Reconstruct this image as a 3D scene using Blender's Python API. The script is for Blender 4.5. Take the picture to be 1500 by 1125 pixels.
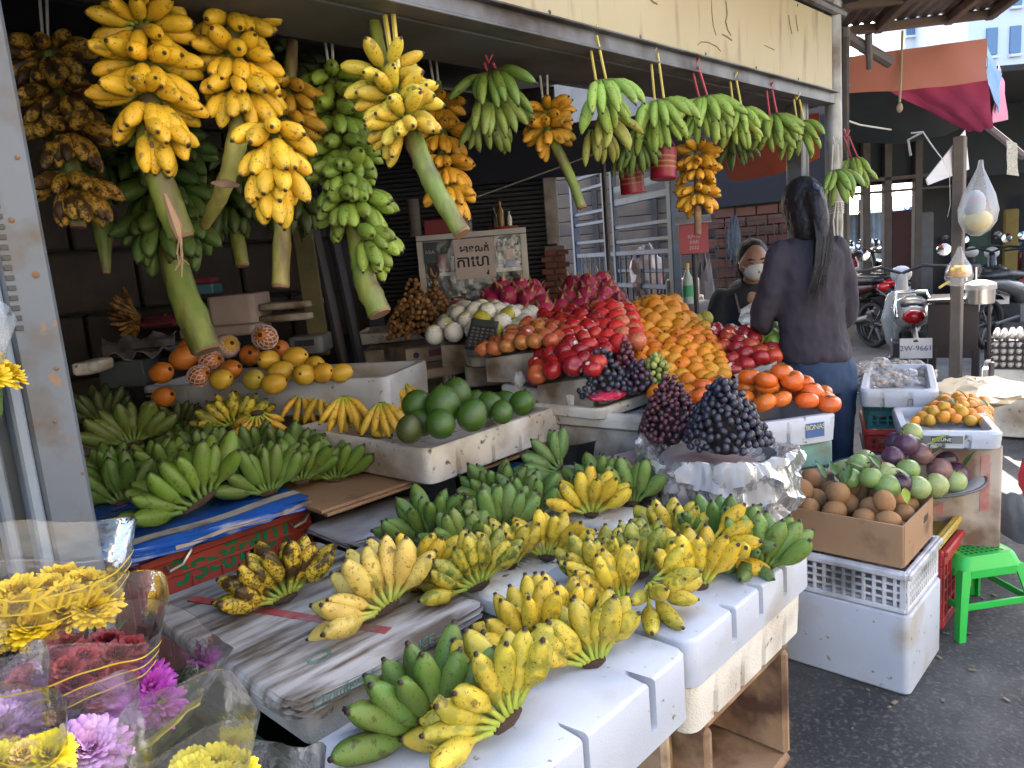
import bpy, bmesh, math, random
import numpy as np
from mathutils import Vector, Matrix

for _o in list(bpy.data.objects):
    bpy.data.objects.remove(_o)
random.seed(7)
SC = bpy.context.scene
COL = SC.collection
PI = math.pi
R_ = math.radians

# ------------------------------------------------------------------ camera
F_, CX, CY, CAMH = 1100.0, 750.0, 562.5, 1.4
_p, _r, _a = R_(9.8), R_(4.7), R_(43.8)
FW = Vector((math.cos(_a) * math.cos(_p), math.sin(_a) * math.cos(_p), -math.sin(_p)))
_r0 = Vector((math.sin(_a), -math.cos(_a), 0)); _u0 = _r0.cross(FW)
RT = math.cos(_r) * _r0 - math.sin(_r) * _u0
UP = RT.cross(FW)
CAM = Vector((0, 0, CAMH))
cam = bpy.data.cameras.new('camera'); cam_o = bpy.data.objects.new('camera', cam); COL.objects.link(cam_o)
cam.sensor_width = 36.0; cam.lens = F_ / 1500 * 36; cam.clip_start = .05; cam.clip_end = 2000
cam_o.matrix_world = Matrix(((RT.x, UP.x, -FW.x, 0), (RT.y, UP.y, -FW.y, 0), (RT.z, UP.z, -FW.z, CAMH), (0, 0, 0, 1)))
SC.camera = cam_o

# ------------------------------------------------------------------ world, sun, exposure
SUN_EL, SUN_AZ = 41.0, 30.0
wd = bpy.data.worlds.new('World'); SC.world = wd; wd.use_nodes = True
_nt = wd.node_tree; _nt.nodes.clear()
_sky = _nt.nodes.new('ShaderNodeTexSky'); _sky.sky_type = 'NISHITA'; _sky.sun_disc = False
_sky.sun_elevation = R_(SUN_EL); _sky.sun_rotation = R_(90 - SUN_AZ)
_sky.air_density = 1.0; _sky.dust_density = 4.5; _sky.ozone_density = .6
_bg = _nt.nodes.new('ShaderNodeBackground'); _bg.inputs[1].default_value = 0.15
_wo = _nt.nodes.new('ShaderNodeOutputWorld')
_nt.links.new(_sky.outputs[0], _bg.inputs[0]); _nt.links.new(_bg.outputs[0], _wo.inputs[0])
sun = bpy.data.lights.new('sun', 'SUN'); sun.energy = 5.0; sun.angle = R_(.53); sun.color = (1, .93, .82)
sun_o = bpy.data.objects.new('sun', sun); COL.objects.link(sun_o)
_sd = Vector((math.cos(R_(SUN_EL)) * math.cos(R_(SUN_AZ)), math.cos(R_(SUN_EL)) * math.sin(R_(SUN_AZ)), math.sin(R_(SUN_EL))))
sun_o.rotation_euler = _sd.to_track_quat('Z', 'Y').to_euler()
sun_o.location = (0, 0, 12)
vs = SC.view_settings
vs.view_transform = 'Standard'; vs.look = 'None'; vs.gamma = 1.0; vs.use_curve_mapping = False
vs.exposure = 2.85
SC.render.engine = 'CYCLES'
SC.cycles.use_denoising = True
SC.cycles.max_bounces = 6; SC.cycles.diffuse_bounces = 2; SC.cycles.glossy_bounces = 3
SC.cycles.transparent_max_bounces = 16; SC.cycles.transmission_bounces = 4
SC.cycles.caustics_reflective = False; SC.cycles.caustics_refractive = False
SC.cycles.sample_clamp_indirect = 6

# ------------------------------------------------------------------ points of the place from the survey of the photograph
def ray(x, y): return FW + RT * ((x - CX) / F_) - UP * ((y - CY) / F_)
def Zp(x, y, z): d = ray(x, y); return CAM + d * ((z - CAMH) / d.z)
def Yp(x, y, v): d = ray(x, y); return CAM + d * (v / d.y)
def Xp(x, y, v): d = ray(x, y); return CAM + d * (v / d.x)
def Dp(x, y, d): return CAM + ray(x, y) * d
def to_cam(p):
    h = Vector((-p.x, -p.y, 0)); return h.normalized()
ZH = Vector((0, 0, 1))

# ------------------------------------------------------------------ object helpers
WM = {}
def link(name, data, parent=None, M=None, color=None):
    o = bpy.data.objects.new(name, data); COL.objects.link(o)
    M = M or Matrix()
    if parent is not None:
        o.parent = parent; o.matrix_parent_inverse = WM[parent.name].inverted()
    o.matrix_basis = M
    WM[o.name] = M
    if color is not None: o.color = (*color[:3], color[3] if len(color) > 3 else 0.0)
    return o
def tag(o, label=None, cat=None, group=None, kind=None):
    if label: o['label'] = label
    if cat: o['category'] = cat
    if group: o['group'] = group
    if kind: o['kind'] = kind
    return o
def thing(name, label, cat, loc=(0, 0, 0), group=None):
    o = link(name, None, None, Matrix.Translation(Vector(loc))); o.empty_display_size = .05
    return tag(o, label, cat, group)
def basis(x, y, z, loc=(0, 0, 0)):
    l = Vector(loc)
    return Matrix(((x[0], y[0], z[0], l[0]), (x[1], y[1], z[1], l[1]), (x[2], y[2], z[2], l[2]), (0, 0, 0, 1)))
def yaw(a, loc=(0, 0, 0)): return Matrix.Translation(Vector(loc)) @ Matrix.Rotation(a, 4, 'Z')
def frame_zx(F, X, loc):
    F = F.normalized(); X = (X - F * X.dot(F))
    if X.length < 1e-4: X = F.orthogonal()
    X.normalize(); return basis(X, F.cross(X), F, loc)

class G:
    """collects shapes for ONE mesh"""
    def __init__(s): s.v = []; s.f = []; s.uv = None
    def add(s, vs, fs, M=None):
        n = len(s.v)
        if M is not None: vs = [M @ Vector(q) for q in vs]
        s.v += [tuple(q) for q in vs]; s.f += [tuple(i + n for i in q) for q in fs]; return s
    def box(s, c, d, M=None, b=None):
        x, y, z = d[0] / 2, d[1] / 2, d[2] / 2
        b = min(min(d) * .22, .006) if b is None else min(b, min(d) * .45)
        vs = []; idx = {}
        for sx in (-1, 1):
            for sy in (-1, 1):
                for sz in (-1, 1):
                    for k in range(3):
                        q = [sx * (x - b), sy * (y - b), sz * (z - b)]; q[k] = (sx * x, sy * y, sz * z)[k]
                        idx[sx, sy, sz, k] = len(vs); vs.append((q[0] + c[0], q[1] + c[1], q[2] + c[2]))
        fs = []
        for k in range(3):
            a, e = [j for j in range(3) if j != k]
            for sg in (-1, 1):
                q = []
                for u, w in ((-1, -1), (1, -1), (1, 1), (-1, 1)):
                    t = [0, 0, 0]; t[k] = sg; t[a] = u; t[e] = w; q.append(idx[(*t, k)])
                if (sg > 0) == (k == 1): q.reverse()
                fs.append(q)
            for u in (-1, 1):
                for w in (-1, 1):
                    t0 = [0, 0, 0]; t1 = [0, 0, 0]; t0[k] = -1; t1[k] = 1
                    t0[a] = t1[a] = u; t0[e] = t1[e] = w
                    fs.append([idx[(*t0, a)], idx[(*t1, a)], idx[(*t1, e)], idx[(*t0, e)]])
        for sx in (-1, 1):
            for sy in (-1, 1):
                for sz in (-1, 1): fs.append([idx[sx, sy, sz, 0], idx[sx, sy, sz, 1], idx[sx, sy, sz, 2]])
        return s.add(vs, fs, M)
    def loft(s, loops, cap0=True, cap1=True, M=None, closed=True):
        n = len(loops[0]); vs = [p for l in loops for p in l]; fs = []
        for i in range(len(loops) - 1):
            for j in range(n if closed else n - 1):
                k = (j + 1) % n
                fs.append((i * n + j, i * n + k, (i + 1) * n + k, (i + 1) * n + j))
        if cap0: fs.append(tuple(range(n - 1, -1, -1)))
        if cap1: fs.append(tuple((len(loops) - 1) * n + j for j in range(n)))
        return s.add(vs, fs, M)
    def tube(s, path, rad, n=8, caps=True, M=None, flat=1.0, wob=0):
        P = [Vector(p) for p in path]; loops = []; prev = None
        if not hasattr(rad, '__len__'): rad = [rad] * len(P)
        for i, p in enumerate(P):
            t = (P[min(i + 1, len(P) - 1)] - P[max(i - 1, 0)])
            t = t.normalized() if t.length > 1e-9 else ZH
            x = (t.orthogonal() if prev is None else prev - t * prev.dot(t)).normalized(); prev = x; y = t.cross(x)
            loops.append([p + (x * math.cos(2 * PI * k / n) + y * math.sin(2 * PI * k / n) * flat) * rad[i] * (1 + (random.uniform(-wob, wob) if wob else 0)) for k in range(n)])
        return s.loft(loops, caps, caps, M)
    def lathe(s, prof, n=16, M=None, caps=False, fn=None):
        loops = []
        for (r, z) in prof:
            l = []
            for k in range(n):
                a = 2 * PI * k / n; rr = r * (fn(a, z) if fn else 1)
                l.append((rr * math.cos(a), rr * math.sin(a), z))
            loops.append(l)
        return s.loft(loops, caps, caps, M)
    def ell(s, c, r, nu=12, nv=8, M=None):
        if not hasattr(r, '__len__'): r = (r, r, r)
        prof = []
        vs = [(c[0], c[1], c[2] - r[2])]
        for i in range(1, nv):
            t = PI * i / nv
            for k in range(nu):
                a = 2 * PI * k / nu
                vs.append((c[0] + r[0] * math.sin(t) * math.cos(a), c[1] + r[1] * math.sin(t) * math.sin(a), c[2] - r[2] * math.cos(t)))
        vs.append((c[0], c[1], c[2] + r[2])); fs = []
        for k in range(nu): fs.append((0, 1 + (k + 1) % nu, 1 + k))
        for i in range(nv - 2):
            for k in range(nu):
                a = 1 + i * nu + k; b = 1 + i * nu + (k + 1) % nu; fs.append((a, b, b + nu, a + nu))
        L = len(vs) - 1
        for k in range(nu): fs.append((L, L - nu + k, L - nu + (k + 1) % nu))
        return s.add(vs, fs, M)
    def mesh(s, name, m, ang=42, loc=None):
        vs = s.v if loc is None else [(a - loc[0], b - loc[1], c - loc[2]) for a, b, c in s.v]
        me = bpy.data.meshes.new(name); me.from_pydata(vs, [], s.f); me.update()
        me.polygons.foreach_set('use_smooth', [True] * len(me.polygons))
        if ang < 179: me.set_sharp_from_angle(angle=R_(ang))
        if m: me.materials.append(m)
        return me
    def build(s, name, m, parent=None, ang=42, color=None):
        """world-space shapes -> one linked object whose origin is the centre of its base"""
        a = np.array(s.v); lo = a.min(0); hi = a.max(0)
        loc = ((lo[0] + hi[0]) / 2, (lo[1] + hi[1]) / 2, lo[2])
        return link(name, s.mesh(name, m, ang, loc), parent, Matrix.Translation(Vector(loc)), color)

def rrect(x0, y0, x1, y1, r, z, n=4, sub=0):
    pts = []
    for cx, cy, a0 in ((x1 - r, y1 - r, 0), (x0 + r, y1 - r, PI / 2), (x0 + r, y0 + r, PI), (x1 - r, y0 + r, 1.5 * PI)):
        for k in range(n + 1):
            a = a0 + PI / 2 * k / n; pts.append((cx + r * math.cos(a), cy + r * math.sin(a), z))
    if sub:
        out = []
        for i, p in enumerate(pts):
            q = pts[(i + 1) % len(pts)]; out.append(p)
            L = math.dist(p, q); m = int(L / sub)
            for k in range(1, m): out.append(tuple(p[j] + (q[j] - p[j]) * k / m for j in range(3)))
        pts = out
    return pts

def remesh(g, voxel, smooth=6, name='body', mat=None, disp=0, dscale=.05):
    me = g.mesh(name, None, 180)
    o = bpy.data.objects.new('tmp', me); COL.objects.link(o)
    md = o.modifiers.new('r', 'REMESH'); md.mode = 'VOXEL'; md.voxel_size = voxel
    if smooth:
        ms = o.modifiers.new('s', 'SMOOTH'); ms.factor = .5; ms.iterations = smooth
    if disp:
        tx = bpy.data.textures.new('t', 'CLOUDS'); tx.noise_scale = dscale
        mdp = o.modifiers.new('d', 'DISPLACE'); mdp.texture = tx; mdp.strength = disp; mdp.mid_level = .5
    dg = bpy.context.evaluated_depsgraph_get(); dg.update()
    out = bpy.data.meshes.new_from_object(o.evaluated_get(dg)); out.name = name
    bpy.data.objects.remove(o); bpy.data.meshes.remove(me)
    out.polygons.foreach_set('use_smooth', [True] * len(out.polygons))
    out.materials.clear()
    if mat: out.materials.append(mat)
    return out

def text_mesh(txt, size, m, ext=.0006, shear=0, space=1.0, bold=0):
    c = bpy.data.curves.new('lettering', 'FONT'); c.body = txt; c.size = size; c.extrude = ext; c.align_x = 'CENTER'; c.align_y = 'CENTER'
    c.shear = shear; c.space_character = space; c.resolution_u = 3; c.offset = bold
    o = bpy.data.objects.new('tmp', c); COL.objects.link(o)
    dg = bpy.context.evaluated_depsgraph_get(); dg.update()
    me = bpy.data.meshes.new_from_object(o.evaluated_get(dg)); bpy.data.objects.remove(o)
    me.materials.clear(); me.materials.append(m); me.name = 'lettering'
    return me

# ------------------------------------------------------------------ materials
MC = {}
def pm(name, col, col2=None, rough=.6, scale=9, bump=0, bscale=60, metal=0, dirt=None, dscale=6, damt=.5, oc=False, voro=False, detail=4, spec=None, alpha=None, emit=0, streak=False, trans=0, rvar=0, dirt2=None):
    if name in MC: return MC[name]
    m = bpy.data.materials.new(name); m.use_nodes = True; MC[name] = m
    nt = m.node_tree; N = nt.nodes; L = nt.links; b = N['Principled BSDF']
    tc = N.new('ShaderNodeTexCoord'); oi = N.new('ShaderNodeObjectInfo')
    mul = N.new('ShaderNodeMath'); mul.operation = 'MULTIPLY'; mul.inputs[1].default_value = 37; L.new(oi.outputs['Random'], mul.inputs[0])
    av = N.new('ShaderNodeVectorMath'); av.operation = 'ADD'; L.new(tc.outputs['Object'], av.inputs[0]); L.new(mul.outputs[0], av.inputs[1])
    vec = av.outputs[0]
    def noise(sc, det=4, v=None):
        n = N.new('ShaderNodeTexNoise'); n.inputs['Scale'].default_value = sc; n.inputs['Detail'].default_value = det; L.new(v or vec, n.inputs['Vector']); return n.outputs['Fac']
    def ramp(inp, a, c):
        r = N.new('ShaderNodeMapRange'); r.inputs[1].default_value = a; r.inputs[2].default_value = c; L.new(inp, r.inputs[0]); return r.outputs[0]
    def mix(fac, A, B, mode='MIX'):
        x = N.new('ShaderNodeMix'); x.data_type = 'RGBA'; x.blend_type = mode
        for s, q in ((0, fac), (6, A), (7, B)):
            if hasattr(q, 'links') or hasattr(q, 'is_linked'): L.new(q, x.inputs[s])
            else: x.inputs[s].default_value = q if s == 0 else (*q[:3], 1)
        return x.outputs[2]
    col2 = col2 or tuple(c * .78 for c in col)
    f = ramp(noise(scale, detail), .3, .7)
    if oc:
        dk = mix(.22, oi.outputs['Color'], (0.02, 0.015, 0.01)); base = mix(f, oi.outputs['Color'], dk)
    else: base = mix(f, col, col2)
    if dirt:
        v = vec
        if streak:
            mp = N.new('ShaderNodeMapping'); mp.inputs['Scale'].default_value = streak if hasattr(streak, '__len__') else (1, 1, .12); L.new(vec, mp.inputs[0]); v = mp.outputs[0]
        d = ramp(noise(dscale, 8, v), .62 - damt * .3, .78 - damt * .2)
        base = mix(d, base, dirt)
    if dirt2:
        dc, ds, lo_, hi_ = dirt2; base = mix(ramp(noise(ds, 9), lo_, hi_), base, dc)
    L.new(base, b.inputs['Base Color'])
    b.inputs['Roughness'].default_value = rough; b.inputs['Metallic'].default_value = metal
    if rvar: L.new(ramp(noise(scale * 2.3), 0, 1), b.inputs['Roughness']); 
    if spec is not None: b.inputs['Specular IOR Level'].default_value = spec
    if trans: b.inputs['Transmission Weight'].default_value = trans
    if alpha is not None: b.inputs['Alpha'].default_value = alpha
    if emit:
        L.new(base, b.inputs['Emission Color']); b.inputs['Emission Strength'].default_value = emit
    if bump:
        if voro:
            vo = N.new('ShaderNodeTexVoronoi'); vo.inputs['Scale'].default_value = bscale; L.new(vec, vo.inputs['Vector']); h = vo.outputs['Distance']
        else: h = noise(bscale, 5)
        bp = N.new('ShaderNodeBump'); bp.inputs['Strength'].default_value = bump; bp.inputs['Distance'].default_value = .004; L.new(h, bp.inputs['Height']); L.new(bp.outputs[0], b.inputs['Normal'])
    return m

def banana_mat(name, bruise=0.0, stem=(.32, .42, .06), tip=(.035, .02, .012)):
    m = bpy.data.materials.new(name); m.use_nodes = True
    nt = m.node_tree; N = nt.nodes; L = nt.links; b = N['Principled BSDF']
    tc = N.new('ShaderNodeTexCoord'); oi = N.new('ShaderNodeObjectInfo')
    mul = N.new('ShaderNodeMath'); mul.operation = 'MULTIPLY'; mul.inputs[1].default_value = 53; L.new(oi.outputs['Random'], mul.inputs[0])
    av = N.new('ShaderNodeVectorMath'); av.operation = 'ADD'; L.new(tc.outputs['Object'], av.inputs[0]); L.new(mul.outputs[0], av.inputs[1]); vec = av.outputs[0]
    sp = N.new('ShaderNodeSeparateXYZ'); L.new(tc.outputs['UV'], sp.inputs[0]); T = sp.outputs['Y']; U = sp.outputs['X']
    def noise(sc, det=4):
        n = N.new('ShaderNodeTexNoise'); n.inputs['Scale'].default_value = sc; n.inputs['Detail'].default_value = det; L.new(vec, n.inputs['Vector']); return n.outputs['Fac']
    def ramp(inp, a, c):
        r = N.new('ShaderNodeMapRange'); r.inputs[1].default_value = a; r.inputs[2].default_value = c; L.new(inp, r.inputs[0]); return r.outputs[0]
    def op(o, A, B):
        x = N.new('ShaderNodeMath'); x.operation = o
        for s, q in ((0, A), (1, B)):
            if hasattr(q, 'is_linked'): L.new(q, x.inputs[s])
            else: x.inputs[s].default_value = q
        return x.outputs[0]
    def mix(fac, A, B, mode='MIX'):
        x = N.new('ShaderNodeMix'); x.data_type = 'RGBA'; x.blend_type = mode
        for s, q in ((0, fac), (6, A), (7, B)):
            if hasattr(q, 'is_linked'): L.new(q, x.inputs[s])
            else: x.inputs[s].default_value = q if s == 0 else (*q[:3], 1)
        return x.outputs[2]
    C = oi.outputs['Color']; A = oi.outputs['Alpha']
    base = mix(ramp(noise(22, 3), .35, .7), C, mix(.3, C, (.16, .10, .02)))
    # green blotches where the fruit is half ripe
    base = mix(op('MULTIPLY', ramp(noise(40, 6), .47, .60), op('MULTIPLY', A, .95)), base, (.075, .125, .018))
    # fine dark flecks and scuffs
    base = mix(op('MULTIPLY', ramp(noise(170, 3), .625, .67), .8), base, (.07, .04, .015))
    base = mix(op('MULTIPLY', ramp(noise(38, 7), .61, .66), .6), base, (.05, .028, .012))
    if bruise:
        base = mix(op('MULTIPLY', ramp(noise(26, 6), .62 - bruise * .22, .66 - bruise * .16), .92), base, (.035, .014, .008))
        base = mix(op('MULTIPLY', ramp(noise(150, 4), .52, .58), .8), base, (.05, .022, .01))
    # the ridges of the skin are a little duller
    rg = op('ABSOLUTE', op('SINE', op('MULTIPLY', U, PI * 5), 0), 0)
    base = mix(op('MULTIPLY', ramp(rg, .12, .0), .22), base, (.11, .08, .02))
    base = mix(op('MULTIPLY', ramp(T, .30, .10), .8), base, stem)
    tv = op('ADD', T, op('MULTIPLY', noise(60), .05))
    base = mix(ramp(tv, .972, 1.0), base, tip)
    L.new(base, b.inputs['Base Color']); b.inputs['Roughness'].default_value = .46
    b.inputs['Specular IOR Level'].default_value = .38
    bp = N.new('ShaderNodeBump'); bp.inputs['Strength'].default_value = .25; bp.inputs['Distance'].default_value = .002; L.new(noise(90, 4), bp.inputs['Height']); L.new(bp.outputs[0], b.inputs['Normal'])
    return m

def film_mat(name, tint=(1, 1, 1), haze=.08, gloss=.16, rough=.12, gl=.55):
    """thin clear plastic film"""
    m = bpy.data.materials.new(name); m.use_nodes = True; nt = m.node_tree; N = nt.nodes; L = nt.links
    N.remove(N['Principled BSDF']); out = N['Material Output']
    t = N.new('ShaderNodeBsdfTransparent'); t.inputs[0].default_value = (*tint, 1)
    d = N.new('ShaderNodeBsdfTranslucent'); d.inputs[0].default_value = (.8, .8, .8, 1)
    d2 = N.new('ShaderNodeBsdfDiffuse'); d2.inputs[0].default_value = (.8, .8, .8, 1)
    g = N.new('ShaderNodeBsdfGlossy'); g.inputs['Roughness'].default_value = rough
    fr = N.new('ShaderNodeFresnel'); fr.inputs[0].default_value = 1.5
    tc = N.new('ShaderNodeTexCoord'); n = N.new('ShaderNodeTexNoise'); n.inputs['Scale'].default_value = 14; n.inputs['Detail'].default_value = 5; L.new(tc.outputs['Object'], n.inputs['Vector'])
    bp = N.new('ShaderNodeBump'); bp.inputs['Strength'].default_value = .7; bp.inputs['Distance'].default_value = .012; L.new(n.outputs[0], bp.inputs['Height'])
    L.new(bp.outputs[0], g.inputs['Normal']); L.new(bp.outputs[0], fr.inputs['Normal'])
    dd = N.new('ShaderNodeMixShader'); dd.inputs[0].default_value = .5; L.new(d.outputs[0], dd.inputs[1]); L.new(d2.outputs[0], dd.inputs[2])
    a = N.new('ShaderNodeMixShader'); a.inputs[0].default_value = haze; L.new(t.outputs[0], a.inputs[1]); L.new(dd.outputs[0], a.inputs[2])
    ml = N.new('ShaderNodeMath'); ml.operation = 'MULTIPLY_ADD'; ml.inputs[1].default_value = gl; ml.inputs[2].default_value = gloss * .15; L.new(fr.outputs[0], ml.inputs[0])
    e = N.new('ShaderNodeMixShader'); L.new(ml.outputs[0], e.inputs[0]); L.new(a.outputs[0], e.inputs[1]); L.new(g.outputs[0], e.inputs[2])
    L.new(e.outputs[0], out.inputs['Surface'])
    return m

FOAM = pm('foam_clean', (.47, .50, .56), (.42, .45, .52), rough=.42, scale=5, bump=.10, bscale=260, voro=True, dirt=(.34, .30, .24), dscale=4.5, damt=.34, dirt2=((.16, .14, .11), 38, .66, .72))
FOAM2 = pm('foam_used', (.72, .69, .63), (.62, .58, .51), rough=.6, scale=6, bump=.35, bscale=200, voro=True, dirt=(.30, .23, .16), dscale=4, damt=.55, dirt2=((.12, .085, .055), 30, .62, .70))
FOAM3 = pm('foam_dirty', (.50, .47, .42), (.36, .32, .27), rough=.7, scale=7, bump=.5, bscale=140, dirt=(.12, .08, .05), dscale=5, damt=.75)
LIDM = pm('weathered_lid', (.50, .47, .43), (.39, .36, .33), rough=.75, scale=5, bump=.8, bscale=30, dirt=(.10, .07, .045), dscale=10, damt=.62, streak=(.5, 2.6, 1))
BROWNF = pm('foam_brown', (.45, .30, .18), (.30, .17, .09), rough=.8, scale=6, bump=.5, bscale=150, dirt=(.10, .05, .03), dscale=9, damt=.65)
CARD = pm('cardboard', (.36, .22, .12), (.29, .17, .09), rough=.8, scale=4, bump=.15, bscale=90, dirt=(.14, .08, .05), dscale=8, damt=.12)
CARD2 = pm('cardboard_worn', (.50, .42, .34), (.38, .31, .25), rough=.8, scale=5, bump=.3, bscale=70, dirt=(.16, .09, .06), dscale=6, damt=.6)
STEELB = pm('blue_grey_steel', (.105, .124, .150), (.088, .104, .126), rough=.38, scale=4, bump=.12, bscale=40, dirt=(.075, .06, .05), dscale=11, damt=.32, dirt2=((.20, .11, .055), 24, .64, .72))
STEELD = pm('dark_steel', (.16, .16, .17), (.10, .10, .11), rough=.5, scale=9, metal=.4, bump=.1, dirt=(.05, .035, .03), dscale=7, damt=.5)
SOFFIT = pm('soffit', (.10, .097, .093), (.07, .068, .065), rough=.8, scale=5, dirt=(.05, .04, .03), dscale=4, damt=.5)
BLACKP = pm('black_plastic', (.018, .018, .02), (.03, .03, .032), rough=.4, scale=12)
DARKWOOD = pm('dark_wood', (.055, .045, .04), (.03, .025, .022), rough=.7, scale=8, bump=.3, bscale=30)
CREAM = pm('cream_board', (.43, .36, .215), (.385, .32, .185), rough=.55, scale=2.5, bump=.05, bscale=20, dirt=(.20, .14, .08), dscale=6, damt=.2, streak=(2.6, 2.6, .4))
STEMG = pm('stalk_green', (.13, .20, .03), (.25, .27, .05), rough=.5, scale=14, detail=7, bump=.6, bscale=45, dirt=(.10, .06, .03), dscale=16, damt=.6, streak=(1, 1, .25))
STEMY = pm('stalk_yellow', (.42, .36, .09), (.24, .25, .05), rough=.55, scale=13, detail=7, bump=.6, bscale=45, dirt=(.10, .055, .025), dscale=15, damt=.65, streak=(1, 1, .3))
BRACT = pm('dry_bract', (.30, .18, .10), (.16, .09, .05), rough=.85, scale=20, bump=.5, bscale=80)
CROWN = pm('cut_crown', (.13, .075, .045), (.045, .025, .016), rough=.8, scale=45, bump=.8, bscale=90)
STRAPY = pm('yellow_strap', (.70, .56, .14), rough=.45)
STRAPR = pm('pink_strap', (.55, .08, .12), rough=.45)
STRAPW = pm('white_cord', (.62, .60, .56), rough=.6)
BAN = banana_mat('banana_skin'); BANG = banana_mat('banana_skin_green', stem=(.12, .19, .04), tip=(.03, .02, .012)); BANS = banana_mat('banana_skin_spotted', bruise=.6)
BANX = banana_mat('banana_skin_overripe', bruise=.6, stem=(.2, .14, .05))
FILM = film_mat('clear_film'); FILMW = film_mat('milky_film', haze=.5, rough=.3, gl=.3); FILMS = film_mat('thin_film', haze=.06, rough=.10, gl=.8)
GOLD = pm('gold_print', (.62, .44, .05), (.55, .38, .04), rough=.35)
# ================================================================== GROUND
ASPH = pm('asphalt', (.085, .083, .08), (.045, .045, .047), rough=.88, scale=9, detail=9, bump=1.0, bscale=70, dirt=(.022, .022, .024), dscale=1.9, damt=.6, dirt2=((.125, .12, .11), 75, .52, .80))
_g = G(); _g.add([(-300, -300, 0), (300, -300, 0), (300, 300, 0), (-300, 300, 0)], [(0, 1, 2, 3)])
tag(link('ground', _g.mesh('ground', ASPH)), 'worn dark grey asphalt of the market lane', kind='structure')
WET = pm('wet_patch', (.026, .026, .028), (.036, .036, .038), rough=.5, scale=6, bump=.4, bscale=45)
def blot(cx, cy, rx, ry, seed):
    rnd = random.Random(seed); g = G(); n = 60; vs = []; ph = [rnd.uniform(0, 6) for _ in range(4)]
    for k in range(n):
        a = 2 * PI * k / n; r = 1 + .2 * math.sin(2 * a + ph[0]) + .12 * math.sin(5 * a + ph[1]) + .06 * math.sin(11 * a + ph[2]) + .03 * math.sin(23 * a + ph[3]); vs.append((cx + rx * r * math.cos(a), cy + ry * r * math.sin(a), .004))
    g.add(vs, [tuple(range(n))]); return g
# small dry litter lying on the asphalt
_rnd = random.Random(5)
LITTER = pm('litter', (.25, .2, .15), (.1, .08, .05), rough=.8)
g = G()
for i in range(60):
    x, y = _rnd.uniform(1.9, 3.6), _rnd.uniform(.05, .75); s = _rnd.uniform(.004, .012)
    g.box((0, 0, s * .3), (s * 2, s, s * .5), yaw(_rnd.uniform(0, 6), (x, y, .001)))
tag(link('ground_litter', g.mesh('litter', LITTER)), 'crumbs and bits of dry litter on the asphalt', kind='stuff')

# ================================================================== SHED (roof, posts, fascia)
shed = thing('market_shed', 'open market stall shed with pale steel posts and a cream fascia board', 'shed', (2, 1.45, 0))
g = G(); g.box((.372, 1.49, 1.25), (.075, .08, 2.5)); post = g.build('steel_post', STEELB, shed)
post['label'] = 'pale blue painted steel post beside the flowers'
g = G(); g.box((.335 - .012, 1.475, 1.25), (.02, .05, 2.5)); g.box((.285, 1.50, 1.25), (.018, .05, 2.5)); g.box((.304, 1.53, 1.25), (.05, .012, 2.5))
g.build('shutter_rail', pm('rail_steel', (.20, .24, .29), (.15, .18, .22), rough=.4), shed)
g = G()
for k in range(16): g.box((.347, 1.4490, 1.345 + .0165 * k), (.012, .003, .0085), b=.0005)
tag(g.build('slot_row', BLACKP, post), kind='stuff')
# rust scars and bolt heads
g = G()
for (x, z, s) in ((.385, 1.43, .006), (.39, 1.27, .004), (.372, 1.18, .003), (.40, 1.08, .003), (.365, 1.52, .005), (.39, 1.62, .004)): g.ell((x, 1.4490, z), (s, .0012, s), 8, 4)
g.build('rust_spot', pm('rust', (.20, .10, .05), rough=.9), post)
g = G(); g.box((3.62, 1.50, 1.0), (.05, .08, 2.0)); g.box((3.665, 1.47, 1.0), (.02, .02, 2.0)); g.build('steel_post', STEELB, shed)
# fascia board, channel, soffit
g = G(); g.box((2.0, 1.415, 2.20), (3.64, .022, .335), b=.002); fas = g.build('fascia_board', CREAM, shed)
g = G()
for x in np.arange(.5, 3.8, .42):
    for z in (2.05, 2.352): g.ell((x + _rnd.uniform(-.03, .03), 1.4035, z), (.006, .003, .006), 8, 4)
tag(g.build('rivet', STEELD, fas), kind='stuff')
SCAR = pm('black_scuff', (.15, .115, .075), (.30, .24, .14), rough=.9, scale=60)
g = G()
def streak(px, py, pts, r):
    P = [Yp(px + a, py + b, 1.4025) for a, b in pts]; g.tube(P, [r * .5 * (.35 + .65 * math.sin(PI * (i + .4) / len(P))) for i in range(len(P))], 6)
streak(1062, 0, [(0, -8), (2, 8), (3, 22), (1, 32), (4, 44), (9, 52)], .006)
streak(1042, 0, [(0, -8), (1, 20), (3, 38), (7, 52)], .003)
streak(1058, 50, [(0, 0), (8, 4), (14, 9)], .006)
streak(1022, 62, [(0, 4), (5, -1), (16, 0), (28, 6), (34, 13)], .004)
streak(955, 0, [(-5, -4), (2, 3), (8, 6)], .007)
streak(1155, 22, [(0, 0), (2, 14), (5, 28)], .005); streak(1166, 22, [(0, 0), (1, 12), (3, 24)], .004)
streak(1085, 104, [(0, 0), (6, 2)], .004); streak(1120, 66, [(0, 0), (14, 7)], .003)
g.build('scuff', SCAR, fas)
g = G(); g.box((2.0, 1.395, 2.027), (3.64, .05, .006)); g.box((2.0, 1.40, 2.003), (3.64, .012, .046)); g.box((2.0, 1.425, 1.98), (3.64, .07, .008)); g.build('channel_beam', STEELD, shed)
g = G(); g.box((2.0, 1.60, 1.985), (3.64, .26, .02)); g.build('soffit_board', SOFFIT, shed)
g = G(); g.tube([(.4, 1.40, 2.40), (3.95, 1.40, 2.40)], .022, 8); g.tube([(.4, 1.43, 2.45), (3.95, 1.43, 2.45)], .03, 8); g.build('top_rail', STEELD, shed)
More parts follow.
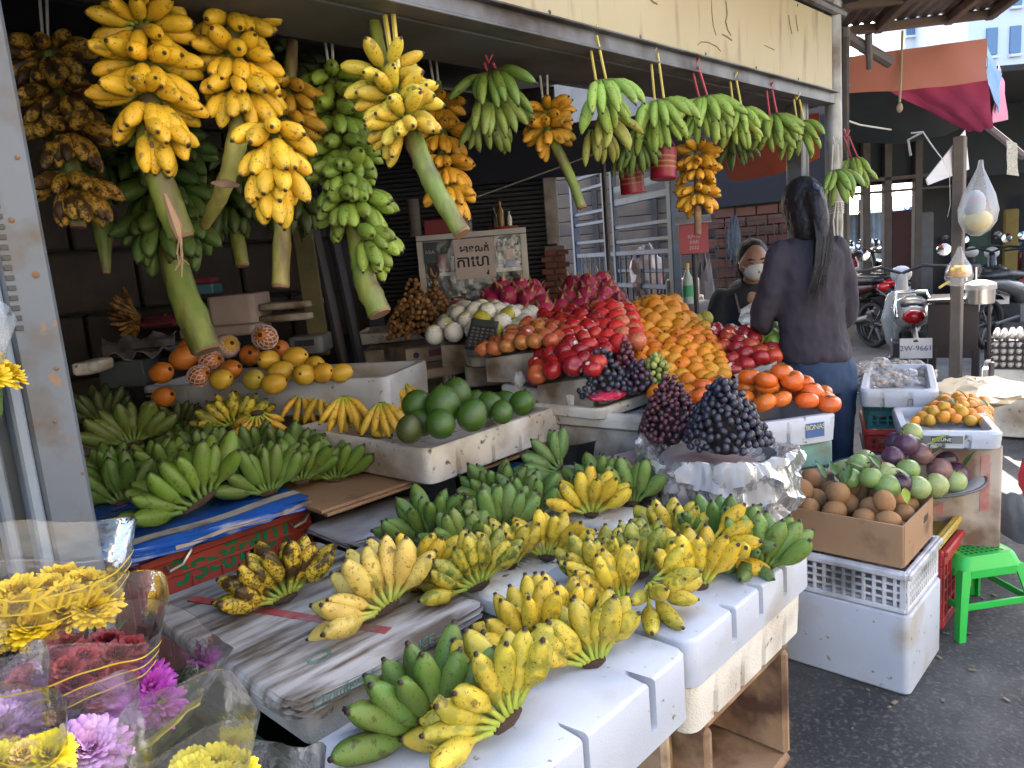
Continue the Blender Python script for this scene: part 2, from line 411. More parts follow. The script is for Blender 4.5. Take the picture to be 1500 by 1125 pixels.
DARKROOF = pm('dark_roof', (.018, .018, .019), (.012, .012, .013), rough=.8, scale=3)
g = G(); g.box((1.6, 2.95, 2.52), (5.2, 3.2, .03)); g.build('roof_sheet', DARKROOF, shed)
g = G(); g.box((-.62, 2.8, 1.25), (.05, 2.9, 2.5)); g.build('side_wall', DARKROOF, shed)  # unseen wall added to keep the inside of the stall dark
for y in (2.2, 3.0, 3.8):
    g = G(); g.box((1.9, y, 2.44), (4.4, .06, .1)); g.build('rafter', DARKWOOD, shed)

g = G(); g.tube([(.175, 1.56, 0), (.175, 1.56, 2.5)], .058, 16); 
tag(g.build('drain_pipe', pm('pipe_grey', (.12, .115, .105), (.085, .08, .075), rough=.7, scale=6, dirt=(.42, .43, .44), dscale=9, damt=.32)), 'grey drain pipe with pale scuffs behind the pale steel post', 'pipe')

# block wall at the back of the stall: each block is a part
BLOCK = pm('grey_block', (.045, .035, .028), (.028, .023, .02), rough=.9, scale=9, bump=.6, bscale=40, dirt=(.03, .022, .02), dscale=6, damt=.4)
wall = thing('block_wall', 'dark rough block wall at the back of the banana stall', 'wall', (1.2, 4.2, 0))
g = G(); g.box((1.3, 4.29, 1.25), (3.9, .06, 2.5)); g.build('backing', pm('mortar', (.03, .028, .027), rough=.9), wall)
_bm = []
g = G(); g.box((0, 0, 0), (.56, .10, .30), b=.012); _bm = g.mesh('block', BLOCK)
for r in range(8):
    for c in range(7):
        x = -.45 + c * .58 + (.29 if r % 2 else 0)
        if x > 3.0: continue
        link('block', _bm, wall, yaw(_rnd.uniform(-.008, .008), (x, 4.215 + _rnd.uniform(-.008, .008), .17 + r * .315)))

# dark fabric and boards leaning behind (left of the glass case)
g = G(); g.box((0, 0, .75), (.10, .03, 1.5), basis((.78, -.62, 0), (.6, .76, .22), (-.14, -.18, .97), Dp(470, 520, 3.9)))
tag(g.build('leaning_board', pm('leanwood', (.10, .085, .03), (.06, .05, .02), rough=.8)), 'brown board leaning against the dark wall behind the trays', 'board')
for i, (px, d, c) in enumerate(((505, 4.1, (.05, .045, .06)), (530, 4.15, (.03, .03, .045)))):
    g = G(); p = Dp(px, 470, d); g.tube([p + Vector((0, 0, -.6)), p + Vector((-.05, .04, .1)), p + Vector((-.12, .06, .8))], .03, 8)
    tag(g.build('leaning_pole', pm('lpole%d' % i, c, rough=.7)), ('dark purple pole leaning beside the brown board' , 'blackish pole leaning nearest the glass case')[i], 'pole', 'poles leaning in the dark corner')

# ================================================================== BEHIND THE STALL
def frontal(p, q):
    """x axis from p to q, y axis away from the viewer"""
    x = Vector((q.x - p.x, q.y - p.y, 0)); L = x.length; x.normalize(); y = Vector((-x.y, x.x, 0)); return x, y, L
# roller shutter
pA, pB = Dp(545, 300, 5.0), Dp(812, 300, 4.95); x, y, L = frontal(pA, pB)
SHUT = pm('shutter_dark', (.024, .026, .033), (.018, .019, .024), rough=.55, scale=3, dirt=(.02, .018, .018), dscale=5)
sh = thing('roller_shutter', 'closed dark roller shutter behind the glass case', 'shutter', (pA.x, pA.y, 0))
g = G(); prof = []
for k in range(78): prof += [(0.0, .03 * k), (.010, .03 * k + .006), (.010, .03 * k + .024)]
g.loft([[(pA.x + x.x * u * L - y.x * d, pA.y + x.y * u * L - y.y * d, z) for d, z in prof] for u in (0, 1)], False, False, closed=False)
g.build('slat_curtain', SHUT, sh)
pb = pA - y * .012
g = G(); g.box((L / 2, -.03, 2.36), (L + .1, .12, .12), basis(x, y, ZH, (pA.x, pA.y, 0))); g.build('housing', STEELD, sh)
# pilaster with brick foot
pp = thing('brick_pilaster', 'white plastered pilaster with a red brick foot beside the shutter', 'pilaster', tuple(Dp(820, 480, 4.85)[:2]) + (0,))
M = basis(x, y, ZH, (pp.location.x, pp.location.y, 0))
g = G(); g.box((-.0, .06, 1.75), (.085, .09, .62), M); g.build('plaster_shaft', pm('plaster', (.40, .38, .35), (.30, .28, .26), rough=.8, dirt=(.12, .1, .09), dscale=5), pp)
g = G(); g.box((0, .08, .72), (.13, .12, 1.42), M); g.build('core', pm('mortar2', (.16, .14, .13), rough=.9), pp)
BRK = pm('red_brick', (.17, .055, .045), (.10, .04, .035), rough=.85, scale=20, bump=.4, bscale=60)
g = G(); g.box((0, 0, 0), (.075, .05, .034), b=.003); bm_ = g.mesh('brick', BRK)
for r in range(16):
    for c in range(2): link('brick', bm_, pp, M @ Matrix.Translation((-.04 + .08 * c + (.012 if r % 2 else -.01), .012, .80 + r * .039)))
g = G(); g.box((.05, -.01, 2.07), (.16, .06, .035), M); bsg = g.build('signboard', pm('bluesign', (.05, .28, .62), rough=.4))
tag(bsg, 'small bright blue sign strip on top of the white pilaster', 'sign')
bsg2 = link('lettering', text_mesh('FREE', .03, pm('white_print', (.8, .8, .8), rough=.5)), bsg, M @ basis((1, 0, 0), (0, 0, 1), (0, -1, 0), (.03, -.0415, 2.07)))

# blue steel gate standing open, seen along its length
GATE = pm('gate_blue', (.05, .095, .18), (.035, .07, .13), rough=.45, scale=6, dirt=(.05, .04, .04), dscale=9, damt=.4)
gA, gB = Dp(985, 300, 4.5), Dp(838, 260, 6.0); gx = Vector((gB.x - gA.x, gB.y - gA.y, 0)); GL = gx.length; gx.normalize(); gy = Vector((-gx.y, gx.x, 0))
gate = thing('steel_gate', 'blue grey steel bar gate standing open behind the fruit', 'gate', (gA.x, gA.y, 0)); M = basis(gx, gy, ZH, (gA.x, gA.y, 0))
def gbar(a, b, w, nm='bar'):
    g = G(); a = Vector(a); b = Vector(b); c = (a + b) / 2; d = b - a
    g.box(c, (abs(d.x) + w, w, abs(d.z) + w), M, b=.004); g.build(nm, GATE, gate)
gbar((0, 0, 0.05), (0, 0, 1.78), .055, 'gate_post'); gbar((GL, 0, 0.05), (GL, 0, 1.96), .05, 'gate_post'); gbar((GL * .52, 0, .1), (GL * .52, 0, 1.93), .04, 'gate_post'); gbar((GL * .62, 0, .1), (GL * .62, 0, 1.93), .035, 'gate_post')
for z in (1.72, 1.68, 1.52, 1.42, 1.34, 1.22): gbar((0, 0, z), (GL * .5, 0, z + (.07 if z > 1.6 else 0)), .026, 'rail')
for z in (1.93, 1.84, 1.66, 1.58, 1.44): gbar((GL * .62, 0, z), (GL, 0, z), .026, 'rail')
for z in (1.34, 1.12, .5): gbar((0, 0, z), (GL, 0, z), .034, 'rail')
for k in range(18): gbar((GL * (k + .5) / 18, 0.01, .1), (GL * (k + .5) / 18, 0.01, 1.33), .014)

# beige plank siding of the house behind the gate, and a brick wall beside it
SID = pm('beige_plank', (.17, .125, .09), (.12, .09, .068), rough=.7, scale=4, dirt=(.10, .08, .07), dscale=4, damt=.5)
sA, sB = Dp(790, 300, 8.4), Dp(1052, 300, 7.9); x, y, L = frontal(sA, sB); M = basis(x, y, ZH, (sA.x, sA.y, 0))
sid = thing('plank_house', 'beige plank house wall showing through the blue gate', 'house', (sA.x, sA.y, 0))
g = G(); g.box((L / 2, .08, 1.3), (L, .06, 2.6), M); g.build('wall', DARKWOOD, sid)
g = G(); g.box((0, 0, 0), (L, .03, .145), basis((1, 0, 0), (0, 1, .09), (0, -.09, 1))); pk = g.mesh('plank', SID)
for k in range(17): link('plank', pk, sid, M @ Matrix.Translation((L / 2, 0, .1 + .152 * k)))
g = G(); g.box((L / 2 - 1.2, .6, 4.2), (L + 3.4, 1.0, 3.1), M); g.build('added_storey', pm('upper_plaster', (.30, .28, .26), rough=.9), sid)  # added high storey keeps sun off the tables and covers a sky gap
for u in (.33, .66, .9):
    g = G(); g.box((L * u, -.06, 1.3), (.06, .05, 2.6), M); g.build('batten', DARKWOOD, sid)
bA, bB = Dp(1046, 330, 7.4), Dp(1215, 330, 7.0); x, y, L = frontal(bA, bB); M = basis(x, y, ZH, (bA.x, bA.y, 0))
bw = thing('brick_wall', 'orange brown brick wall in shade behind the seller', 'wall', (bA.x, bA.y, 0))
g = G(); g.box((L / 2, .3, 2.75), (L, .5, 5.5), M); g.build('backing', pm('mortar3', (.07, .06, .06), rough=.9), bw)  # raised far above the bricks to block sun from the tables
BR2 = pm('orange_brick', (.15, .062, .038), (.09, .04, .028), rough=.9, scale=8)
g = G(); g.box((0, 0, 0), (.19, .06, .085), b=.004); bm_ = g.mesh('brick', BR2)
for r in range(10):
    for c in range(int(L / .2) + 1): link('brick', bm_, bw, M @ Matrix.Translation((.2 * c + (.1 if r % 2 else 0), .032 + _rnd.uniform(0, .008), .75 + r * .097)))
g = G(); g.box((L / 2, -.02, 2.05), (L, .04, .74), M); g.build('dark_panel', pm('navy_panel', (.012, .012, .017), rough=.8), bw)
MESHW = pm('wire_mesh', (.03, .03, .03), rough=.6)
g = G()
for k in range(14): g.box((L * (k + .5) / 14, -.05, 1.05), (.012, .012, .9), M)
for k in range(9): g.box((L / 2, -.04, .65 + k * .11), (L, .012, .012), M)
tag(g.build('grating', MESHW, bw), kind='stuff')

# tarps under the roof
def sheet(name, pts4, nu, nv, m, sag=.05, th=.004, wave=.01, parent=None, seed=1):
    """quad sheet A(top-left) B(top-right) C(bottom-right) D(bottom-left) with sag and thickness"""
    A, B, C, D = pts4; rnd = random.Random(seed); g = G(); rows = []
    nrm = (B - A).cross(D - A).normalized(); ph = rnd.uniform(0, 6)
    for s in (0, 1):
        for j in range(nv + 1):
            for i in range(nu + 1):
                u, v = i / nu, j / nv; p = (A * (1 - u) + B * u) * (1 - v) + (D * (1 - u) + C * u) * v
                p = p + Vector((0, 0, -sag * 4 * u * (1 - u) * v)) + nrm * (wave * math.sin(ph + u * 17 + 3 * v) * math.sin(2 + v * 7 + ph) + s * th)
                rows.append(p)
    n = (nu + 1) * (nv + 1); fs = []
    for j in range(nv):
        for i in range(nu):
            a = j * (nu + 1) + i; q = (a, a + 1, a + nu + 2, a + nu + 1); fs.append(q); fs.append(tuple(n + k for k in reversed(q)))
    edge = [i for i in range(nu)] + [nu + (nu + 1) * j for j in range(nv)] + [nv * (nu + 1) + i for i in range(nu, 0, -1)] + [(nu + 1) * j for j in range(nv, 0, -1)]
    for k in range(len(edge)):
        a, b = edge[k], edge[(k + 1) % len(edge)]; fs.append((b, a, a + n, b + n))
    g.add(rows, fs); return g.build(name, m, parent, ang=60)
TARPO = pm('tarp_orange', (.34, .07, .03), (.28, .055, .024), rough=.55, scale=5)
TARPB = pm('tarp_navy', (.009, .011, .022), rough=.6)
tag(sheet('orange_tarp', (Dp(1040, 195, 4.6), Dp(1200, 165, 4.2), Dp(1200, 232, 4.4), Dp(1068, 265, 4.8)), 10, 5, TARPO, .03, seed=2), 'orange tarpaulin hanging behind the row of green bananas', 'tarp')
tag(sheet('orange_tarp', (Dp(868, 205, 5.2), Dp(960, 205, 5.2), Dp(960, 245, 5.3), Dp(868, 250, 5.3)), 8, 3, pm('tarp_red', (.50, .06, .03), rough=.55), .02, seed=4), 'red orange tarpaulin corner above the blue gate', 'tarp')
tag(sheet('navy_tarp', (Dp(640, 205, 4.4), Dp(1010, 160, 4.4), Dp(1010, 235, 4.6), Dp(640, 268, 4.6)), 14, 4, TARPB, .03, seed=6), 'dark navy tarpaulin slung under the shed roof', 'tarp')
g = G(); g.tube([Dp(648, 303, 4.3), Dp(700, 288, 4.2), Dp(800, 252, 4.0), Dp(880, 222, 3.8)], .004, 5); tag(g.build('wire', STRAPW), 'thin pale wire stretched above the glass case', 'wire')
g = G(); a = Dp(881, 200, 4.1); a2 = Dp(884, 470, 4.1); g.tube([(a.x, a.y, 2.2), (a.x, a.y, .4)], .013, 8); tag(g.build('thin_pole', BLACKP), 'thin black pole standing behind the red dragon fruit', 'pole')

# ================================================================== RIGHT: roofs, umbrella, lane
ov = thing('overhang_roof', 'rusty corrugated roof overhang on timber battens above the lane', 'roof', (3.6, .8, 0))
CORR = pm('corrugated_dark', (.20, .17, .15), (.14, .12, .11), rough=.6, scale=3, metal=.2, dirt=(.10, .06, .04), dscale=4, damt=.5)
g = G(); Zr = 2.62
e0, e1 = Zp(1150, 55, 2.60), Zp(1458, 18, 2.60); ex = Vector((e1.x - e0.x, e1.y - e0.y, 0)); EL = ex.length; ex.normalize(); ey = Vector((ex.y, -ex.x, 0))
if ey.dot(Vector((-1, -1, 0))) < 0: ey = -ey
loops = []
for d in (0.0, 2.6):
    loops.append([e0 + ex * (EL * (k * 3.2 / 240 - 2.2)) + ey * d + ZH * (.012 * math.sin(k * PI / 2) + .02 + d * .06) for k in range(241)])  # extended out of view over the front tables to cut their skylight
lo2 = [[p + ZH * .004 for p in l] for l in loops]
g.loft(loops, False, False, closed=False); g.loft(lo2, False, False, closed=False); g.build('corrugated_sheet', CORR, ov, ang=180)
WOODR = pm('roof_timber', (.17, .12, .085), (.11, .08, .06), rough=.75, scale=6, bump=.2, bscale=40)
Mr = basis(ex, -ey, ZH, e0)
for d, w in ((.03, .05), (.5, .05), (1.0, .05)):
    g = G(); g.box((EL * -.6, -d, -.015 + d * .06), (EL * 3.2, w, .05), Mr); g.build('batten', WOODR, ov)
for u in (.15, .45, .78, .97):
    g = G(); g.box((EL * u, -.8, -.02), (.05, 1.6, .05), Mr @ Matrix.Rotation(-.06, 4, 'X')); g.build('rafter', WOODR, ov)
# lashed poles at the corner of the shed
cp = thing('corner_pole', 'grey galvanised corner pole lashed with white cord at the end of the shed', 'pole', Dp(1224, 620, 3.72)[:2] + (0,) if False else (Dp(1224, 500, 3.72).x, Dp(1224, 500, 3.72).y, 0))
GALV = pm('galvanised', (.36, .37, .37), (.26, .27, .27), rough=.5, scale=7, metal=.3, dirt=(.14, .11, .09), dscale=6, damt=.5)
q = Dp(1222, 300, 3.72); g = G(); g.tube([(q.x, q.y, 0), (q.x + .004, q.y, 1.2), (q.x - .01, q.y, 2.45)], .04, 12); g.build('pipe', GALV, cp)
q2 = Dp(1238, 300, 3.78); g = G(); g.tube([(q2.x, q2.y, 0), (q2.x, q2.y, 2.3)], .022, 8); g.build('timber', DARKWOOD, cp)
g = G()
for k in range(5):
    z = 1.47 + k * .012; g.tube([(q.x + .043 * math.cos(a), q.y + .043 * math.sin(a), z + .004 * math.sin(a * 2)) for a in np.linspace(0, 2 * PI, 14)], .004, 5)
for dx in (-.01, .004, .015): g.tube([q - RT * dx - FW * .05 + ZH * .0, q - RT * dx * 1.8 - FW * .05 - ZH * .09, q - RT * dx * 1.2 - FW * .045 - ZH * .18], .004, 5)
g.build('cord', STRAPW, cp)
g = G()
for a, b, w in (((1200, 30), (1305, 92), .028), ((1205, 96), (1240, 130), .025), ((1238, 40), (1236, 150), .025), ((1272, 50), (1274, 100), .018)):
    g.tube([Dp(*a, 3.75), Dp(*b, 3.85)], w, 8)
tag(g.build('roof_bracket', pm('old_iron', (.13, .11, .11), rough=.7)), 'weathered bracket poles tied together at the shed corner', 'bracket')

um = thing('market_umbrella', 'orange and pink market umbrella canopy with a blue end panel', 'umbrella', (Dp(1345, 120, 4.7).x, Dp(1345, 120, 4.7).y, 0))
PINK = pm('canopy_pink', (.30, .025, .09), (.25, .02, .075), rough=.6); CBLUE = pm('canopy_blue', (.05, .20, .42), rough=.6)
CORG = pm('canopy_orange', (.36, .115, .075), (.31, .10, .065), rough=.6, scale=3)
sheet('orange_panel', (Dp(1236, 84, 4.6), Dp(1446, 56, 4.6), Dp(1446, 118, 4.62), Dp(1232, 136, 4.62)), 14, 4, CORG, .015, wave=.012, parent=um, seed=3)
sheet('pink_panel', (Dp(1300, 131, 4.66), Dp(1447, 116, 4.64), Dp(1455, 186, 4.9), Dp(1410, 190, 5.0)), 10, 6, PINK, .02, wave=.015, parent=um, seed=8)
sheet('blue_panel', (Dp(1445, 66, 4.62), Dp(1466, 108, 5.1), Dp(1464, 165, 5.1), Dp(1446, 118, 4.64)), 5, 5, CBLUE, .0, wave=.01, parent=um, seed=9)
sheet('pink_flap', (Dp(1463, 96, 5.15), Dp(1470, 120, 5.6), Dp(1478, 175, 5.6), Dp(1455, 180, 5.0)), 4, 5, pm('canopy_pink2', (.52, .10, .20), rough=.6), .0, parent=um, seed=11)
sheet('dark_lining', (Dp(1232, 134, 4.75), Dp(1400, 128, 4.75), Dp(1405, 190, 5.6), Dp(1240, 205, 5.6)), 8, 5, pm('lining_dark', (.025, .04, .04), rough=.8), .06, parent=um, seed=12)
g = G(); a = Dp(1322, 45, 4.58); g.tube([a, Dp(1320, 100, 4.58), Dp(1318, 150, 4.58)], .007, 6); g.ell(Dp(1318, 158, 4.58), (.018, .018, .03), 8, 6); g.build('hanging_rope', pm('rope', (.45, .38, .26), rough=.9), um)

# far shed: dark roof and netting at the end of the lane
fs = thing('dark_shed', 'dark roofed market shed at the end of the lane', 'shed', (Dp(1400, 300, 9).x, Dp(1400, 300, 9).y, 0))
NET = pm('dark_net', (.010, .016, .020), (.016, .022, .026), rough=.9, scale=2)
x, y, L = frontal(Dp(1185, 200, 9), Dp(1720, 200, 9)); M = basis(x, y, ZH, (Dp(1185, 200, 9).x, Dp(1185, 200, 9).y, 0))
g = G(); g.box((L / 2, .2, 2.29), (L, .05, .84), M); g.build('net_curtain', NET, fs)
g = G(); g.box((L / 2, 1.6, 2.74), (L + 1, 7, .06), M); g.build('roof_sheet', DARKROOF, fs)
g = G(); g.box((L * .73, 1.2, 1.1), (L * .55, .06, 2.6), M); g.build('back_wall', pm('shed_dark', (.012, .014, .018), (.022, .022, .026), rough=.8, scale=1.5), fs)
for u in (.02, .165, .225, .31):
    g = G(); g.box((L * u, .1, 1.2), (.09, .09, 2.4), M); g.build('timber_post', DARKWOOD, fs)
for z, t in ((1.93, .05), (1.78, .03)):
    g = G(); g.box((L * .2, .08, z), (L * .42, .05, t), M); g.build('cross_beam', DARKWOOD, fs)
for k, (u, w, z, c) in enumerate(((.36, .30, 1.5, (.05, .02, .025)), (.42, .22, 1.35, (.10, .11, .12)), (.60, .3, 1.55, (.03, .06, .05)), (.68, .2, 1.4, (.16, .12, .03)), (.76, .24, 1.5, (.04, .05, .07)))):
    g = G(); g.box((L * u, .9 - .1 * (k % 2), z - .4), (w, .05, .9 + .2 * (k % 3)), M, b=.02); tag(g.build('hanging_cloth', pm('shed_cloth_%d' % k, c, rough=.9, scale=9)), ('maroon', 'grey', 'dark green', 'mustard', 'slate blue')[k] + ' cloth hanging in the dark shed behind the motorbikes', 'cloth')
# corrugated blue white hoarding and reddish roof beyond
x, y, L = frontal(Dp(1150, 350, 15), Dp(1420, 350, 15)); M = basis(x, y, ZH, (Dp(1150, 350, 15).x, Dp(1150, 350, 15).y, 0))
hd = thing('corrugated_hoarding', 'pale blue corrugated hoarding beyond the parked motorbikes', 'hoarding', (M.translation.x, M.translation.y, 0))
g = G(); N_ = 150; g.loft([[M @ Vector((L * k / N_, .03 * math.sin(k * 1.3), z)) for k in range(N_ + 1)] for z in (0.2, 1.62)], False, False, closed=False); g.build('corrugated_sheet', pm('hoard_blue', (.34, .46, .58), (.26, .36, .47), rough=.5, scale=2, dirt=(.2, .17, .14), dscale=2, damt=.4), hd, ang=180)
for k in range(6):
    g = G(); g.box((L * (.08 + .16 * k), -.08, .95), (.07, .06, 1.9), M); g.build('post', (pm('pale_timber', (.35, .32, .3), rough=.8) if k % 2 else DARKWOOD), hd)
rr = thing('tin_roof', 'rusty pink tin roof seen over the blue hoarding', 'roof', (M.translation.x, M.translation.y, 0))
g = G(); g.loft([[M @ Vector((L * 1.1 * k / N_ - .5, yy + .0, z + .03 * math.sin(k * 1.3))) for k in range(N_ + 1)] for yy, z in ((-.2, 1.66), (2.6, 2.55))], False, False, closed=False); g.build('corrugated_sheet', pm('tin_pink', (.42, .24, .22), (.34, .18, .16), rough=.6, scale=1, dirt=(.5, .5, .52), dscale=1.2, damt=.4), rr, ang=180)
g = G(); g.box((L * .92, -.3, 1.72), (1.1, .04, .42), M); wp = g.build('tin_sheet', pm('white_sheet', (.72, .72, .68), rough=.6)); tag(wp, 'white sheet panel fixed over the hoarding', 'panel')
g = G(); g.box((L * .78, -.35, .9), (.02, .02, 1.8), M); g.build('mast', STEELD, wp)

# unseen shophouses added across the lane to bounce warm sunlight into the stall
WARM = pm('bounce_plaster', (.62, .52, .38), (.56, .46, .33), rough=.85, scale=.8, dirt=(.35, .28, .2), dscale=.9, damt=.3)
for k, (x0, wd_, hh) in enumerate(((-7.5, 4.6, 5.6), (-2.8, 4.6, 6.2), (1.9, 4.6, 5.4))):
    t = thing('shophouse', ('unseen cream shophouse added across the lane for bounced sunlight, behind the flower buckets', 'taller unseen cream shophouse added for bounced sunlight, facing the banana tables', 'lower unseen cream shophouse added for bounced sunlight, facing the green stool')[k], 'building', (x0 + wd_ / 2, -5.2, 0))
    g = G(); g.box((x0 + wd_ / 2, -7.2, hh / 2), (wd_, 4, hh)); g.build('wall', WARM, t)
    for u in (.27, .73):
        g = G(); g.box((x0 + wd_ * u, -5.18, hh * .72), (1.0, .08, 1.3)); w_ = g.build('window', pm('shop_glass', (.06, .08, .1), rough=.2), t)
        g = G(); g.box((x0 + wd_ * u, -5.12, hh * .72 - .7), (1.2, .16, .08)); g.build('sill', WARM, w_)
    g = G(); g.box((x0 + wd_ / 2, -5.17, 1.2), (wd_ * .78, .08, 2.3)); g.build('shutter_door', pm('pale_shutter', (.45, .47, .46), rough=.6), t)
# pale apartment tower, far away
BW = pm('tower_white', (.72, .74, .78), (.68, .70, .75), rough=.7, scale=.3)
tA = Dp(1322, 200, 75); x, y, L = frontal(tA, Dp(1385, 200, 75)); x = RT.copy(); x.z = 0; x.normalize(); y = Vector((-x.y, x.x, 0))
def tower(label, px0, px1, d, top, cols, rows, wx, wz, z0, dz):
    a = Dp(px0, 150, d); w = (px1 - px0) / F_ * d; M = basis(x, y, ZH, (a.x, a.y, 0))
    t = thing('apartment_tower', label, 'building', (a.x, a.y, 0), None)
    g = G(); g.box((w / 2, 6, top / 2), (w, 12, top), M); g.build('wall', BW, t)
    g = G(); g.box((0, 0, 0), (wx, .3, wz)); wm = g.mesh('window', pm('tower_glass', (.12, .22, .36), rough=.15))
    g = G(); g.box((0, 0, 0), (wx * 1.15, .5, .25)); sm = g.mesh('sill', BW)
    for i in cols:
        for j in range(rows):
            p = M @ Matrix.Translation((w * i, -.05, z0 + j * dz)); o = link('window', wm, t, p)
            link('sill', sm, o, p @ Matrix.Translation((0, -.1, -wz * .6)))
    return t, M, w
t, M, w = tower('tall white apartment tower with narrow windows at the edge of the sky', 1416, 1640, 78, 40, (.15, .30, .45, .62, .8), 8, 1.1, 2.6, 5, 4.6)
t, M, w = tower('lower white apartment block with wide blue windows and curved balconies', 1325, 1416, 88, 26, (.2, .62), 6, 2.6, 2.0, 3.5, 4.0)
for j in range(5):
    g = G(); g.lathe([(0, 0), (2.6, 0), (2.6, .9), (0, .9)], 20, M @ Matrix.Translation((w * .93, -.2, 5.5 + j * 4))); g.build('balcony', BW, t)
# ================================================================== TRAYS, BOXES, CRATES
def front_frame(A, B):
    x = Vector((B.x - A.x, B.y - A.y, 0)); L = x.length; x.normalize(); return basis(x, ZH.cross(x), ZH, (A.x, A.y, 0)), L
def slot_loop(x0, y0, x1, y1, r, z, slots, dep, hw, nom=None):
    X0, Y0, X1, Y1 = nom; cx, cy = (X0 + X1) / 2, (Y0 + Y1) / 2; kx = (x1 - x0) / (X1 - X0); ky = (y1 - y0) / (Y1 - Y0)
    base = rrect(X0, Y0, X1, Y1, r, z, 4, .0055); out = []
    for p in base:
        q = [cx + (p[0] - cx) * kx, cy + (p[1] - cy) * ky, p[2]]
        for (side, u) in slots:
            if side == 'f' and abs(p[1] - Y0) < 1e-4 and abs(p[0] - (X0 + (X1 - X0) * u)) < hw: q[1] += dep
            if side == 'b' and abs(p[1] - Y1) < 1e-4 and abs(p[0] - (X0 + (X1 - X0) * u)) < hw: q[1] -= dep
            if side == 'l' and abs(p[0] - X0) < 1e-4 and abs(p[1] - (Y0 + (Y1 - Y0) * u)) < hw: q[0] += dep
            if side == 'r' and abs(p[0] - X1) < 1e-4 and abs(p[1] - (Y0 + (Y1 - Y0) * u)) < hw: q[0] -= dep
        out.append(tuple(q))
    return out
def tray(label, A, B, depth, zt, h, m=FOAM2, wall=.03, slots=(), cat='foam tray', name='foam_tray', group=None, floor=.025, r=.035, jig=0):
    M, L = front_frame(A, B); z0 = zt - h; g = G(); S = slots
    lo = lambda i, z, dep, rr: slot_loop(i, i, L - i, depth - i, r, z, S, dep, .0075, (0, 0, L, depth))
    g.loft([lo(.012, z0, .012, r), lo(.004, z0 + .006, .012, r), lo(.002, z0 + h * .45, .012, r), lo(.001, z0 + h * .55, .003, r), lo(0, zt - .008, 0, r), lo(.006, zt, 0, r),
            lo(wall - .004, zt, 0, r * .7), lo(wall, zt - .006, 0, r * .7), lo(wall + .004, z0 + floor, 0, r * .7)], True, True, M)
    o = g.build(name, m, None); tag(o, label, cat, group); return o
def block(label, A, B, depth, zt, h, m=FOAM, slots=(), cat='foam box', name='foam_box', dep=.035, r=.03, b=.008, group=None, hw=.0075):
    M, L = front_frame(A, B); z0 = zt - h; g = G(); S = slots
    lo = lambda i, z, d: slot_loop(i, i, L - i, depth - i, r, z, S, d, hw, (0, 0, L, depth))
    g.loft([lo(b, z0, 0), lo(0, z0 + b, 0), lo(0, z0 + h * .32, 0), lo(0, z0 + h * .36, dep * .6), lo(0, zt - b, dep), lo(b * .4, zt - b * .3, dep), lo(b, zt, dep)], True, True, M)
    o = g.build(name, m, None); tag(o, label, cat, group); return o
def V(x, y): return Vector((x, y, 0))
def crate(label, A, B, depth, z0, z1, col, nx=10, nz=4, cat='crate', solid=False, group=None, band=.3):
    M, L = front_frame(A, B); m = pm('crate_%d_%d_%d' % tuple(int(c * 255) for c in col), col, rough=.42, scale=7, dirt=tuple(c * .25 + .01 for c in col), dscale=5, damt=.4)
    t = thing('plastic_crate', label, cat, (A.x, A.y, z0), group); H = z1 - z0
    def panel(a, W):
        MM = M @ a; g = G()
        if solid:
            g.box((W / 2, 0, z0 + H / 2), (W, .012, H), MM); g.box((W / 2, -.010, z1 - .02), (W + .02, .022, .03), MM)
            g.box((W / 2, -.006, z1 - H * .22), (W, .014, .008), MM)
            for k in range(6): g.box((W * (k + .5) / 6, -.006, z0 + H * .38), (.008, .012, H * .7), MM)
        else:
            g.box((W / 2, 0, z1 - H * band / 2 + H * .04), (W, .012, H * band * .7), MM); g.box((W / 2, -.006, z1 - .012), (W + .012, .022, .022), MM); g.box((W / 2, 0, z0 + H * .06), (W, .012, H * .12), MM)
            zz0, zz1 = z0 + H * .12, z1 - H * band * .75
            for k in range(nx + 1): g.box((W * k / nx if 0 < k < nx else (.008 if k == 0 else W - .008), 0, (zz0 + zz1) / 2), (.010 if 0 < k < nx else .016, .010, zz1 - zz0), MM, b=.001)
            for k in range(1, nz): g.box((W / 2, 0, zz0 + (zz1 - zz0) * k / nz), (W, .007, .008), MM, b=.001)
        tag(g.build('lattice_panel' if not solid else 'side_panel', m, t), kind=None)
    panel(Matrix(), L); panel(Matrix.Translation((L, 0, 0)) @ Matrix.Rotation(PI / 2, 4, 'Z'), depth)
    panel(Matrix.Translation((L, depth, 0)) @ Matrix.Rotation(PI, 4, 'Z'), L); panel(Matrix.Translation((0, depth, 0)) @ Matrix.Rotation(-PI / 2, 4, 'Z'), depth)
    g = G(); g.box((L / 2, depth / 2, z0 + .012), (L - .02, depth - .02, .016), M); g.build('base', m, t)
    return t, M, L

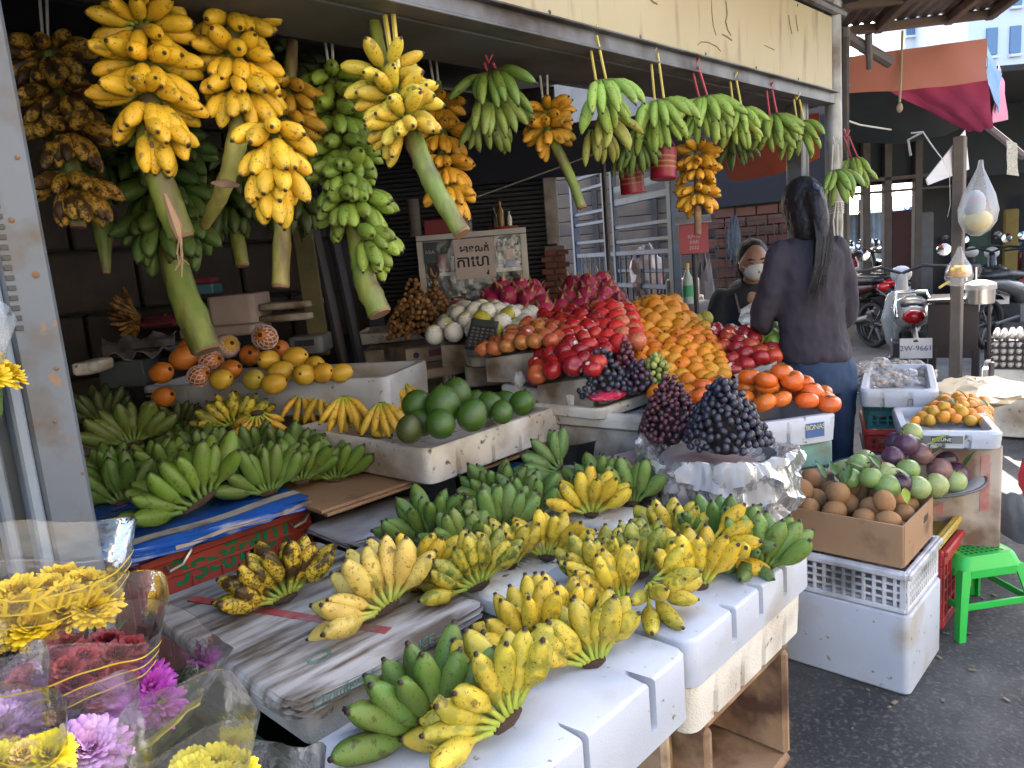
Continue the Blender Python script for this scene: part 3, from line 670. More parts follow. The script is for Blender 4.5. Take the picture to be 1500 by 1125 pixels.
# --- front row of white boxes
block('long white foam box nearest the viewer, under the front green and yellow hands', V(.53, .73), V(1.205, .73), .37, .60, .15, FOAM, (('f', .2), ('f', .5), ('f', .8), ('b', .3)), dep=.055)
block('clean white foam box at the table corner, upper one of its pair', V(1.225, .735), V(1.825, .735), .48, .60, .112, FOAM, (('f', .3), ('f', .52), ('f', .74), ('r', .5)), dep=.035)
tray('stained white foam tray turned under the corner foam box', V(1.24, .75), V(1.81, .75), .46, .487, .12, FOAM2, slots=(('f', .18), ('f', .4), ('f', .6), ('f', .8)))
block('small foam offcut wedged between the two front boxes', V(1.17, 1.02), V(1.26, 1.02), .1, .585, .06, FOAM2)
def open_box(label, X0, X1, Y0, Y1, z0, z1, m=BROWNF, wall=.03):
    """foam box lying on its side, its open mouth towards the lane"""
    t = thing('old_foam_box', label, 'foam box', (X0, Y0, z0))
    for nm, c, d in (('bottom_side', ((X0 + X1) / 2, (Y0 + Y1) / 2, z0 + wall / 2), (X1 - X0, Y1 - Y0, wall)), ('top_side', ((X0 + X1) / 2, (Y0 + Y1) / 2, z1 - wall / 2), (X1 - X0, Y1 - Y0, wall)),
                     ('end_wall', (X0 + wall / 2, (Y0 + Y1) / 2, (z0 + z1) / 2), (wall, Y1 - Y0, z1 - z0 - 2 * wall - .002)), ('end_wall', (X1 - wall / 2, (Y0 + Y1) / 2, (z0 + z1) / 2), (wall, Y1 - Y0, z1 - z0 - 2 * wall - .002)),
                     ('back_wall', ((X0 + X1) / 2, Y1 - wall / 2, (z0 + z1) / 2), (X1 - X0 - 2 * wall - .002, wall, z1 - z0 - 2 * wall - .002))):
        g = G(); g.box(c, d, b=.01); g.build(nm, m, t)
    return t
BROWNF2 = pm('foam_brown_light', (.52, .42, .32), (.38, .26, .16), rough=.8, scale=5, bump=.5, bscale=150, dirt=(.14, .07, .04), dscale=8, damt=.6)
open_box('brown stained foam box lying on its side under the corner of the table', 1.33, 1.765, .77, 1.2, .0, .36)
open_box('pale brown foam box on its side under the front table, next to plywood edge', .80, 1.22, .79, 1.15, .0, .43, BROWNF2)
g = G(); g.box((1.275, 1.0, .18), (.02, .34, .36)); tag(g.build('plywood_strip', pm('plywood', (.23, .12, .05), (.12, .06, .03), rough=.8, scale=20, dirt=(.4, .3, .04), dscale=12, damt=.3)), 'narrow split plywood strip standing between the brown foam boxes', 'board')
# black crumbs in the brown box
g = G(); _r2 = random.Random(9)
for i in range(46):
    p = (1.48 + _r2.gauss(0, .055), .95 + _r2.gauss(0, .05), .032); g.box((0, 0, 0), (_r2.uniform(.01, .03), .005, .004), yaw(_r2.uniform(0, 6), p))
tag(g.build('dried_scraps', BLACKP), 'black dried plant scraps lying in the brown foam box', kind='stuff')

# --- weathered lids of the second row
def lid(label, x0, x1, y0, y1, zt, h=.04, m=LIDM, rot=0, name='foam_board'):
    g = G(); cx, cy = (x0 + x1) / 2, (y0 + y1) / 2; a, c = (x1 - x0) / 2, (y1 - y0) / 2; rnd = random.Random(x0 + y0)
    def lp(i, z, wob):
        pts = rrect(-a + i, -c + i, a - i, c - i, .03, z, 4, .05); return [(p[0] + rnd.uniform(-wob, wob), p[1] + rnd.uniform(-wob, wob), p[2] + rnd.uniform(-wob, wob) * .5) for p in pts]
    g.loft([lp(.02, zt - h, .004), lp(.002, zt - h + .006, .003), lp(0, zt - h * .5, .002), lp(.003, zt - .008, .002), lp(.012, zt, .001)], True, True, yaw(rot, (cx, cy, 0)))
    return tag(g.build(name, m), label, 'foam board')
lid('weathered grey foam lid with a red tape stripe under the spotted bananas', .60, 1.125, 1.215, 1.95, .605)
_l = bpy.data.objects['foam_board']
RED = pm('faded_red_tape', (.42, .03, .035), (.45, .14, .13), rough=.6, scale=14, dirt=(.4, .36, .33), dscale=16, damt=.4)
g = G(); g.box((0, 0, 0), (.60, .028, .0016), yaw(-1.25, (.80, 1.58, .6062)), b=.0003); g.build('tape_stripe', RED, _l)
GRNP = pm('green_print', (.03, .22, .14), (.25, .35, .3), rough=.6, scale=40)
g = G()
for a in np.linspace(0, 2 * PI, 20)[:-1]: g.box((.025 * math.cos(a), .018 * math.sin(a), 0), (.010, .003, .0012), yaw(.3, (.74, 1.33, .6062)) , b=.0002)
tag(g.build('ring_mark', GRNP, _l), kind='stuff')
for s, px, py in (('Chombueng', .72, 1.2135), ('ICE', .93, 1.2135)):
    link('lettering', text_mesh(s, .03, GRNP, shear=.2), _l, basis((1, 0, 0), (0, 0, 1), (0, -1, 0), (px, py, .588)))
block('white foam box bottom under the weathered lid with the red stripe', V(.66, 1.26), V(1.12, 1.26), .6, .563, .10, FOAM2, (('f', .2), ('f', .4), ('f', .6), ('f', .8)), dep=.012)
_gc, M, L = crate('dark green solid plastic crate under the weathered lid', V(.62, 1.26), V(1.16, 1.26), .55, .12, .455, (.012, .06, .035), solid=True)
WIRE = pm('steel_wire', (.45, .45, .46), rough=.35, metal=.8)
g = G(); g.tube([(.70, 1.238, .45), (.715, 1.21, .41), (.78, 1.205, .40), (.84, 1.21, .41), (.86, 1.238, .45)], .005, 6); g.build('handle', WIRE, _gc)
lid('pale foam lid printed ATM, under the green mottled hand', 1.14, 1.64, 1.19, 1.80, .600, .045, FOAM2)
link('lettering', text_mesh('ATM', .035, GRNP), bpy.data.objects['foam_board.001'], yaw(.1, (1.33, 1.30, .6008)))
lid('pale foam lid at the far end of the second row of bananas', 1.66, 2.13, 1.22, 1.82, .598, .045, FOAM2)
lid('grey plastic wrapped lid lying behind the pale yellow hand', 1.17, 1.56, 1.84, 2.10, .60, .03, pm('grey_wrap', (.40, .39, .39), (.25, .24, .24), rough=.3, scale=12, bump=.8, bscale=18))
block('foam box hidden under the pale lids of the second row', V(1.16, 1.24), V(1.62, 1.24), .5, .553, .3, FOAM3)
block('dim foam box under the far pale lid of the second row', V(1.69, 1.28), V(2.08, 1.28), .5, .551, .3, FOAM3)

# --- red crate with painted lettering, blue wrapped lid
_rc, M, L = crate('faded red plastic crate painted with green Thai lettering', V(.70, 2.17), V(1.24, 2.17), .42, .28, .645, (.42, .07, .05), solid=True)
PG = pm('green_paint', (.01, .20, .07), rough=.5)
def wall_text(s, size, m, parent, M, x, z, y=-.0075, rot=0, **k):
    return link('lettering', text_mesh(s, size, m, **k), parent, M @ basis((1, 0, 0), (0, 0, 1), (0, -1, 0), (x, y, z)) @ Matrix.Rotation(rot, 4, 'Z'))
_tp = Yp(318, 822, 2.16); _tq = Yp(398, 790, 2.16)
wall_text('\u0e27\u0e35\u0e23\u0e30\u0e0a\u0e31\u0e22', .105, PG, _rc, M, _tp.x - .70, _tp.z, rot=.0, bold=.002)
wall_text('301', .105, PG, _rc, M, _tq.x - .70, _tq.z + .01, bold=.002)
for dx in (.10, .50):
    g = G(); g.tube([M @ Vector(p) for p in ((dx - .04, -.012, .60), (dx - .035, -.03, .59), (dx, -.035, .60), (dx + .03, -.03, .63), (dx + .04, -.012, .65))], .006, 6); g.build('handle', WIRE, _rc)
BLUEW = pm('blue_wrap', (.02, .10, .42), (.012, .06, .28), rough=.22, scale=7, bump=.9, bscale=22, dirt=(.45, .42, .36), dscale=9, damt=.12)
g = G(); rnd = random.Random(4)
_ly0, _ly1 = 2.09, 2.66
for (m_, zz) in ((BLUEW, 0),):
    M_, L_ = front_frame(V(.60, _ly0), V(1.205, _ly0 - .01))
    def lp(i, z, w):
        return [(p[0] + rnd.uniform(-w, w), p[1] + rnd.uniform(-w, w), p[2] + rnd.uniform(-w, w) * .7) for p in rrect(i, i, L_ - i, .57 - i, .03, z, 4, .04)]
    g.loft([lp(.02, .652, .006), lp(-.002, .658, .006), lp(-.004, .675, .005), lp(.0, .692, .003), lp(.014, .700, .002)], True, True, M_)
bl = tag(g.build('blue_wrapped_board', BLUEW), 'foam board wrapped in torn blue plastic on top of the red crate', 'board')
g = G(); g.loft([[M_ @ Vector((L_ * u, .03 + .012 * math.sin(u * 9) + w, .7015)) for u in np.linspace(.02, .98, 26)] for w in (0, .05)], False, False, closed=False)
g.loft([[M_ @ Vector((L_ * u, -.0045 - .001, .668 + .004 * math.sin(u * 14) + w)) for u in np.linspace(.28, .99, 22)] for w in (0, .012)], False, False, closed=False)
g.build('bare_edge', pm('bare_foam', (.50, .44, .36), (.33, .27, .21), rough=.8, scale=12, dirt=(.14, .1, .07), dscale=12, damt=.5), bl)
# --- grey tub, cardboard, blue drum
_t = thing('grey_tub', 'grey plastic storage tub with a rolled rim under the cardboard', 'tub', (1.5, 2.2, .25))
g = G(); GREYP = pm('grey_tub_plastic', (.10, .105, .12), (.075, .08, .09), rough=.4)
g.loft([rrect(1.33, 2.22, 1.72, 2.66, .04, .28), rrect(1.30, 2.19, 1.75, 2.69, .04, .60)], True, True); g.build('body', GREYP, _t)
g = G(); g.loft([rrect(1.285, 2.175, 1.765, 2.705, .045, .60), rrect(1.28, 2.17, 1.77, 2.71, .045, .605), rrect(1.28, 2.17, 1.77, 2.71, .045, .63), rrect(1.30, 2.19, 1.75, 2.69, .04, .635)], True, True); g.build('rim', GREYP, _t)
def card(label, A, B, depth, z, n=2, m=CARD, group=None):
    t = thing('cardboard_sheet', label, 'cardboard', (A.x, A.y, z), group); rnd = random.Random(A.x)
    for i in range(n):
        M, L = front_frame(A, B); g = G(); g.box((L / 2 + rnd.uniform(-.02, .02), depth / 2 + rnd.uniform(-.01, .03), z + .008 + i * .013), (L, depth, .011), M @ Matrix.Rotation(rnd.uniform(-.02, .02), 4, 'Z'), b=.002); g.build('layer', m, t)
    return t
card('flattened brown cardboard lying between the green bananas and the foam tray', V(1.20, 1.99), V(1.72, 1.97), .5, .640, 2)
card('flattened brown cardboard sticking out under the avocado tray', V(1.74, 1.90), V(2.24, 1.88), .5, .642, 2)
g = G(); c = Dp(735, 700, 2.75); g.lathe([(.0, .2), (.13, .2), (.15, .6), (.155, .615), (.14, .615), (.13, .3), (0, .3)], 24, Matrix.Translation((c.x, c.y, 0))); tag(g.build('blue_bucket', pm('bucket_blue', (.02, .10, .30), rough=.4)), 'blue plastic bucket in the gap below the avocado tray', 'bucket')
crate('black plastic crate in the dark gap under the fruit trays', V(2.1, 2.0), V(2.6, 2.0), .4, .2, .6, (.02, .02, .022), 10, 4)
g = G(); c = Dp(820, 640, 3.0); g.lathe([(0, .45), (.15, .45), (.19, .62), (.2, .63), (.18, .62), (.14, .48), (0, .48)], 22, Matrix.Translation((c.x, c.y, .05))); tag(g.build('black_basin', BLACKP), 'black plastic basin in the shadow behind the avocados', 'basin')

# --- trays with fruit, left and middle
tray('big white foam tray of ripe bananas and avocados', V(1.50, 1.835), V(2.225, 1.865), .80, .80, .125, FOAM2, slots=(('f', .18), ('f', .42), ('f', .63), ('f', .84)))
lid('dirty foam board under the green bananas behind the blue wrapped board', .74, 1.50, 2.74, 3.2, .715, .05, FOAM3)
block('dirty foam box stacked behind the red crate', V(.78, 2.78), V(1.46, 2.78), .4, .66, .4, FOAM3)
lid('foam board under the dark green bananas beside the post', .70, 1.35, 3.22, 3.62, .80, .05, FOAM3)
block('dark foam box under the back row of green bananas', V(.75, 3.26), V(1.3, 3.26), .35, .745, .4, FOAM3)
mt = tray('white foam tray of papayas and mangoes', Zp(205, 567, .96), Zp(566, 553, .96), .46, .96, .15, FOAM, slots=(('f', .2), ('f', .5)))
Mm, Lm = front_frame(Zp(205, 567, .96), Zp(566, 553, .96))
LBLK = pm('black_label', (.015, .018, .015), rough=.5); LWH = pm('label_print', (.45, .42, .25), rough=.5)
g = G(); g.box((.05, -.002, .915), (.07, .002, .035), Mm, b=.0004); lb = g.build('label', LBLK, mt); wall_text('TROPICAL', .012, LWH, lb, Mm, .05, .918, -.0038)
block('foam box supporting the papaya and mango tray', Zp(300, 610, .8) , Zp(540, 600, .8), .4, .808, .4, FOAM3)

# --- stepped trays of the right display
tray('worn foam tray holding the longan heap', Zp(516, 491, 1.0), Zp(648, 480, 1.0), .50, 1.0, .065, FOAM2, slots=(('f', .3), ('f', .55), ('f', .8)))
block('dark foam box below the longan tray', Zp(530, 515, .93), Zp(650, 505, .93), .45, .932, .5, FOAM3)
cb = block('worn fruit carton with a faded red and blue print under the pears', Zp(594, 512, .955), Zp(700, 497, .955), .40, .955, .085, CARD2, cat='carton', name='fruit_carton', r=.006)
Mc, Lc = front_frame(Zp(594, 512, .955), Zp(700, 497, .955))
g = G(); g.box((Lc * .5, -.002, .917), (Lc * .40, .002, .034), Mc, b=.0003); lbp = g.build('printed_panel', pm('faded_blue', (.10, .13, .28), (.3, .08, .1), rough=.6, scale=30), cb); wall_text('Washington', .034, pm('faded_red', (.50, .07, .08), rough=.6), lbp, Mc, Lc * .5, .918, -.004, shear=.2)
g = G(); g.lathe([(0, 0), (.016, 0), (.016, .002), (0, .002)], 18, Mc @ Matrix.Translation((Lc * .13, -.001, .917)) @ Matrix.Rotation(PI / 2, 4, 'X')); g.build('round_mark', pm('faded_navy', (.05, .06, .14), rough=.6), cb)
block('lower worn carton below the printed one', Zp(600, 545, .87), Zp(705, 528, .87), .4, .868, .05, CARD2, cat='carton', name='fruit_carton', r=.006)
tray('white foam tray holding the yellow blushed apples', Zp(692, 524, .95), Zp(800, 510, .95), .36, .95, .05, FOAM2, slots=(('f', .45), ('f', .8)))
block('rough brown foam box under the yellow apple tray', Zp(680, 537, .90), Zp(790, 527, .90), .36, .897, .10, FOAM3)
tray('foam tray with torn corner holding the red apples', Zp(729, 563, .86), Zp(842, 578, .86), .40, .86, .085, FOAM2, slots=(('f', .3), ('f', .6), ('f', .85)))
gt = tray('thick foam tray under the upper heap of grapes', Zp(880, 600, .815), Zp(958, 573, .815), .36, .815, .045, FOAM2)
block('thick yellowed foam box carrying the upper grape tray', Zp(879, 603, .768), Zp(957, 577, .768), .40, .768, .085, FOAM2)
tray('long foam tray along the front of the oranges and red apples', Zp(978, 613, .79), Zp(1140, 533, .79), .55, .79, .06, FOAM2)
block('foam box under the long orange tray', Zp(985, 640, .72), Zp(1140, 560, .72), .5, .725, .3, FOAM3)
pt = tray('white foam tray with a blue label holding the persimmons', Zp(1078, 626, .775), Zp(1229, 605, .775), .36, .775, .10, FOAM, slots=(('f', .25), ('f', .5)))
Mp, Lp = front_frame(Zp(1078, 626, .775), Zp(1229, 605, .775))
g = G(); g.box((Lp * .76, -.001, .728), (.07, .002, .050), Mp, b=.0003); lb = g.build('label', pm('label_blue', (.06, .13, .32), rough=.5), pt); wall_text('BONAS', .024, pm('label_yellow', (.65, .55, .25), rough=.5), lb, Mp, Lp * .76, .738, -.003, space=.9)
TEAL = pm('teal_foam', (.20, .42, .38), (.15, .33, .30), rough=.6, scale=6, bump=.3, bscale=140, dirt=(.2, .15, .1), dscale=6, damt=.5)
block('pale teal foam box under the persimmon tray', Zp(1100, 660, .67), Zp(1224, 644, .67), .34, .668, .09, TEAL)
b175 = block('stained beige foam box marked 175 under the teal box', Zp(1115, 712, .575), Zp(1228, 690, .575), .34, .574, .10, BROWNF2)
M7, L7 = front_frame(Zp(1115, 712, .575), Zp(1228, 690, .575)); wall_text('175', .07, pm('green_marker', (.06, .16, .10), rough=.6), b175, M7, L7 * .6, .52, -.002)
crate('blue plastic crate at the bottom of the stack under the persimmons', Zp(1120, 760, .46), Zp(1232, 735, .46), .34, .25, .465, (.02, .20, .50), 8, 3)
crate('black plastic crate carrying the basin of grapes', V(1.83, 1.10), V(2.22, .99), .42, .38, .62, (.02, .02, .022), 9, 3)
block('pinkish foam box below the plastic lined basin', V(1.90, 1.16), V(2.24, 1.06), .4, .68, .055, pm('pink_foam', (.50, .36, .34), rough=.7, dirt=(.2, .12, .1)))

# --- stack with the sapodilla carton
tray_f = block('large white foam box on the ground at the corner, under the white crate', V(2.235, 1.12), V(2.235, .61), .34, .258, .258, FOAM, (), dep=0, r=.02)
_wc, M, L = crate('white lattice plastic crate between the carton and the foam box', V(2.245, 1.10), V(2.245, .625), .325, .261, .392, (.66, .66, .70), 16, 4, band=.22)
SPK = thing('fruit_carton', 'open brown cardboard carton full of sapodillas', 'carton', (2.4, .85, .394))
for nm, c, d in (('bottom', (2.40, .85, .399), (.29, .42, .006)), ('side_wall', (2.253, .85, .465), (.007, .43, .13)), ('side_wall', (2.553, .85, .465), (.007, .43, .13)), ('end_wall', (2.403, .636, .465), (.292, .007, .13)), ('end_wall', (2.403, 1.064, .465), (.292, .007, .13))):
    g = G(); g.box(c, d, b=.0015); w_ = g.build(nm, CARD, SPK)
    if c[1] == .636:
        g = G(); g.box((2.47, .6325, .487), (.045, .002, .022), b=.0004); g.build('hand_hole', BLACKP, w_)
_rc2, M, L = crate('red plastic crate standing behind the sapodilla carton', V(2.62, 1.0), V(2.62, .62), .40, .05, .33, (.42, .035, .04), 8, 4)
crate('yellow plastic crate under the enamel basin of star apples', V(2.60, 1.05), V(2.60, .63), .40, .335, .38, (.50, .36, .06), 6, 2)

# --- stacks to the right of the woman
bt = tray('white foam tray full of bagged produce', Zp(1258, 571, .76), Zp(1376, 572, .76), .62, .76, .075, FOAM, slots=(('f', .3), ('f', .65)))
Ma, Mb = Zp(1272, 592, .685), Zp(1374, 592, .685)
crate('dark teal plastic crate under the bagged produce', Ma, Mb, .36, .585, .683, (.02, .16, .17), 7, 2, band=.6)
crate('bright red plastic crate below the teal one', Ma + V(-.01, .0), Mb + V(-.01, 0), .36, .485, .582, (.55, .05, .035), 7, 2, band=.5)
crate('navy blue plastic crate below the red one beside the woman', Ma, Mb, .36, .37, .482, (.02, .05, .17), 7, 2, band=.5)
crate('dark red crate at the bottom of the stack beside the woman', Ma, Mb, .36, .02, .367, (.22, .02, .025), 7, 3)
mn = tray('white foam tray of small mandarins with a dark label', Zp(1320, 632, .70), Zp(1472, 634, .70), .40, .70, .062, FOAM, slots=(('f', .4), ('f', .66)))
Mn, Ln = front_frame(Zp(1320, 632, .70), Zp(1472, 634, .70))
g = G(); g.box((Ln * .40, -.001, .674), (Ln * .42, .002, .026), Mn, b=.0003); lb = g.build('label', pm('label_grey', (.16, .17, .17), rough=.5), mn)
g = G(); g.box((Ln * .40, -.0025, .674), (Ln * .20, .002, .020), Mn, b=.0003); lb2 = g.build('name_plate', BLACKP, lb)
wall_text('KLLUNE', .016, pm('label_white', (.7, .7, .7), rough=.5), lb, Mn, Ln * .40, .674, -.0045)
cbx = block('tall stained cardboard box under the mandarin tray', Zp(1345, 650, .636), Zp(1470, 652, .636), .36, .636, .45, CARD2, cat='carton', name='cardboard_box', r=.008)
Mx, Lx = front_frame(Zp(1345, 650, .636), Zp(1470, 652, .636))
g = G(); g.box((Lx * .80, -.001, .50), (.028, .002, .2), Mx, b=.0004); g.box((Lx * .18, -.001, .40), (.05, .002, .05), Mx @ Matrix.Rotation(.02, 4, 'Y'), b=.0004); g.build('red_stripe', pm('stripe_red', (.40, .06, .06), (.45, .3, .25), rough=.7, scale=20), cbx)
g = G(); a = Dp(1514, 695, 2.75); g.ell(a, (.045, .045, .12), 12, 8); g.v = [(x + random.uniform(-.008, .008), y + random.uniform(-.008, .008), z) for x, y, z in g.v]; tag(g.build('red_bag', pm('red_bag', (.50, .03, .06), rough=.4, bump=.5, bscale=20)), 'bright red plastic bag at the edge behind the green stool', 'bag')
sh_ = sheet('silver_sheet', (Zp(1462, 722, .35), Zp(1512, 725, .35), Zp(1512, 800, .12), Zp(1455, 770, .12)), 8, 6, pm('silver_sheet', (.45, .48, .54), (.3, .33, .4), rough=.3, scale=12), .02, seed=5)
tag(sh_, 'crumpled grey plastic sheet hanging behind the green stool', 'sheet')
# ================================================================== BANANAS
def banana_mesh(name, m, L, R, curve, neck=.2, neckr=.26, ang=.05, nseg=13, nr=10, tipk=.26, belly=0.0):
    """finger from its base at the origin along +Z, bending to +X; UV.y runs stem (0) to tip (1)"""
    ts = [0, neck * .5, neck * .9, neck + .06, neck + .14, .45, .58, .70, .80, .88, .935, .965, 1.0]
    rk = [neckr * 1.1, neckr * .92, neckr * 1.05, .60, .86, 1.0, 1.0, .95, .82, .60, .38, tipk * .8, tipk * .72]
    vs = []; uv = []; x = z = 0.0; pt = 0
    ring = []
    for t, r in zip(ts, rk):
        n_ = 6
        for k in range(n_):
            tt = pt + (t - pt) * (k + .5) / n_; th = curve * max(0, (tt - neck * .5)) / (1 - neck * .5)
            x += math.sin(th) * L * (t - pt) / n_; z += math.cos(th) * L * (t - pt) / n_
        pt = t; th = curve * max(0, (t - neck * .5)) / (1 - neck * .5)
        for k in range(nr):
            a = 2 * PI * k / nr; rr = R * r * (1 + ang * (1 if k % 2 == 0 else -1) * (1 if t > neck else .3))
            vs.append((x + math.cos(th) * rr * math.cos(a), rr * math.sin(a), z - math.sin(th) * rr * math.cos(a))); uv.append((k / nr, t))
    g = G(); g.loft([vs[i * nr:(i + 1) * nr] for i in range(len(ts))], True, True)
    me = g.mesh(name, m, 180); ul = me.uv_layers.new(name='UVMap'); d = []
    for l in me.loops: d += uv[l.vertex_index]
    ul.data.foreach_set('uv', d)
    me['chord'] = math.hypot(x, z); return me
BM = {}
def bmesh_of(kind, m):
    key = (kind, m.name)
    if key not in BM:
        P = dict(namwa=(.142, .0228, R_(34), .25, .25, .06), namwa3=(.138, .0222, R_(52), .27, .25, .07), namwa2=(.136, .0238, R_(22), .24, .25, .065), plant3=(.168, .0255, R_(52), .2, .27, .09), plant=(.172, .0262, R_(36), .19, .27, .08), plant2=(.164, .0275, R_(24), .19, .27, .085),
                 egg=(.092, .0175, R_(16), .13, .3, .015), egg2=(.098, .0165, R_(26), .13, .3, .015), cav=(.20, .0205, R_(62), .13, .38, .04), cav2=(.19, .020, R_(50), .13, .38, .04), slim=(.15, .015, R_(40), .2, .3, .03))[kind]
        BM[key] = banana_mesh('banana_' + kind, m, P[0], P[1], P[2], P[3], P[4], P[5])
    return BM[key]
PAIR = {'namwa': ('namwa', 'namwa2', 'namwa3'), 'plant': ('plant', 'plant2', 'plant3'), 'egg': ('egg', 'egg2'), 'cav': ('cav', 'cav2'), 'slim': ('slim', 'slim')}
def crown_mesh():
    g = G(); g.tube([(-.5, .0, 0), (-.42, .06, .02), (-.2, .02, .05), (.05, -.02, .02), (.28, .03, .05), (.45, .0, .0), (.5, 0, 0)], [.12, .26, .34, .36, .32, .24, .1], 8, wob=.14)
    return g.mesh('crown', CROWN, 180)
CRM = crown_mesh()
YEL = (.70, .48, .035); PALE = (.74, .53, .12); YGR = (.56, .44, .045); GRN = (.16, .27, .045); GRD = (.09, .17, .03); BGR = (.27, .42, .07); ORG = (.74, .37, .03); OLV = (.34, .33, .05)
def jit(c, s=.12):
    k = 1 + random.uniform(-s, s); return (c[0] * k * (1 + random.uniform(-.06, .06)), c[1] * k, c[2] * k)
def hand(label, at, kind, col, n=9, rows=2, N=None, U=None, spread=(-75, 75), mott=.0, scale=1.0, m=None, rest=None, cat='banana hand', group='hands of bananas laid out on the stall', W=None, curve_in=1, name='banana_hand', cut=True, gap=.026, droop=8, elev=42, psi=0, strap=None, mix2=None):
    """a hand of bananas: fingers fan out from a cut crown. N is the side the tips bend to, U the middle of the fan (across N)."""
    at = Vector(at); h = to_cam(at)
    if N is None:
        elev = elev - 12 if elev < 55 else elev; N = h * math.cos(R_(elev)) + ZH * math.sin(R_(elev))
    Rr = ZH.cross(h).normalized() if U is None else None
    if U is None: U = N.cross(Rr).normalized()
    else:
        U = (U - N * U.dot(N)).normalized(); Rr = U.cross(N)
    if kind in ('namwa', 'plant') and n > 6: n -= 1
    if kind == 'plant': col = (col[0] * .66, col[1] * .74, col[2] * .8)
    m = m or (BANG if col[1] > col[0] * 1.15 else BAN)
    W = W or .0068 * n * scale
    fing = []
    for r in range(rows):
        nn = n - (1 if r else 0)
        for i in range(nn):
            u = (i + (.5 if r else 0)) / max(n - 1, 1); ph = R_(spread[0] + (spread[1] - spread[0]) * u + psi + random.uniform(-6, 6))
            tl = R_((droop * 2.0 if r == 0 else -droop * 1.6) + random.uniform(-8, 8))
            F = (U * math.cos(ph) + Rr * math.sin(ph)) * math.cos(tl) + N * math.sin(tl)
            mid = R_((spread[0] + spread[1]) / 2 + psi); Wd = (Rr * math.cos(mid) - U * math.sin(mid))
            b = Wd * (W * (u - .5)) + N * (gap / 2 if r == 0 else -gap * .8) + U * (0 if r == 0 else gap * .25)
            k = random.choice(PAIR[kind]); s = scale * random.uniform(.86, 1.06) * (1.04 if r else .92)
            M = frame_zx(F, N * curve_in, b) @ Matrix.Rotation(random.uniform(-.55, .55), 4, 'Z') @ Matrix.Diagonal((s * random.uniform(.92, 1.08), s * random.uniform(.92, 1.08), s, 1))
            fing.append((bmesh_of(k, m), M))
    mid = R_((spread[0] + spread[1]) / 2 + psi); Wd = (Rr * math.cos(mid) - U * math.sin(mid)); Um = U * math.cos(mid) + Rr * math.sin(mid)
    dz = 0.0
    if rest is not None:
        lo = min(min((M @ v.co).z for v in list(me.vertices)[::5]) for me, M in fing); dz = rest - lo - at.z
        if dz > 0 or True: at = Vector((at.x, at.y, rest - lo - .004))
    t = thing(name, label, cat, at, group); T = Matrix.Translation(at)
    for me, M in fing:
        c = mix2 if (mix2 and random.random() < .4) else col
        link('banana', me, t, T @ M, (*jit(c), max(0, min(1, mott + random.uniform(-.2, .2))) if mott else 0))
    cw = W * 1.05
    link('crown', CRM, t, T @ basis(Wd, Um, N, -Um * .004) @ Matrix.Diagonal((cw, .030 * scale, .040 * scale, 1)), None)
    return t
def placed(px, py, z): return Zp(px, py, z)

# ---- front boxes (top .60)
Z0 = .60
hand('yellow hand with green freckles at the very front, its cut crown facing the lane', placed(742, 1072, .625), 'namwa', YGR, 9, 2, spread=(-112, 38), mott=.5, rest=Z0, elev=48, scale=1.08)
hand('dark green hand at the front edge, behind the freckled yellow one', placed(632, 1048, .64), 'plant', GRN, 8, 2, spread=(-78, 38), rest=Z0, elev=42, scale=.94, W=.06)
hand('yellow mottled hand fourth from the corner, its brown crown touching the box edge', placed(868, 958, .625), 'namwa', YGR, 8, 2, spread=(-78, 40), mott=.55, rest=Z0, elev=46, scale=.98)
hand('thin fingered yellow hand between the freckled yellow and the dark green hand', placed(778, 935, .635), 'namwa', YEL, 8, 2, spread=(-85, 25), mott=.35, rest=Z0, elev=44, scale=1.0)
hand('yellow hand lying with blunt tips towards the lane, between two foam boxes', placed(905, 858, .66), 'namwa', YEL, 6, 2, spread=(-60, 20), mott=.5, rest=Z0 + .01, elev=50, scale=.98)
hand('small plump yellow hand whose tips point at the lane over the box joint', placed(955, 872, .65), 'namwa', YGR, 5, 2, spread=(60, 200), mott=.5, rest=Z0, elev=66, scale=.82)
hand('rich yellow hand standing near the middle of the corner box', placed(1022, 838, .64), 'namwa', YEL, 7, 2, spread=(-55, 40), mott=.3, rest=Z0, elev=45, scale=1.05)
hand('yellow hand lying on its side next to the fat green hand', placed(1045, 815, .64), 'namwa', YEL, 4, 2, spread=(40, 120), mott=.3, rest=Z0, elev=60, scale=1.0)
hand('half green hand behind the rich yellow one', placed(935, 818, .66), 'namwa', OLV, 8, 2, spread=(-60, 40), mott=.8, rest=Z0 + .015, elev=45, scale=.98)
hand('yellow green hand farthest back on the corner box', placed(985, 772, .66), 'namwa', YGR, 6, 2, spread=(-45, 45), mott=.6, rest=Z0, elev=42, scale=.98)
hand('fat bright green hand at the outer corner of the table', placed(1118, 800, .66), 'plant', (.20, .32, .06), 7, 2, spread=(-40, 62), rest=Z0, elev=42, scale=.88)
hand('short green fingers of a hand tipped towards the lane at the table corner', placed(1092, 800, .66), 'plant', (.17, .27, .08), 4, 2, spread=(130, 225), rest=Z0, elev=70, scale=.66)
hand('green hand standing behind the fat bright green one', placed(1050, 770, .66), 'plant', (.13, .26, .04), 7, 2, spread=(-50, 50), rest=Z0, elev=42, scale=.86)
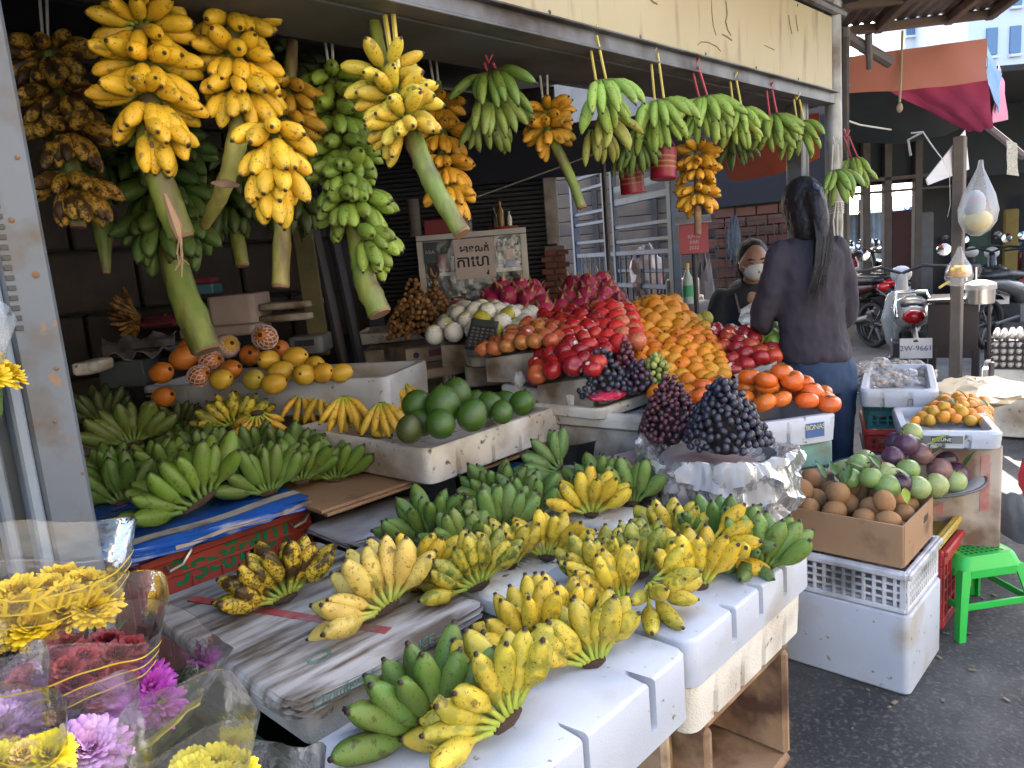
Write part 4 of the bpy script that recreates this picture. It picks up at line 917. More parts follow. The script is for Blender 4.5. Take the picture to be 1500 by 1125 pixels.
# ---- second row lids (.605)
Z1 = .607
hand('overripe spotted hand alone on the weathered lid with the red stripe', placed(416, 868, .64), 'namwa', YEL, 9, 2, spread=(-92, 60), mott=.5, rest=Z1, elev=44, m=BANS, scale=1.08)
hand('pale yellow hand with long fingers lying on the weathered lid', placed(566, 896, .64), 'namwa', PALE, 9, 2, spread=(-112, 55), mott=.2, rest=Z1, elev=50, scale=1.12)
hand('yellow hand standing behind the pale yellow one', placed(612, 838, .65), 'namwa', YEL, 8, 2, spread=(-85, 50), mott=.1, rest=Z1, elev=40, scale=1.0)
hand('green mottled yellow hand on the lid seam beside the printed letters', placed(699, 850, .64), 'namwa', YGR, 9, 2, spread=(-95, 55), mott=.95, rest=Z1, elev=46, scale=1.02, mix2=OLV)
hand('yellow hand leaning with its big fingers to one side, behind the printed letters', placed(800, 802, .64), 'namwa', YEL, 7, 2, spread=(-70, 80), mott=.4, rest=Z1, elev=50, scale=1.04)
hand('clean yellow hand with its brown crown on the far lid', placed(865, 740, .64), 'namwa', YEL, 7, 2, spread=(-70, 65), mott=.05, rest=Z1, elev=44, scale=1.05)
hand('green hand at the near end of the second row, behind the yellow ones', placed(628, 768, .66), 'plant', GRN, 8, 2, spread=(-75, 45), rest=Z1, elev=38, scale=.95)
hand('big green hand in the middle of the second row with long pale edged fingers', placed(730, 765, .66), 'plant', (.17, .28, .06), 9, 2, spread=(-75, 50), rest=Z1, elev=40, scale=1.0)
hand('green hand tucked behind the big green one under the avocado tray', placed(728, 712, .68), 'plant', (.12, .22, .035), 8, 2, spread=(-60, 60), rest=Z1, elev=38, scale=.95)
hand('green hand lying flat beside the clean yellow hand', placed(818, 690, .66), 'plant', (.19, .31, .08), 7, 2, spread=(-105, 0), rest=Z1, elev=50, scale=.92)
hand('green hand with pointed tips behind the clean yellow hand', placed(880, 700, .68), 'plant', GRN, 7, 2, spread=(-60, 40), rest=Z1, elev=38, scale=.9)
hand('bright green hand at the far end of the second row beside the grape basin', placed(925, 714, .66), 'plant', (.22, .34, .07), 7, 2, spread=(-50, 50), rest=Z1, elev=42, scale=.92)
# ---- blue wrapped board (.70)
Z2 = .703
hand('largest green hand at the edge of the blue wrapped board, brown crown in front', placed(292, 744, .73), 'plant', (.20, .32, .035), 9, 2, spread=(-100, 45), rest=Z2, elev=44, scale=1.12, W=.11)
hand('green hand beside the largest one on the blue wrapped board', placed(392, 712, .73), 'plant', GRN, 9, 2, spread=(-70, 55), rest=Z2, elev=40, scale=1.02)
hand('green hand on the brown cardboard by the avocado tray', placed(490, 688, .71), 'plant', (.17, .29, .04), 8, 2, spread=(-65, 70), rest=.668, elev=42, scale=.98)
hand('green hand squeezed against the pale steel post', placed(175, 722, .74), 'plant', (.11, .22, .035), 7, 2, spread=(-60, 40), rest=Z2, elev=40, scale=.98)
hand('green hand lying flat behind the largest green hand, crown towards the post', placed(205, 640, .77), 'plant', (.19, .30, .08), 7, 2, spread=(40, 125), rest=.72, elev=58, scale=.95)
hand('green hand in the middle of the back row behind the blue board', placed(305, 662, .77), 'plant', (.16, .28, .06), 8, 2, spread=(-60, 50), rest=.72, elev=40, scale=.95)
hand('green hand behind the cardboard, below the small yellow cluster', placed(372, 660, .77), 'plant', (.14, .25, .05), 7, 2, spread=(-50, 50), rest=.72, elev=40, scale=.92)
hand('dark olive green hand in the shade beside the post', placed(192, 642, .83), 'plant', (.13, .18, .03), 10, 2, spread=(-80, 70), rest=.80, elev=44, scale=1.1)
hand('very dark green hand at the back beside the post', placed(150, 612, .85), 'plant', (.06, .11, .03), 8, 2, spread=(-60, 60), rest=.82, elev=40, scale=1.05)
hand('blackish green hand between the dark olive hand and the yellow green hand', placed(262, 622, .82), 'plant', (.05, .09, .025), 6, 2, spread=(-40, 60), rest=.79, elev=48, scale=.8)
hand('yellow green hand in front of the papaya and mango tray', placed(340, 612, .85), 'namwa', YGR, 9, 2, spread=(-80, 70), mott=.9, rest=.81, elev=42, scale=1.12, mix2=OLV)
hand('ripe yellow cluster with fingers down from a black crown, before the white tray', placed(376, 600, .90), 'slim', (.74, .43, .05), 7, 2, U=Vector((-.1, -.1, -1)), N=to_cam(Dp(376, 600, 3)) * -1, spread=(-60, 60), rest=.74, m=BAN, scale=.95)
hand('dark yellow green hand high in the shade beside the post', placed(118, 530, 1.0), 'plant', (.20, .19, .03), 7, 2, spread=(-50, 70), rest=.97, elev=46, scale=1.1)
hand('dried brown banana cluster on the newspaper in the dark corner', Dp(205, 482, 3.7), 'slim', (.28, .13, .02), 9, 2, spread=(-170, -30), elev=60, m=BANX, scale=1.0, rest=Dp(205, 492, 3.7).z)
hand('green hand low against the post, behind the largest green hand', placed(165, 700, .74), 'plant', (.12, .24, .035), 7, 2, spread=(-60, 50), rest=.715, elev=40, scale=.95)
hand('green hand just behind the crown of the largest green hand', placed(238, 690, .76), 'plant', (.17, .29, .04), 8, 2, spread=(-60, 55), rest=.715, elev=40, scale=.98)
hand('green hand between the largest one and the one beside it', placed(338, 690, .76), 'plant', (.15, .27, .04), 7, 2, spread=(-55, 50), rest=.715, elev=40, scale=.98)
hand('green hand at the end of the blue wrapped board next to the cardboard', placed(440, 690, .74), 'plant', (.16, .28, .04), 8, 2, spread=(-60, 60), rest=.70, elev=40, scale=1.0)
hand('green hand deep in the back row under the ripe yellow cluster', placed(425, 655, .77), 'plant', (.13, .23, .05), 7, 2, spread=(-55, 55), rest=.715, elev=40, scale=.92)
hand('green hand in the back row nearest the dark olive one', placed(262, 648, .77), 'plant', (.16, .27, .06), 7, 2, spread=(-60, 40), rest=.715, elev=44, scale=.9)
hand('yellow hand squeezed between the mottled hand and the big sided yellow one', placed(745, 812, .64), 'namwa', YGR, 6, 2, spread=(-55, 45), mott=.6, rest=Z1, elev=42, scale=.92)
hand('green yellow hand standing on the joint of the two pale lids', placed(680, 790, .66), 'plant', (.20, .29, .05), 6, 2, spread=(-60, 30), rest=Z1, elev=40, scale=.85)
hand('mottled yellow hand behind the blunt tipped one on the corner box', placed(880, 830, .66), 'namwa', YGR, 7, 2, spread=(-60, 30), mott=.8, rest=Z0 + .01, elev=42, scale=.95)
hand('yellow hand behind the fourth one from the corner', placed(828, 905, .65), 'namwa', YEL, 7, 2, spread=(-60, 30), mott=.5, rest=Z0, elev=42, scale=.95)
hand('green hand in the last gap of the second row below the foam tray', placed(772, 735, .66), 'plant', (.16, .28, .06), 7, 2, spread=(-60, 50), rest=Z1, elev=40, scale=.9)
# ripe cavendish in the white tray: crowns on top
for lb, px, py, d, n, az, s in (('ripe yellow cavendish cluster with a black crown at the near end of the white tray', 441, 578, 2.62, 5, -20, .80), ('ripe cluster with a brown wilted crown against the tray back', 470, 576, 2.78, 5, 10, .78),
                               ('ripe yellow cluster with spread fingers in the middle of the white tray', 503, 590, 2.55, 7, 0, .85), ('ripe yellow cluster behind the spread one in the white tray', 516, 574, 2.75, 6, 25, .8),
                               ('ripe yellow cluster touching the biggest avocado', 556, 594, 2.5, 6, 15, .82), ('tall ripe yellow cluster standing behind the avocados', 565, 566, 2.75, 6, 10, .85), ('second ripe yellow cluster behind the avocados, at the tray end', 590, 562, 2.8, 5, 20, .82)):
    p = Zp(px + 6, py + 42, .775) + Vector((0, 0, .12)); hc = to_cam(p)
    hand(lb, p, 'cav', (.72, .45, .05), n, 2, U=hc * .62 + Vector((0, 0, -.78)) + RT * math.sin(R_(az)) * .4, N=-hc * .78 - ZH * .62, spread=(-50, 50), m=BAN, scale=s * .86, W=.035, rest=.77, mott=.0, group='ripe bananas in the white tray')
p = Zp(570, 622, .75); hand('short loose yellow bananas poking out beside the avocados', p, 'egg', YEL, 3, 1, spread=(-100, 30), rest=.715, elev=55, m=BAN, scale=.9)

# ---- hanging green cavendish hands along the beam
def strap(pts, w, m, parent):
    g = G()
    for P in pts: g.tube(P, w, 5)
    g.build('strap', m, parent)
def hung(label, px, py, hook, Y, kind, col, n, scale=1.0, tw=0, m=BANG, sm=STRAPY, rows=2, spread=(-50, 40), tilt=.62, N=None, grp='green hands tied along the beam'):
    scale *= .80; p = Yp(px, py, Y); hc = to_cam(p); hc = (Matrix.Rotation(R_(tw), 3, 'Z') @ hc)
    U = hc * .50 + RT * .30 + Vector((0, 0, -tilt)); Nn = Vector((0, 0, -.75)) - hc * .65 - RT * .1
    t = hand(label, p, kind, col, n, rows, U=U, N=Nn, spread=spread, m=m, scale=scale, W=.075 * scale, group=grp, droop=9, gap=.04)
    if hook:
        a = Yp(hook[0], hook[1], Y - .02); q = p + ZH * .012
        strap([[a + RT * .012, q + RT * .02], [a - RT * .012, q - RT * .012], [q + RT * .02, q - ZH * .012, q - RT * .012], [a + RT * .015 + ZH * .03, a, a - RT * .012 + ZH * .035]], .0042 if sm is not STRAPW else .003, sm, t)
    return t
hung('first bright green hand on yellow straps, nearest along the beam', 880, 130, (868, 52), 1.42, 'cav', BGR, 7, .92, 10)
hung('olive yellow hand hanging under the first bright green hand', 876, 182, None, 1.50, 'cav', (.27, .28, .05), 6, .88, 30)
hung('second bright green hand on yellow straps with long drooping fingers', 965, 158, (958, 78), 1.42, 'cav', BGR, 8, .98, -14)
hung('third bright green hand, tied with pink straps', 1030, 152, (1018, 98), 1.42, 'cav', BGR, 8, 1.0, -12, sm=STRAPR)
hung('fourth bright green hand on yellow straps', 1080, 168, (1074, 118), 1.42, 'cav', (.30, .45, .08), 7, .92, -8)
hung('fifth green hand, tied with pale pink straps near the end of the beam', 1132, 176, (1127, 132), 1.42, 'cav', (.24, .38, .07), 7, .95, -14, sm=STRAPR)
hung('last green hand on the beam, beside the steel post', 1172, 186, (1167, 146), 1.42, 'cav', (.24, .37, .07), 6, .95, -18)
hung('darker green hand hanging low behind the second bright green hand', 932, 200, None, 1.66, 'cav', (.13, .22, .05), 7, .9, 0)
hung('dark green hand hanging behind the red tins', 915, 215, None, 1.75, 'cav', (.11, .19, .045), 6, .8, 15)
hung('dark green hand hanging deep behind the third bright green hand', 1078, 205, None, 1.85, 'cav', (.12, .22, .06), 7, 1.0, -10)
hung('green hand tied with white cord to the corner pole', 1222, 256, (1224, 212), 1.36, 'cav', (.20, .34, .07), 6, .95, 5, sm=STRAPW)
hung('green hand on a pink strap beside the corner pole', 1252, 238, (1240, 200), 1.36, 'cav', (.22, .36, .07), 6, .92, -25, sm=STRAPR)
hung('dark green hand on a red ribbon under the soffit', 722, 118, (716, 92), 1.62, 'cav', (.12, .22, .04), 8, 1.0, -25, sm=STRAPR)
hung('olive green hand hanging just below the dark one on the red ribbon', 708, 158, None, 1.66, 'cav', (.17, .24, .045), 8, .95, 20)

# ---- whole stalks
def stalk(label, path, rad, tiers, kind, col, mott=0, m=None, stem=STEMG, scale=1.0, cut='cut_end', grp='banana stalks hanging in the stall', strapto=None, sm=STRAPW, seed=0, name='banana_stalk', mix2=None, bract=None):
    """path: list of (px,py,depth). tiers: (t along path 0-1, fingers per row, centre angle from the viewer, half arc, droop, rows)"""
    random.seed(seed); P = [Dp(*q) for q in path]; t = thing(name, label, 'banana stalk', P[0], grp); g = G()
    PP = []; RR = []
    for i_ in range(len(P) - 1):
        for k_ in range(5): u_ = k_ / 5; PP.append(P[i_].lerp(P[i_ + 1], u_)); RR.append((rad[i_] + (rad[i_ + 1] - rad[i_]) * u_) * (1.09 if k_ == 2 else random.uniform(.96, 1.03)))
    PP.append(P[-1]); RR.append(rad[-1] * 1.03); g.tube(PP, RR, 14, wob=.045); st = g.build('stem', stem, t)
    seg = [(P[i + 1] - P[i]).length for i in range(len(P) - 1)]; tot = sum(seg)
    e = (P[-1] - P[-2]).normalized(); g = G(); g.tube([P[-1] - e * .002, P[-1] + e * .006], [rad[-1] * 1.04, rad[-1] * .9], 12, wob=.06); g.build('cut_end', BRACT, st)
    for (tt, n, ca, ha, droop, rows) in tiers:
        s = tt * tot; i = 0
        while i < len(seg) - 1 and s > seg[i]: s -= seg[i]; i += 1
        c = P[i] + (P[i + 1] - P[i]) * (s / seg[i]); ax = (P[i + 1] - P[i]).normalized(); hc = to_cam(c); hc = (hc - ax * hc.dot(ax)).normalized(); sd = ax.cross(hc) * -1
        rr = rad[i] + (rad[i + 1] - rad[i]) * (s / seg[i])
        for r in range(rows):
            nn = n - r % 2
            for k in range(nn):
                a = R_(ca + (ha * (2 * (k + .5 * (r % 2)) / max(n - 1, 1) - 1)) + random.uniform(-9, 9))
                out = hc * math.cos(a) + sd * math.sin(a); dr = R_(droop + (20 if r == 0 else -14) + (r // 2) * 20 + random.uniform(-13, 13))
                F = out * math.cos(dr) + ax * math.sin(dr); b = c + out * rr * .8 + ax * (.012 * (1 if r == 0 else -1) * scale)
                kd = random.choice(PAIR[kind]); sc = scale * random.uniform(.9, 1.06)
                cc = mix2 if (mix2 and random.random() < .45) else col
                link('banana', bmesh_of(kd, m or BAN), t, frame_zx(F, ax + out * .15, b) @ Matrix.Rotation(random.uniform(-.5, .5), 4, 'Z') @ Matrix.Scale(sc, 4), (*jit(cc, .10), mott))
    if strapto:
        a = Dp(*strapto[0]); b = Dp(*strapto[1]); w = RT * .012
        g = G(); g.tube([a + w, b + w * .7], .004 if sm is not STRAPY else .006, 5); g.tube([a - w, b - w * .3], .004 if sm is not STRAPY else .006, 5); g.tube([b + w * .7, b - ZH * .01, b - w * .3], .004, 5); g.build('strap', sm, t)
    return t
EGY = (.80, .48, .028)
stalk('big bright yellow stalk of small bananas nearest the post, with a torn stem end', [(200, -30, 1.62), (212, 60, 1.6), (220, 160, 1.58), (218, 215, 1.58), (240, 280, 1.6), (266, 345, 1.62)], [.016, .02, .024, .027, .03, .027],
      [(.06, 8, -10, 110, 10, 2), (.22, 9, -15, 120, 15, 2), (.36, 10, -15, 125, 18, 2), (.50, 10, 10, 120, 25, 2), (.60, 6, 45, 55, 45, 2)], 'egg', EGY, 0, scale=1.06, seed=21, strapto=((203, -120, 1.62), (203, -20, 1.62)))
stalk('tall yellow stalk beside the biggest one, its stem wrapped in a brown bract', [(330, -60, 1.72), (338, 20, 1.72), (346, 110, 1.7), (350, 195, 1.7), (338, 245, 1.71), (322, 290, 1.74), (300, 330, 1.8)], [.014, .018, .02, .023, .021, .018, .012],
      [(.06, 8, 10, 120, 10, 2), (.2, 9, 10, 120, 15, 2), (.36, 9, 15, 115, 25, 2), (.46, 8, 30, 95, 32, 2)], 'egg', EGY, 0, scale=1.10, seed=22, stem=STEMY)
stalk('bright yellow lower cluster hanging from the tall yellow stalk', [(398, 196, 1.62), (400, 225, 1.61), (402, 290, 1.60)], [.014, .016, .010], [(.05, 6, 10, 85, 40, 2), (.38, 6, 5, 85, 52, 2), (.62, 5, 0, 80, 62, 2)], 'egg', EGY, 0, scale=1.12, seed=41)
stalk('yellow brown stalk half hidden behind the tall yellow one, with a thick cut stump', [(428, 60, 1.95), (424, 140, 1.95), (415, 220, 1.93), (414, 320, 1.92), (411, 418, 1.92)], [.014, .018, .019, .021, .022], [(.2, 7, 40, 100, 20, 2), (.33, 7, 45, 95, 30, 2)], 'egg', (.60, .33, .03), .1, scale=1.0, seed=23, stem=STEMY)
stalk('overripe brown blotched stalk beside the post', [(66, 60, 1.95), (80, 110, 1.95), (100, 200, 1.93), (112, 300, 1.92), (114, 330, 1.92)], [.014, .017, .02, .022, .02], [(.08, 8, 0, 120, 20, 2), (.3, 10, 0, 120, 25, 2), (.5, 9, 20, 110, 35, 2), (.78, 10, 0, 110, 38, 2)], 'egg', (.62, .34, .045), 0, m=BANX, scale=1.15, seed=24, strapto=((60, -60, 1.95), (66, 68, 1.95)))
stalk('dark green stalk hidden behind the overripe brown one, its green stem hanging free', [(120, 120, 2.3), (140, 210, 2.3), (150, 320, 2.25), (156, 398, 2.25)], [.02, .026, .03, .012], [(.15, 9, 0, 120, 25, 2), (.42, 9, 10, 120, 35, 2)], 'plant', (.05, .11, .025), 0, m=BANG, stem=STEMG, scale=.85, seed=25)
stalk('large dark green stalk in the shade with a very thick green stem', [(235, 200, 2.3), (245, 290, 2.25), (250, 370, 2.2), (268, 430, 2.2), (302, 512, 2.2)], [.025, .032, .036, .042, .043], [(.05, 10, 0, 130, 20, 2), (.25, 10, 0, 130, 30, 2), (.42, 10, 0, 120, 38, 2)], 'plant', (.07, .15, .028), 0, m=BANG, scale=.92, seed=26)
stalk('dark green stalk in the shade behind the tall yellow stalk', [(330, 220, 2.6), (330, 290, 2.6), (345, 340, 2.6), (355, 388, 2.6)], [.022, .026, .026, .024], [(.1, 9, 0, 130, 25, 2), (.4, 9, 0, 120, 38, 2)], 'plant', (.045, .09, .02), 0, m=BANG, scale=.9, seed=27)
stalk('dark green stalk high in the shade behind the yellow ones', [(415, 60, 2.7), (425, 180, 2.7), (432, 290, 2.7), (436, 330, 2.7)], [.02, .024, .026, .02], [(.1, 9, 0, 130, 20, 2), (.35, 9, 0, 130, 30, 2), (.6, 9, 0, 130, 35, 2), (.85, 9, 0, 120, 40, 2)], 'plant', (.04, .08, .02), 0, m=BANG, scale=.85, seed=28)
stalk('long green stalk with star shaped tiers and a curved pale cut stem', [(482, 95, 2.05), (492, 150, 2.05), (505, 230, 2.03), (518, 300, 2.0), (528, 370, 1.98), (536, 415, 1.97), (556, 458, 1.96)], [.016, .022, .028, .031, .030, .030, .031],
      [(.07, 9, -10, 125, 20, 2), (.20, 8, 10, 110, 25, 2), (.34, 11, 0, 125, 30, 2), (.46, 8, -30, 60, 20, 2), (.56, 12, 5, 120, 32, 2), (.70, 8, 65, 50, 40, 2)], 'egg', (.20, .31, .045), 0, m=BANG, scale=1.14, seed=29, strapto=((478, 30, 2.05), (484, 100, 2.05)), mix2=(.27, .40, .055))
stalk('pale yellow stalk on a yellow strap with a long stem cut open at the end', [(548, 28, 1.8), (556, 75, 1.79), (572, 130, 1.78), (600, 190, 1.75), (625, 250, 1.73), (640, 280, 1.72), (676, 340, 1.70)], [.013, .016, .02, .022, .023, .022, .020],
      [(.26, 6, 25, 110, -10, 2), (.38, 9, 0, 125, 5, 2), (.49, 8, -30, 85, 15, 2)], 'egg', (.72, .55, .06), .0, scale=1.0, seed=30, strapto=((566, -12, 1.78), (578, 100, 1.75)), sm=STRAPY, mix2=(.70, .47, .05))
stalk('orange yellow stalk of small bananas behind the pale yellow one', [(640, 120, 2.4), (645, 180, 2.4), (652, 250, 2.4), (660, 296, 2.4)], [.014, .018, .02, .016], [(.2, 9, 0, 120, 20, 2), (.42, 10, 10, 120, 25, 2), (.68, 10, 10, 120, 30, 2), (.9, 9, 10, 110, 45, 2)], 'egg', ORG, 0, scale=.98, seed=31, strapto=((632, 70, 2.4), (640, 140, 2.4)))
stalk('small orange yellow bunch with a long thin green stem', [(798, 150, 2.5), (803, 190, 2.48), (822, 230, 2.46), (838, 265, 2.45), (852, 303, 2.44)], [.010, .014, .017, .016, .016], [(.12, 8, 0, 130, 10, 2), (.26, 8, 0, 120, 25, 2)], 'egg', ORG, 0, scale=.96, seed=32, strapto=((796, 108, 2.5), (799, 165, 2.5)))
stalk('little orange yellow bunch under the third green hand with a short stump', [(1022, 215, 3.05), (1022, 250, 3.05), (1022, 290, 3.05), (1022, 342, 3.05)], [.012, .014, .014, .014], [(.08, 8, 10, 120, 5, 2), (.24, 9, 15, 120, 15, 2), (.52, 9, -15, 120, 20, 2)], 'egg', ORG, 0, stem=BRACT, scale=1.0, seed=33)
random.seed(77)
# dry fibre and peeled strip at the torn stem end
g = G(); a = Dp(243, 270, 1.56)
g.tube([Dp(238, 275, 1.58), Dp(258, 330, 1.58), Dp(266, 360, 1.59)], [.004, .012, .002], 6)
for k in range(7):
    q = Dp(262 + k % 3, 345, 1.58); g.tube([q, Dp(262 + random.uniform(-4, 8), 372, 1.58), Dp(264 + random.uniform(-10, 14), 395 + random.uniform(-12, 15), 1.57)], .0009, 4)
tag(g.build('peeled_fibre', pm('dry_fibre', (.45, .30, .18), (.34, .2, .12), rough=.9)), 'dry peeled fibre dangling from the torn stem end', 'fibre')
for i, (px, py, s) in enumerate(((222, 212, 1), (330, 268, 1.1))):
    p = Dp(px, py, 1.55 + .1 * i); g = G(); g.tube([p + RT * -.03, p, p + RT * .03 - ZH * .006], [.004, .013 * s, .005], 7, wob=.3, flat=.5); tag(g.build('dry_bract', BRACT), ('dry brown bract scar on the nearest yellow stalk', 'brown bract on the tall yellow stalk')[i], 'bract')
# hooks that carry the stalks
g = G()
for k, (px, py, d) in enumerate(((203, -120, 1.62), (60, -60, 1.95), (478, 30, 2.05), (632, 70, 2.4), (796, 108, 2.5))): pass
hr = G(); hr.tube([(-.3, 1.62, 2.36), (3.7, 1.62, 2.36)], .016, 8); hr.build('hanging_rail', STEELD, shed)
# ================================================================== FRUIT
def oc_mat(name, rough=.35, bump=0, bscale=60, scale=14, blush=None, fleck=None, top=None, spec=.5, amt=(.45, .65), dirt=None, damt=.3):
    """fruit skin: each fruit carries its own colour; blush patches and flecks of a second colour"""
    m = pm(name, (1, 1, 1), rough=rough, scale=scale, bump=bump, bscale=bscale, oc=True, dirt=blush, dscale=amt[0] * 10, damt=amt[1], spec=spec)
    return m
APPLE = oc_mat('apple_skin', .25, blush=(.50, .10, .03), amt=(1.2, .2))
APPLEY = oc_mat('apple_skin_blushed', .3, blush=(.42, .05, .03), amt=(1.4, .9))
CITRUS = oc_mat('orange_peel', .42, bump=.35, bscale=420)
PERS = oc_mat('persimmon_skin', .28, scale=8)
AVOC = oc_mat('avocado_skin', .25, bump=.3, bscale=160, scale=18, blush=(.16, .16, .03), amt=(3.0, .35))
MANG = oc_mat('mango_skin', .42, blush=(.30, .30, .04), amt=(1.2, .3))
PAPA = oc_mat('papaya_skin', .45, blush=(.30, .20, .04), amt=(1.4, .25))
SAPO = oc_mat('sapodilla_skin', .8, bump=.4, bscale=260, scale=20, blush=(.24, .11, .05), amt=(1.6, .3))
STARA = oc_mat('star_apple_skin', .33, blush=(.10, .05, .05), amt=(.9, .1))
DRAG = oc_mat('dragon_skin', .45, scale=12)
GRAPE = oc_mat('grape_skin', .38, scale=30, blush=(.12, .13, .18), amt=(6, .25))
LONG = oc_mat('longan_skin', .8, bump=.3, bscale=200, scale=30)
NETW = pm('white_foam_net', (.72, .73, .72), (.62, .63, .62), rough=.6, scale=6)
NETR = pm('red_foam_net', (.62, .03, .025), (.52, .02, .02), rough=.55, scale=6)
NETP = pm('pink_foam_net', (.70, .50, .46), (.62, .42, .38), rough=.6)
LEAF = pm('leaf_green', (.035, .09, .015), (.06, .13, .02), rough=.4, scale=8)
LEAFY = pm('leaf_yellow', (.35, .40, .04), (.25, .33, .03), rough=.4)
CALYX = pm('calyx', (.13, .12, .04), (.08, .07, .02), rough=.7)
STICK = pm('sticker', (.72, .70, .66), rough=.4)
def lathe_mesh(name, prof, m, n=14, fn=None):
    g = G(); g.lathe(prof, n, caps=True, fn=fn); return g.mesh(name, m, 180)
def ball(name, m, sx=1, sz=1, dim=.0, n=14, nv=9, egg=0):
    prof = []
    for i in range(nv + 1):
        t = PI * i / nv; r = math.sin(t); z = -math.cos(t)
        z2 = z * (1 - dim * (1 - r) ** 2 * 1.0) if dim else z
        prof.append((max(r, .02) * sx * (1 + egg * z), z2 * sz))
    return lathe_mesh(name, prof, m, n)
FM = dict(apple=ball('apple', APPLE, 1, .92, .35), yapple=ball('apple', APPLEY, 1, .92, .35), orange=ball('orange', CITRUS, 1, .97), mandarin=ball('mandarin', CITRUS, 1, .84), persimmon=ball('persimmon', PERS, 1, .74, .15),
          avocado=ball('avocado', AVOC, 1, 1.12, egg=-.08, n=18, nv=12), mango=ball('mango', MANG, 1, 1.28, egg=-.10, n=16, nv=10), papaya=ball('papaya', PAPA, 1, 1.3, egg=-.06, n=16, nv=10), sapodilla=ball('sapodilla', SAPO, 1, 1.14, n=16, nv=10),
          star=ball('star_apple', STARA, 1, .97, .1, n=16, nv=10), lime=ball('green_mango', MANG, 1, 1.15), pome=ball('pomegranate', APPLEY, 1, .93), grape=ball('grape', GRAPE, 1, 1.18, n=9, nv=6), longan=ball('longan', LONG, 1, .95, n=9, nv=6), small=ball('small_mandarin', CITRUS, 1, .86, n=12, nv=8))
def net_mesh(name, m, open_=True, n=22):
    """foam net sleeve: ribbed open ended sleeve"""
    prof = []
    for i in range(15):
        t = PI * (.06 + (.80 if open_ else .9) * i / 14); prof.append((math.sin(t) * 1.05 * (1 + .06 * (1 if i % 2 else -1)), -math.cos(t) * 1.12))
    if open_: prof.append((prof[-1][0] * .88, prof[-1][1] + .04))
    g = G(); g.lathe(prof, n, fn=lambda a, z: 1 + .03 * math.cos(a * n / 2)); return g.mesh(name, m, 75)
NETS = dict(w=net_mesh('foam_net', NETW), r=net_mesh('foam_net', NETR, False), p=net_mesh('foam_net', NETP))
def lattice_net(name, m):
    g = G()
    for sgn in (1, -1):
        for k in range(11):
            pts = []
            for i in range(12):
                t = PI * (.22 + .62 * i / 11); a = 2 * PI * k / 11 + sgn * i * .16; pts.append((math.sin(t) * 1.06 * math.cos(a), math.sin(t) * 1.06 * math.sin(a), -math.cos(t) * 1.3))
            g.tube(pts, .055, 4, False)
    return g.mesh(name, m, 180)
NETS['l'] = lattice_net('foam_net', NETP)
def leaf_mesh():
    g = G(); vs = []; fs = []
    for i in range(7):
        u = i / 6; w = .34 * math.sin(PI * min(1, u * 1.02)) ** .8 * (1 - .25 * u); z = .18 * math.sin(u * 2.6)
        vs += [(-w, u * 1.6, z + .06), (0, u * 1.6, z), (w, u * 1.6, z + .06)]
    for i in range(6):
        for j in (0, 1): a = i * 3 + j; fs.append((a, a + 1, a + 4, a + 3))
    g.add(vs, fs); return g.mesh('leaf', LEAF, 180)
LF = leaf_mesh(); LFY = LF.copy(); LFY.materials[0] = LEAFY
def calyx_mesh():
    g = G()
    for k in range(4):
        g.add([(0, 0, .02), (.22, -.16, .02), (.42, 0, -.02), (.22, .16, .02)], [(0, 1, 2, 3)], Matrix.Rotation(k * PI / 2, 4, 'Z'))
    g.tube([(0, 0, 0), (0, 0, .1)], .06, 6); return g.mesh('calyx', CALYX, 180)
CALM = calyx_mesh()
_g = G(); _g.tube([(0, 0, -.05), (.03, 0, .22)], [.06, .045], 6); STM = _g.mesh('fruit_stem', pm('fruit_stem', (.08, .05, .02), rough=.8), 180)
_g = G(); _g.lathe([(0, .02), (.2, .0)], 10); STK = _g.mesh('sticker', STICK, 180)
_g = G(); _g.lathe([(.0, .0), (.13, .01), (.10, .05), (0, .03)], 8); SCARM = _g.mesh('stem_scar', pm('stem_scar', (.04, .025, .015), rough=.9), 180)
ORD = 'zeroth first second third fourth fifth sixth seventh eighth ninth tenth eleventh twelfth thirteenth fourteenth fifteenth sixteenth seventeenth eighteenth nineteenth twentieth'.split()
def rrot(a=PI): return Matrix.Rotation(random.uniform(-PI, PI), 4, 'Z') @ Matrix.Rotation(random.uniform(-a, a), 4, 'X')
def fruit(name, label, cat, group, me, p, r, col, tilt=1.2, parts=(), M0=None):
    M = Matrix.Translation(p) @ (M0 or rrot(tilt)) @ Matrix.Scale(r, 4)
    o = link(name, me, None, M, jit(col, .1)); tag(o, label, cat, group)
    for nm, pm_, ML in parts: link(nm, pm_, o, M @ ML)
    return o
def quad_fill(corners, sp, dome=0.0, hexa=True, jitter=.10):
    """centres over a sloped patch FL, FR, BR, BL (px, py, depth), rows counted from the front"""
    A, B, C, D = [Dp(*c) for c in corners]; dl = ((D - A).length + (C - B).length) / 2; rows = max(1, int(round(dl / (sp * .86)))) + 1; out = []
    for j in range(rows):
        v = j / max(rows - 1, 1); l = A * (1 - v) + D * v; r = B * (1 - v) + C * v; n = max(1, int(round((r - l).length / sp))) + 1
        for i in range(n):
            u = (i + (.35 if j % 2 and hexa else 0)) / max(n - 1, 1); u = min(u, 1.03); p = l * (1 - u) + r * u
            p = p + ZH * (dome * 4 * u * (1 - u) * (math.sin(PI * min(1, v * .9 + .1)))) + Vector((random.uniform(-1, 1), random.uniform(-1, 1), random.uniform(-.5, .9))) * sp * jitter
            out.append((j + 1, i + 1, p))
    return out
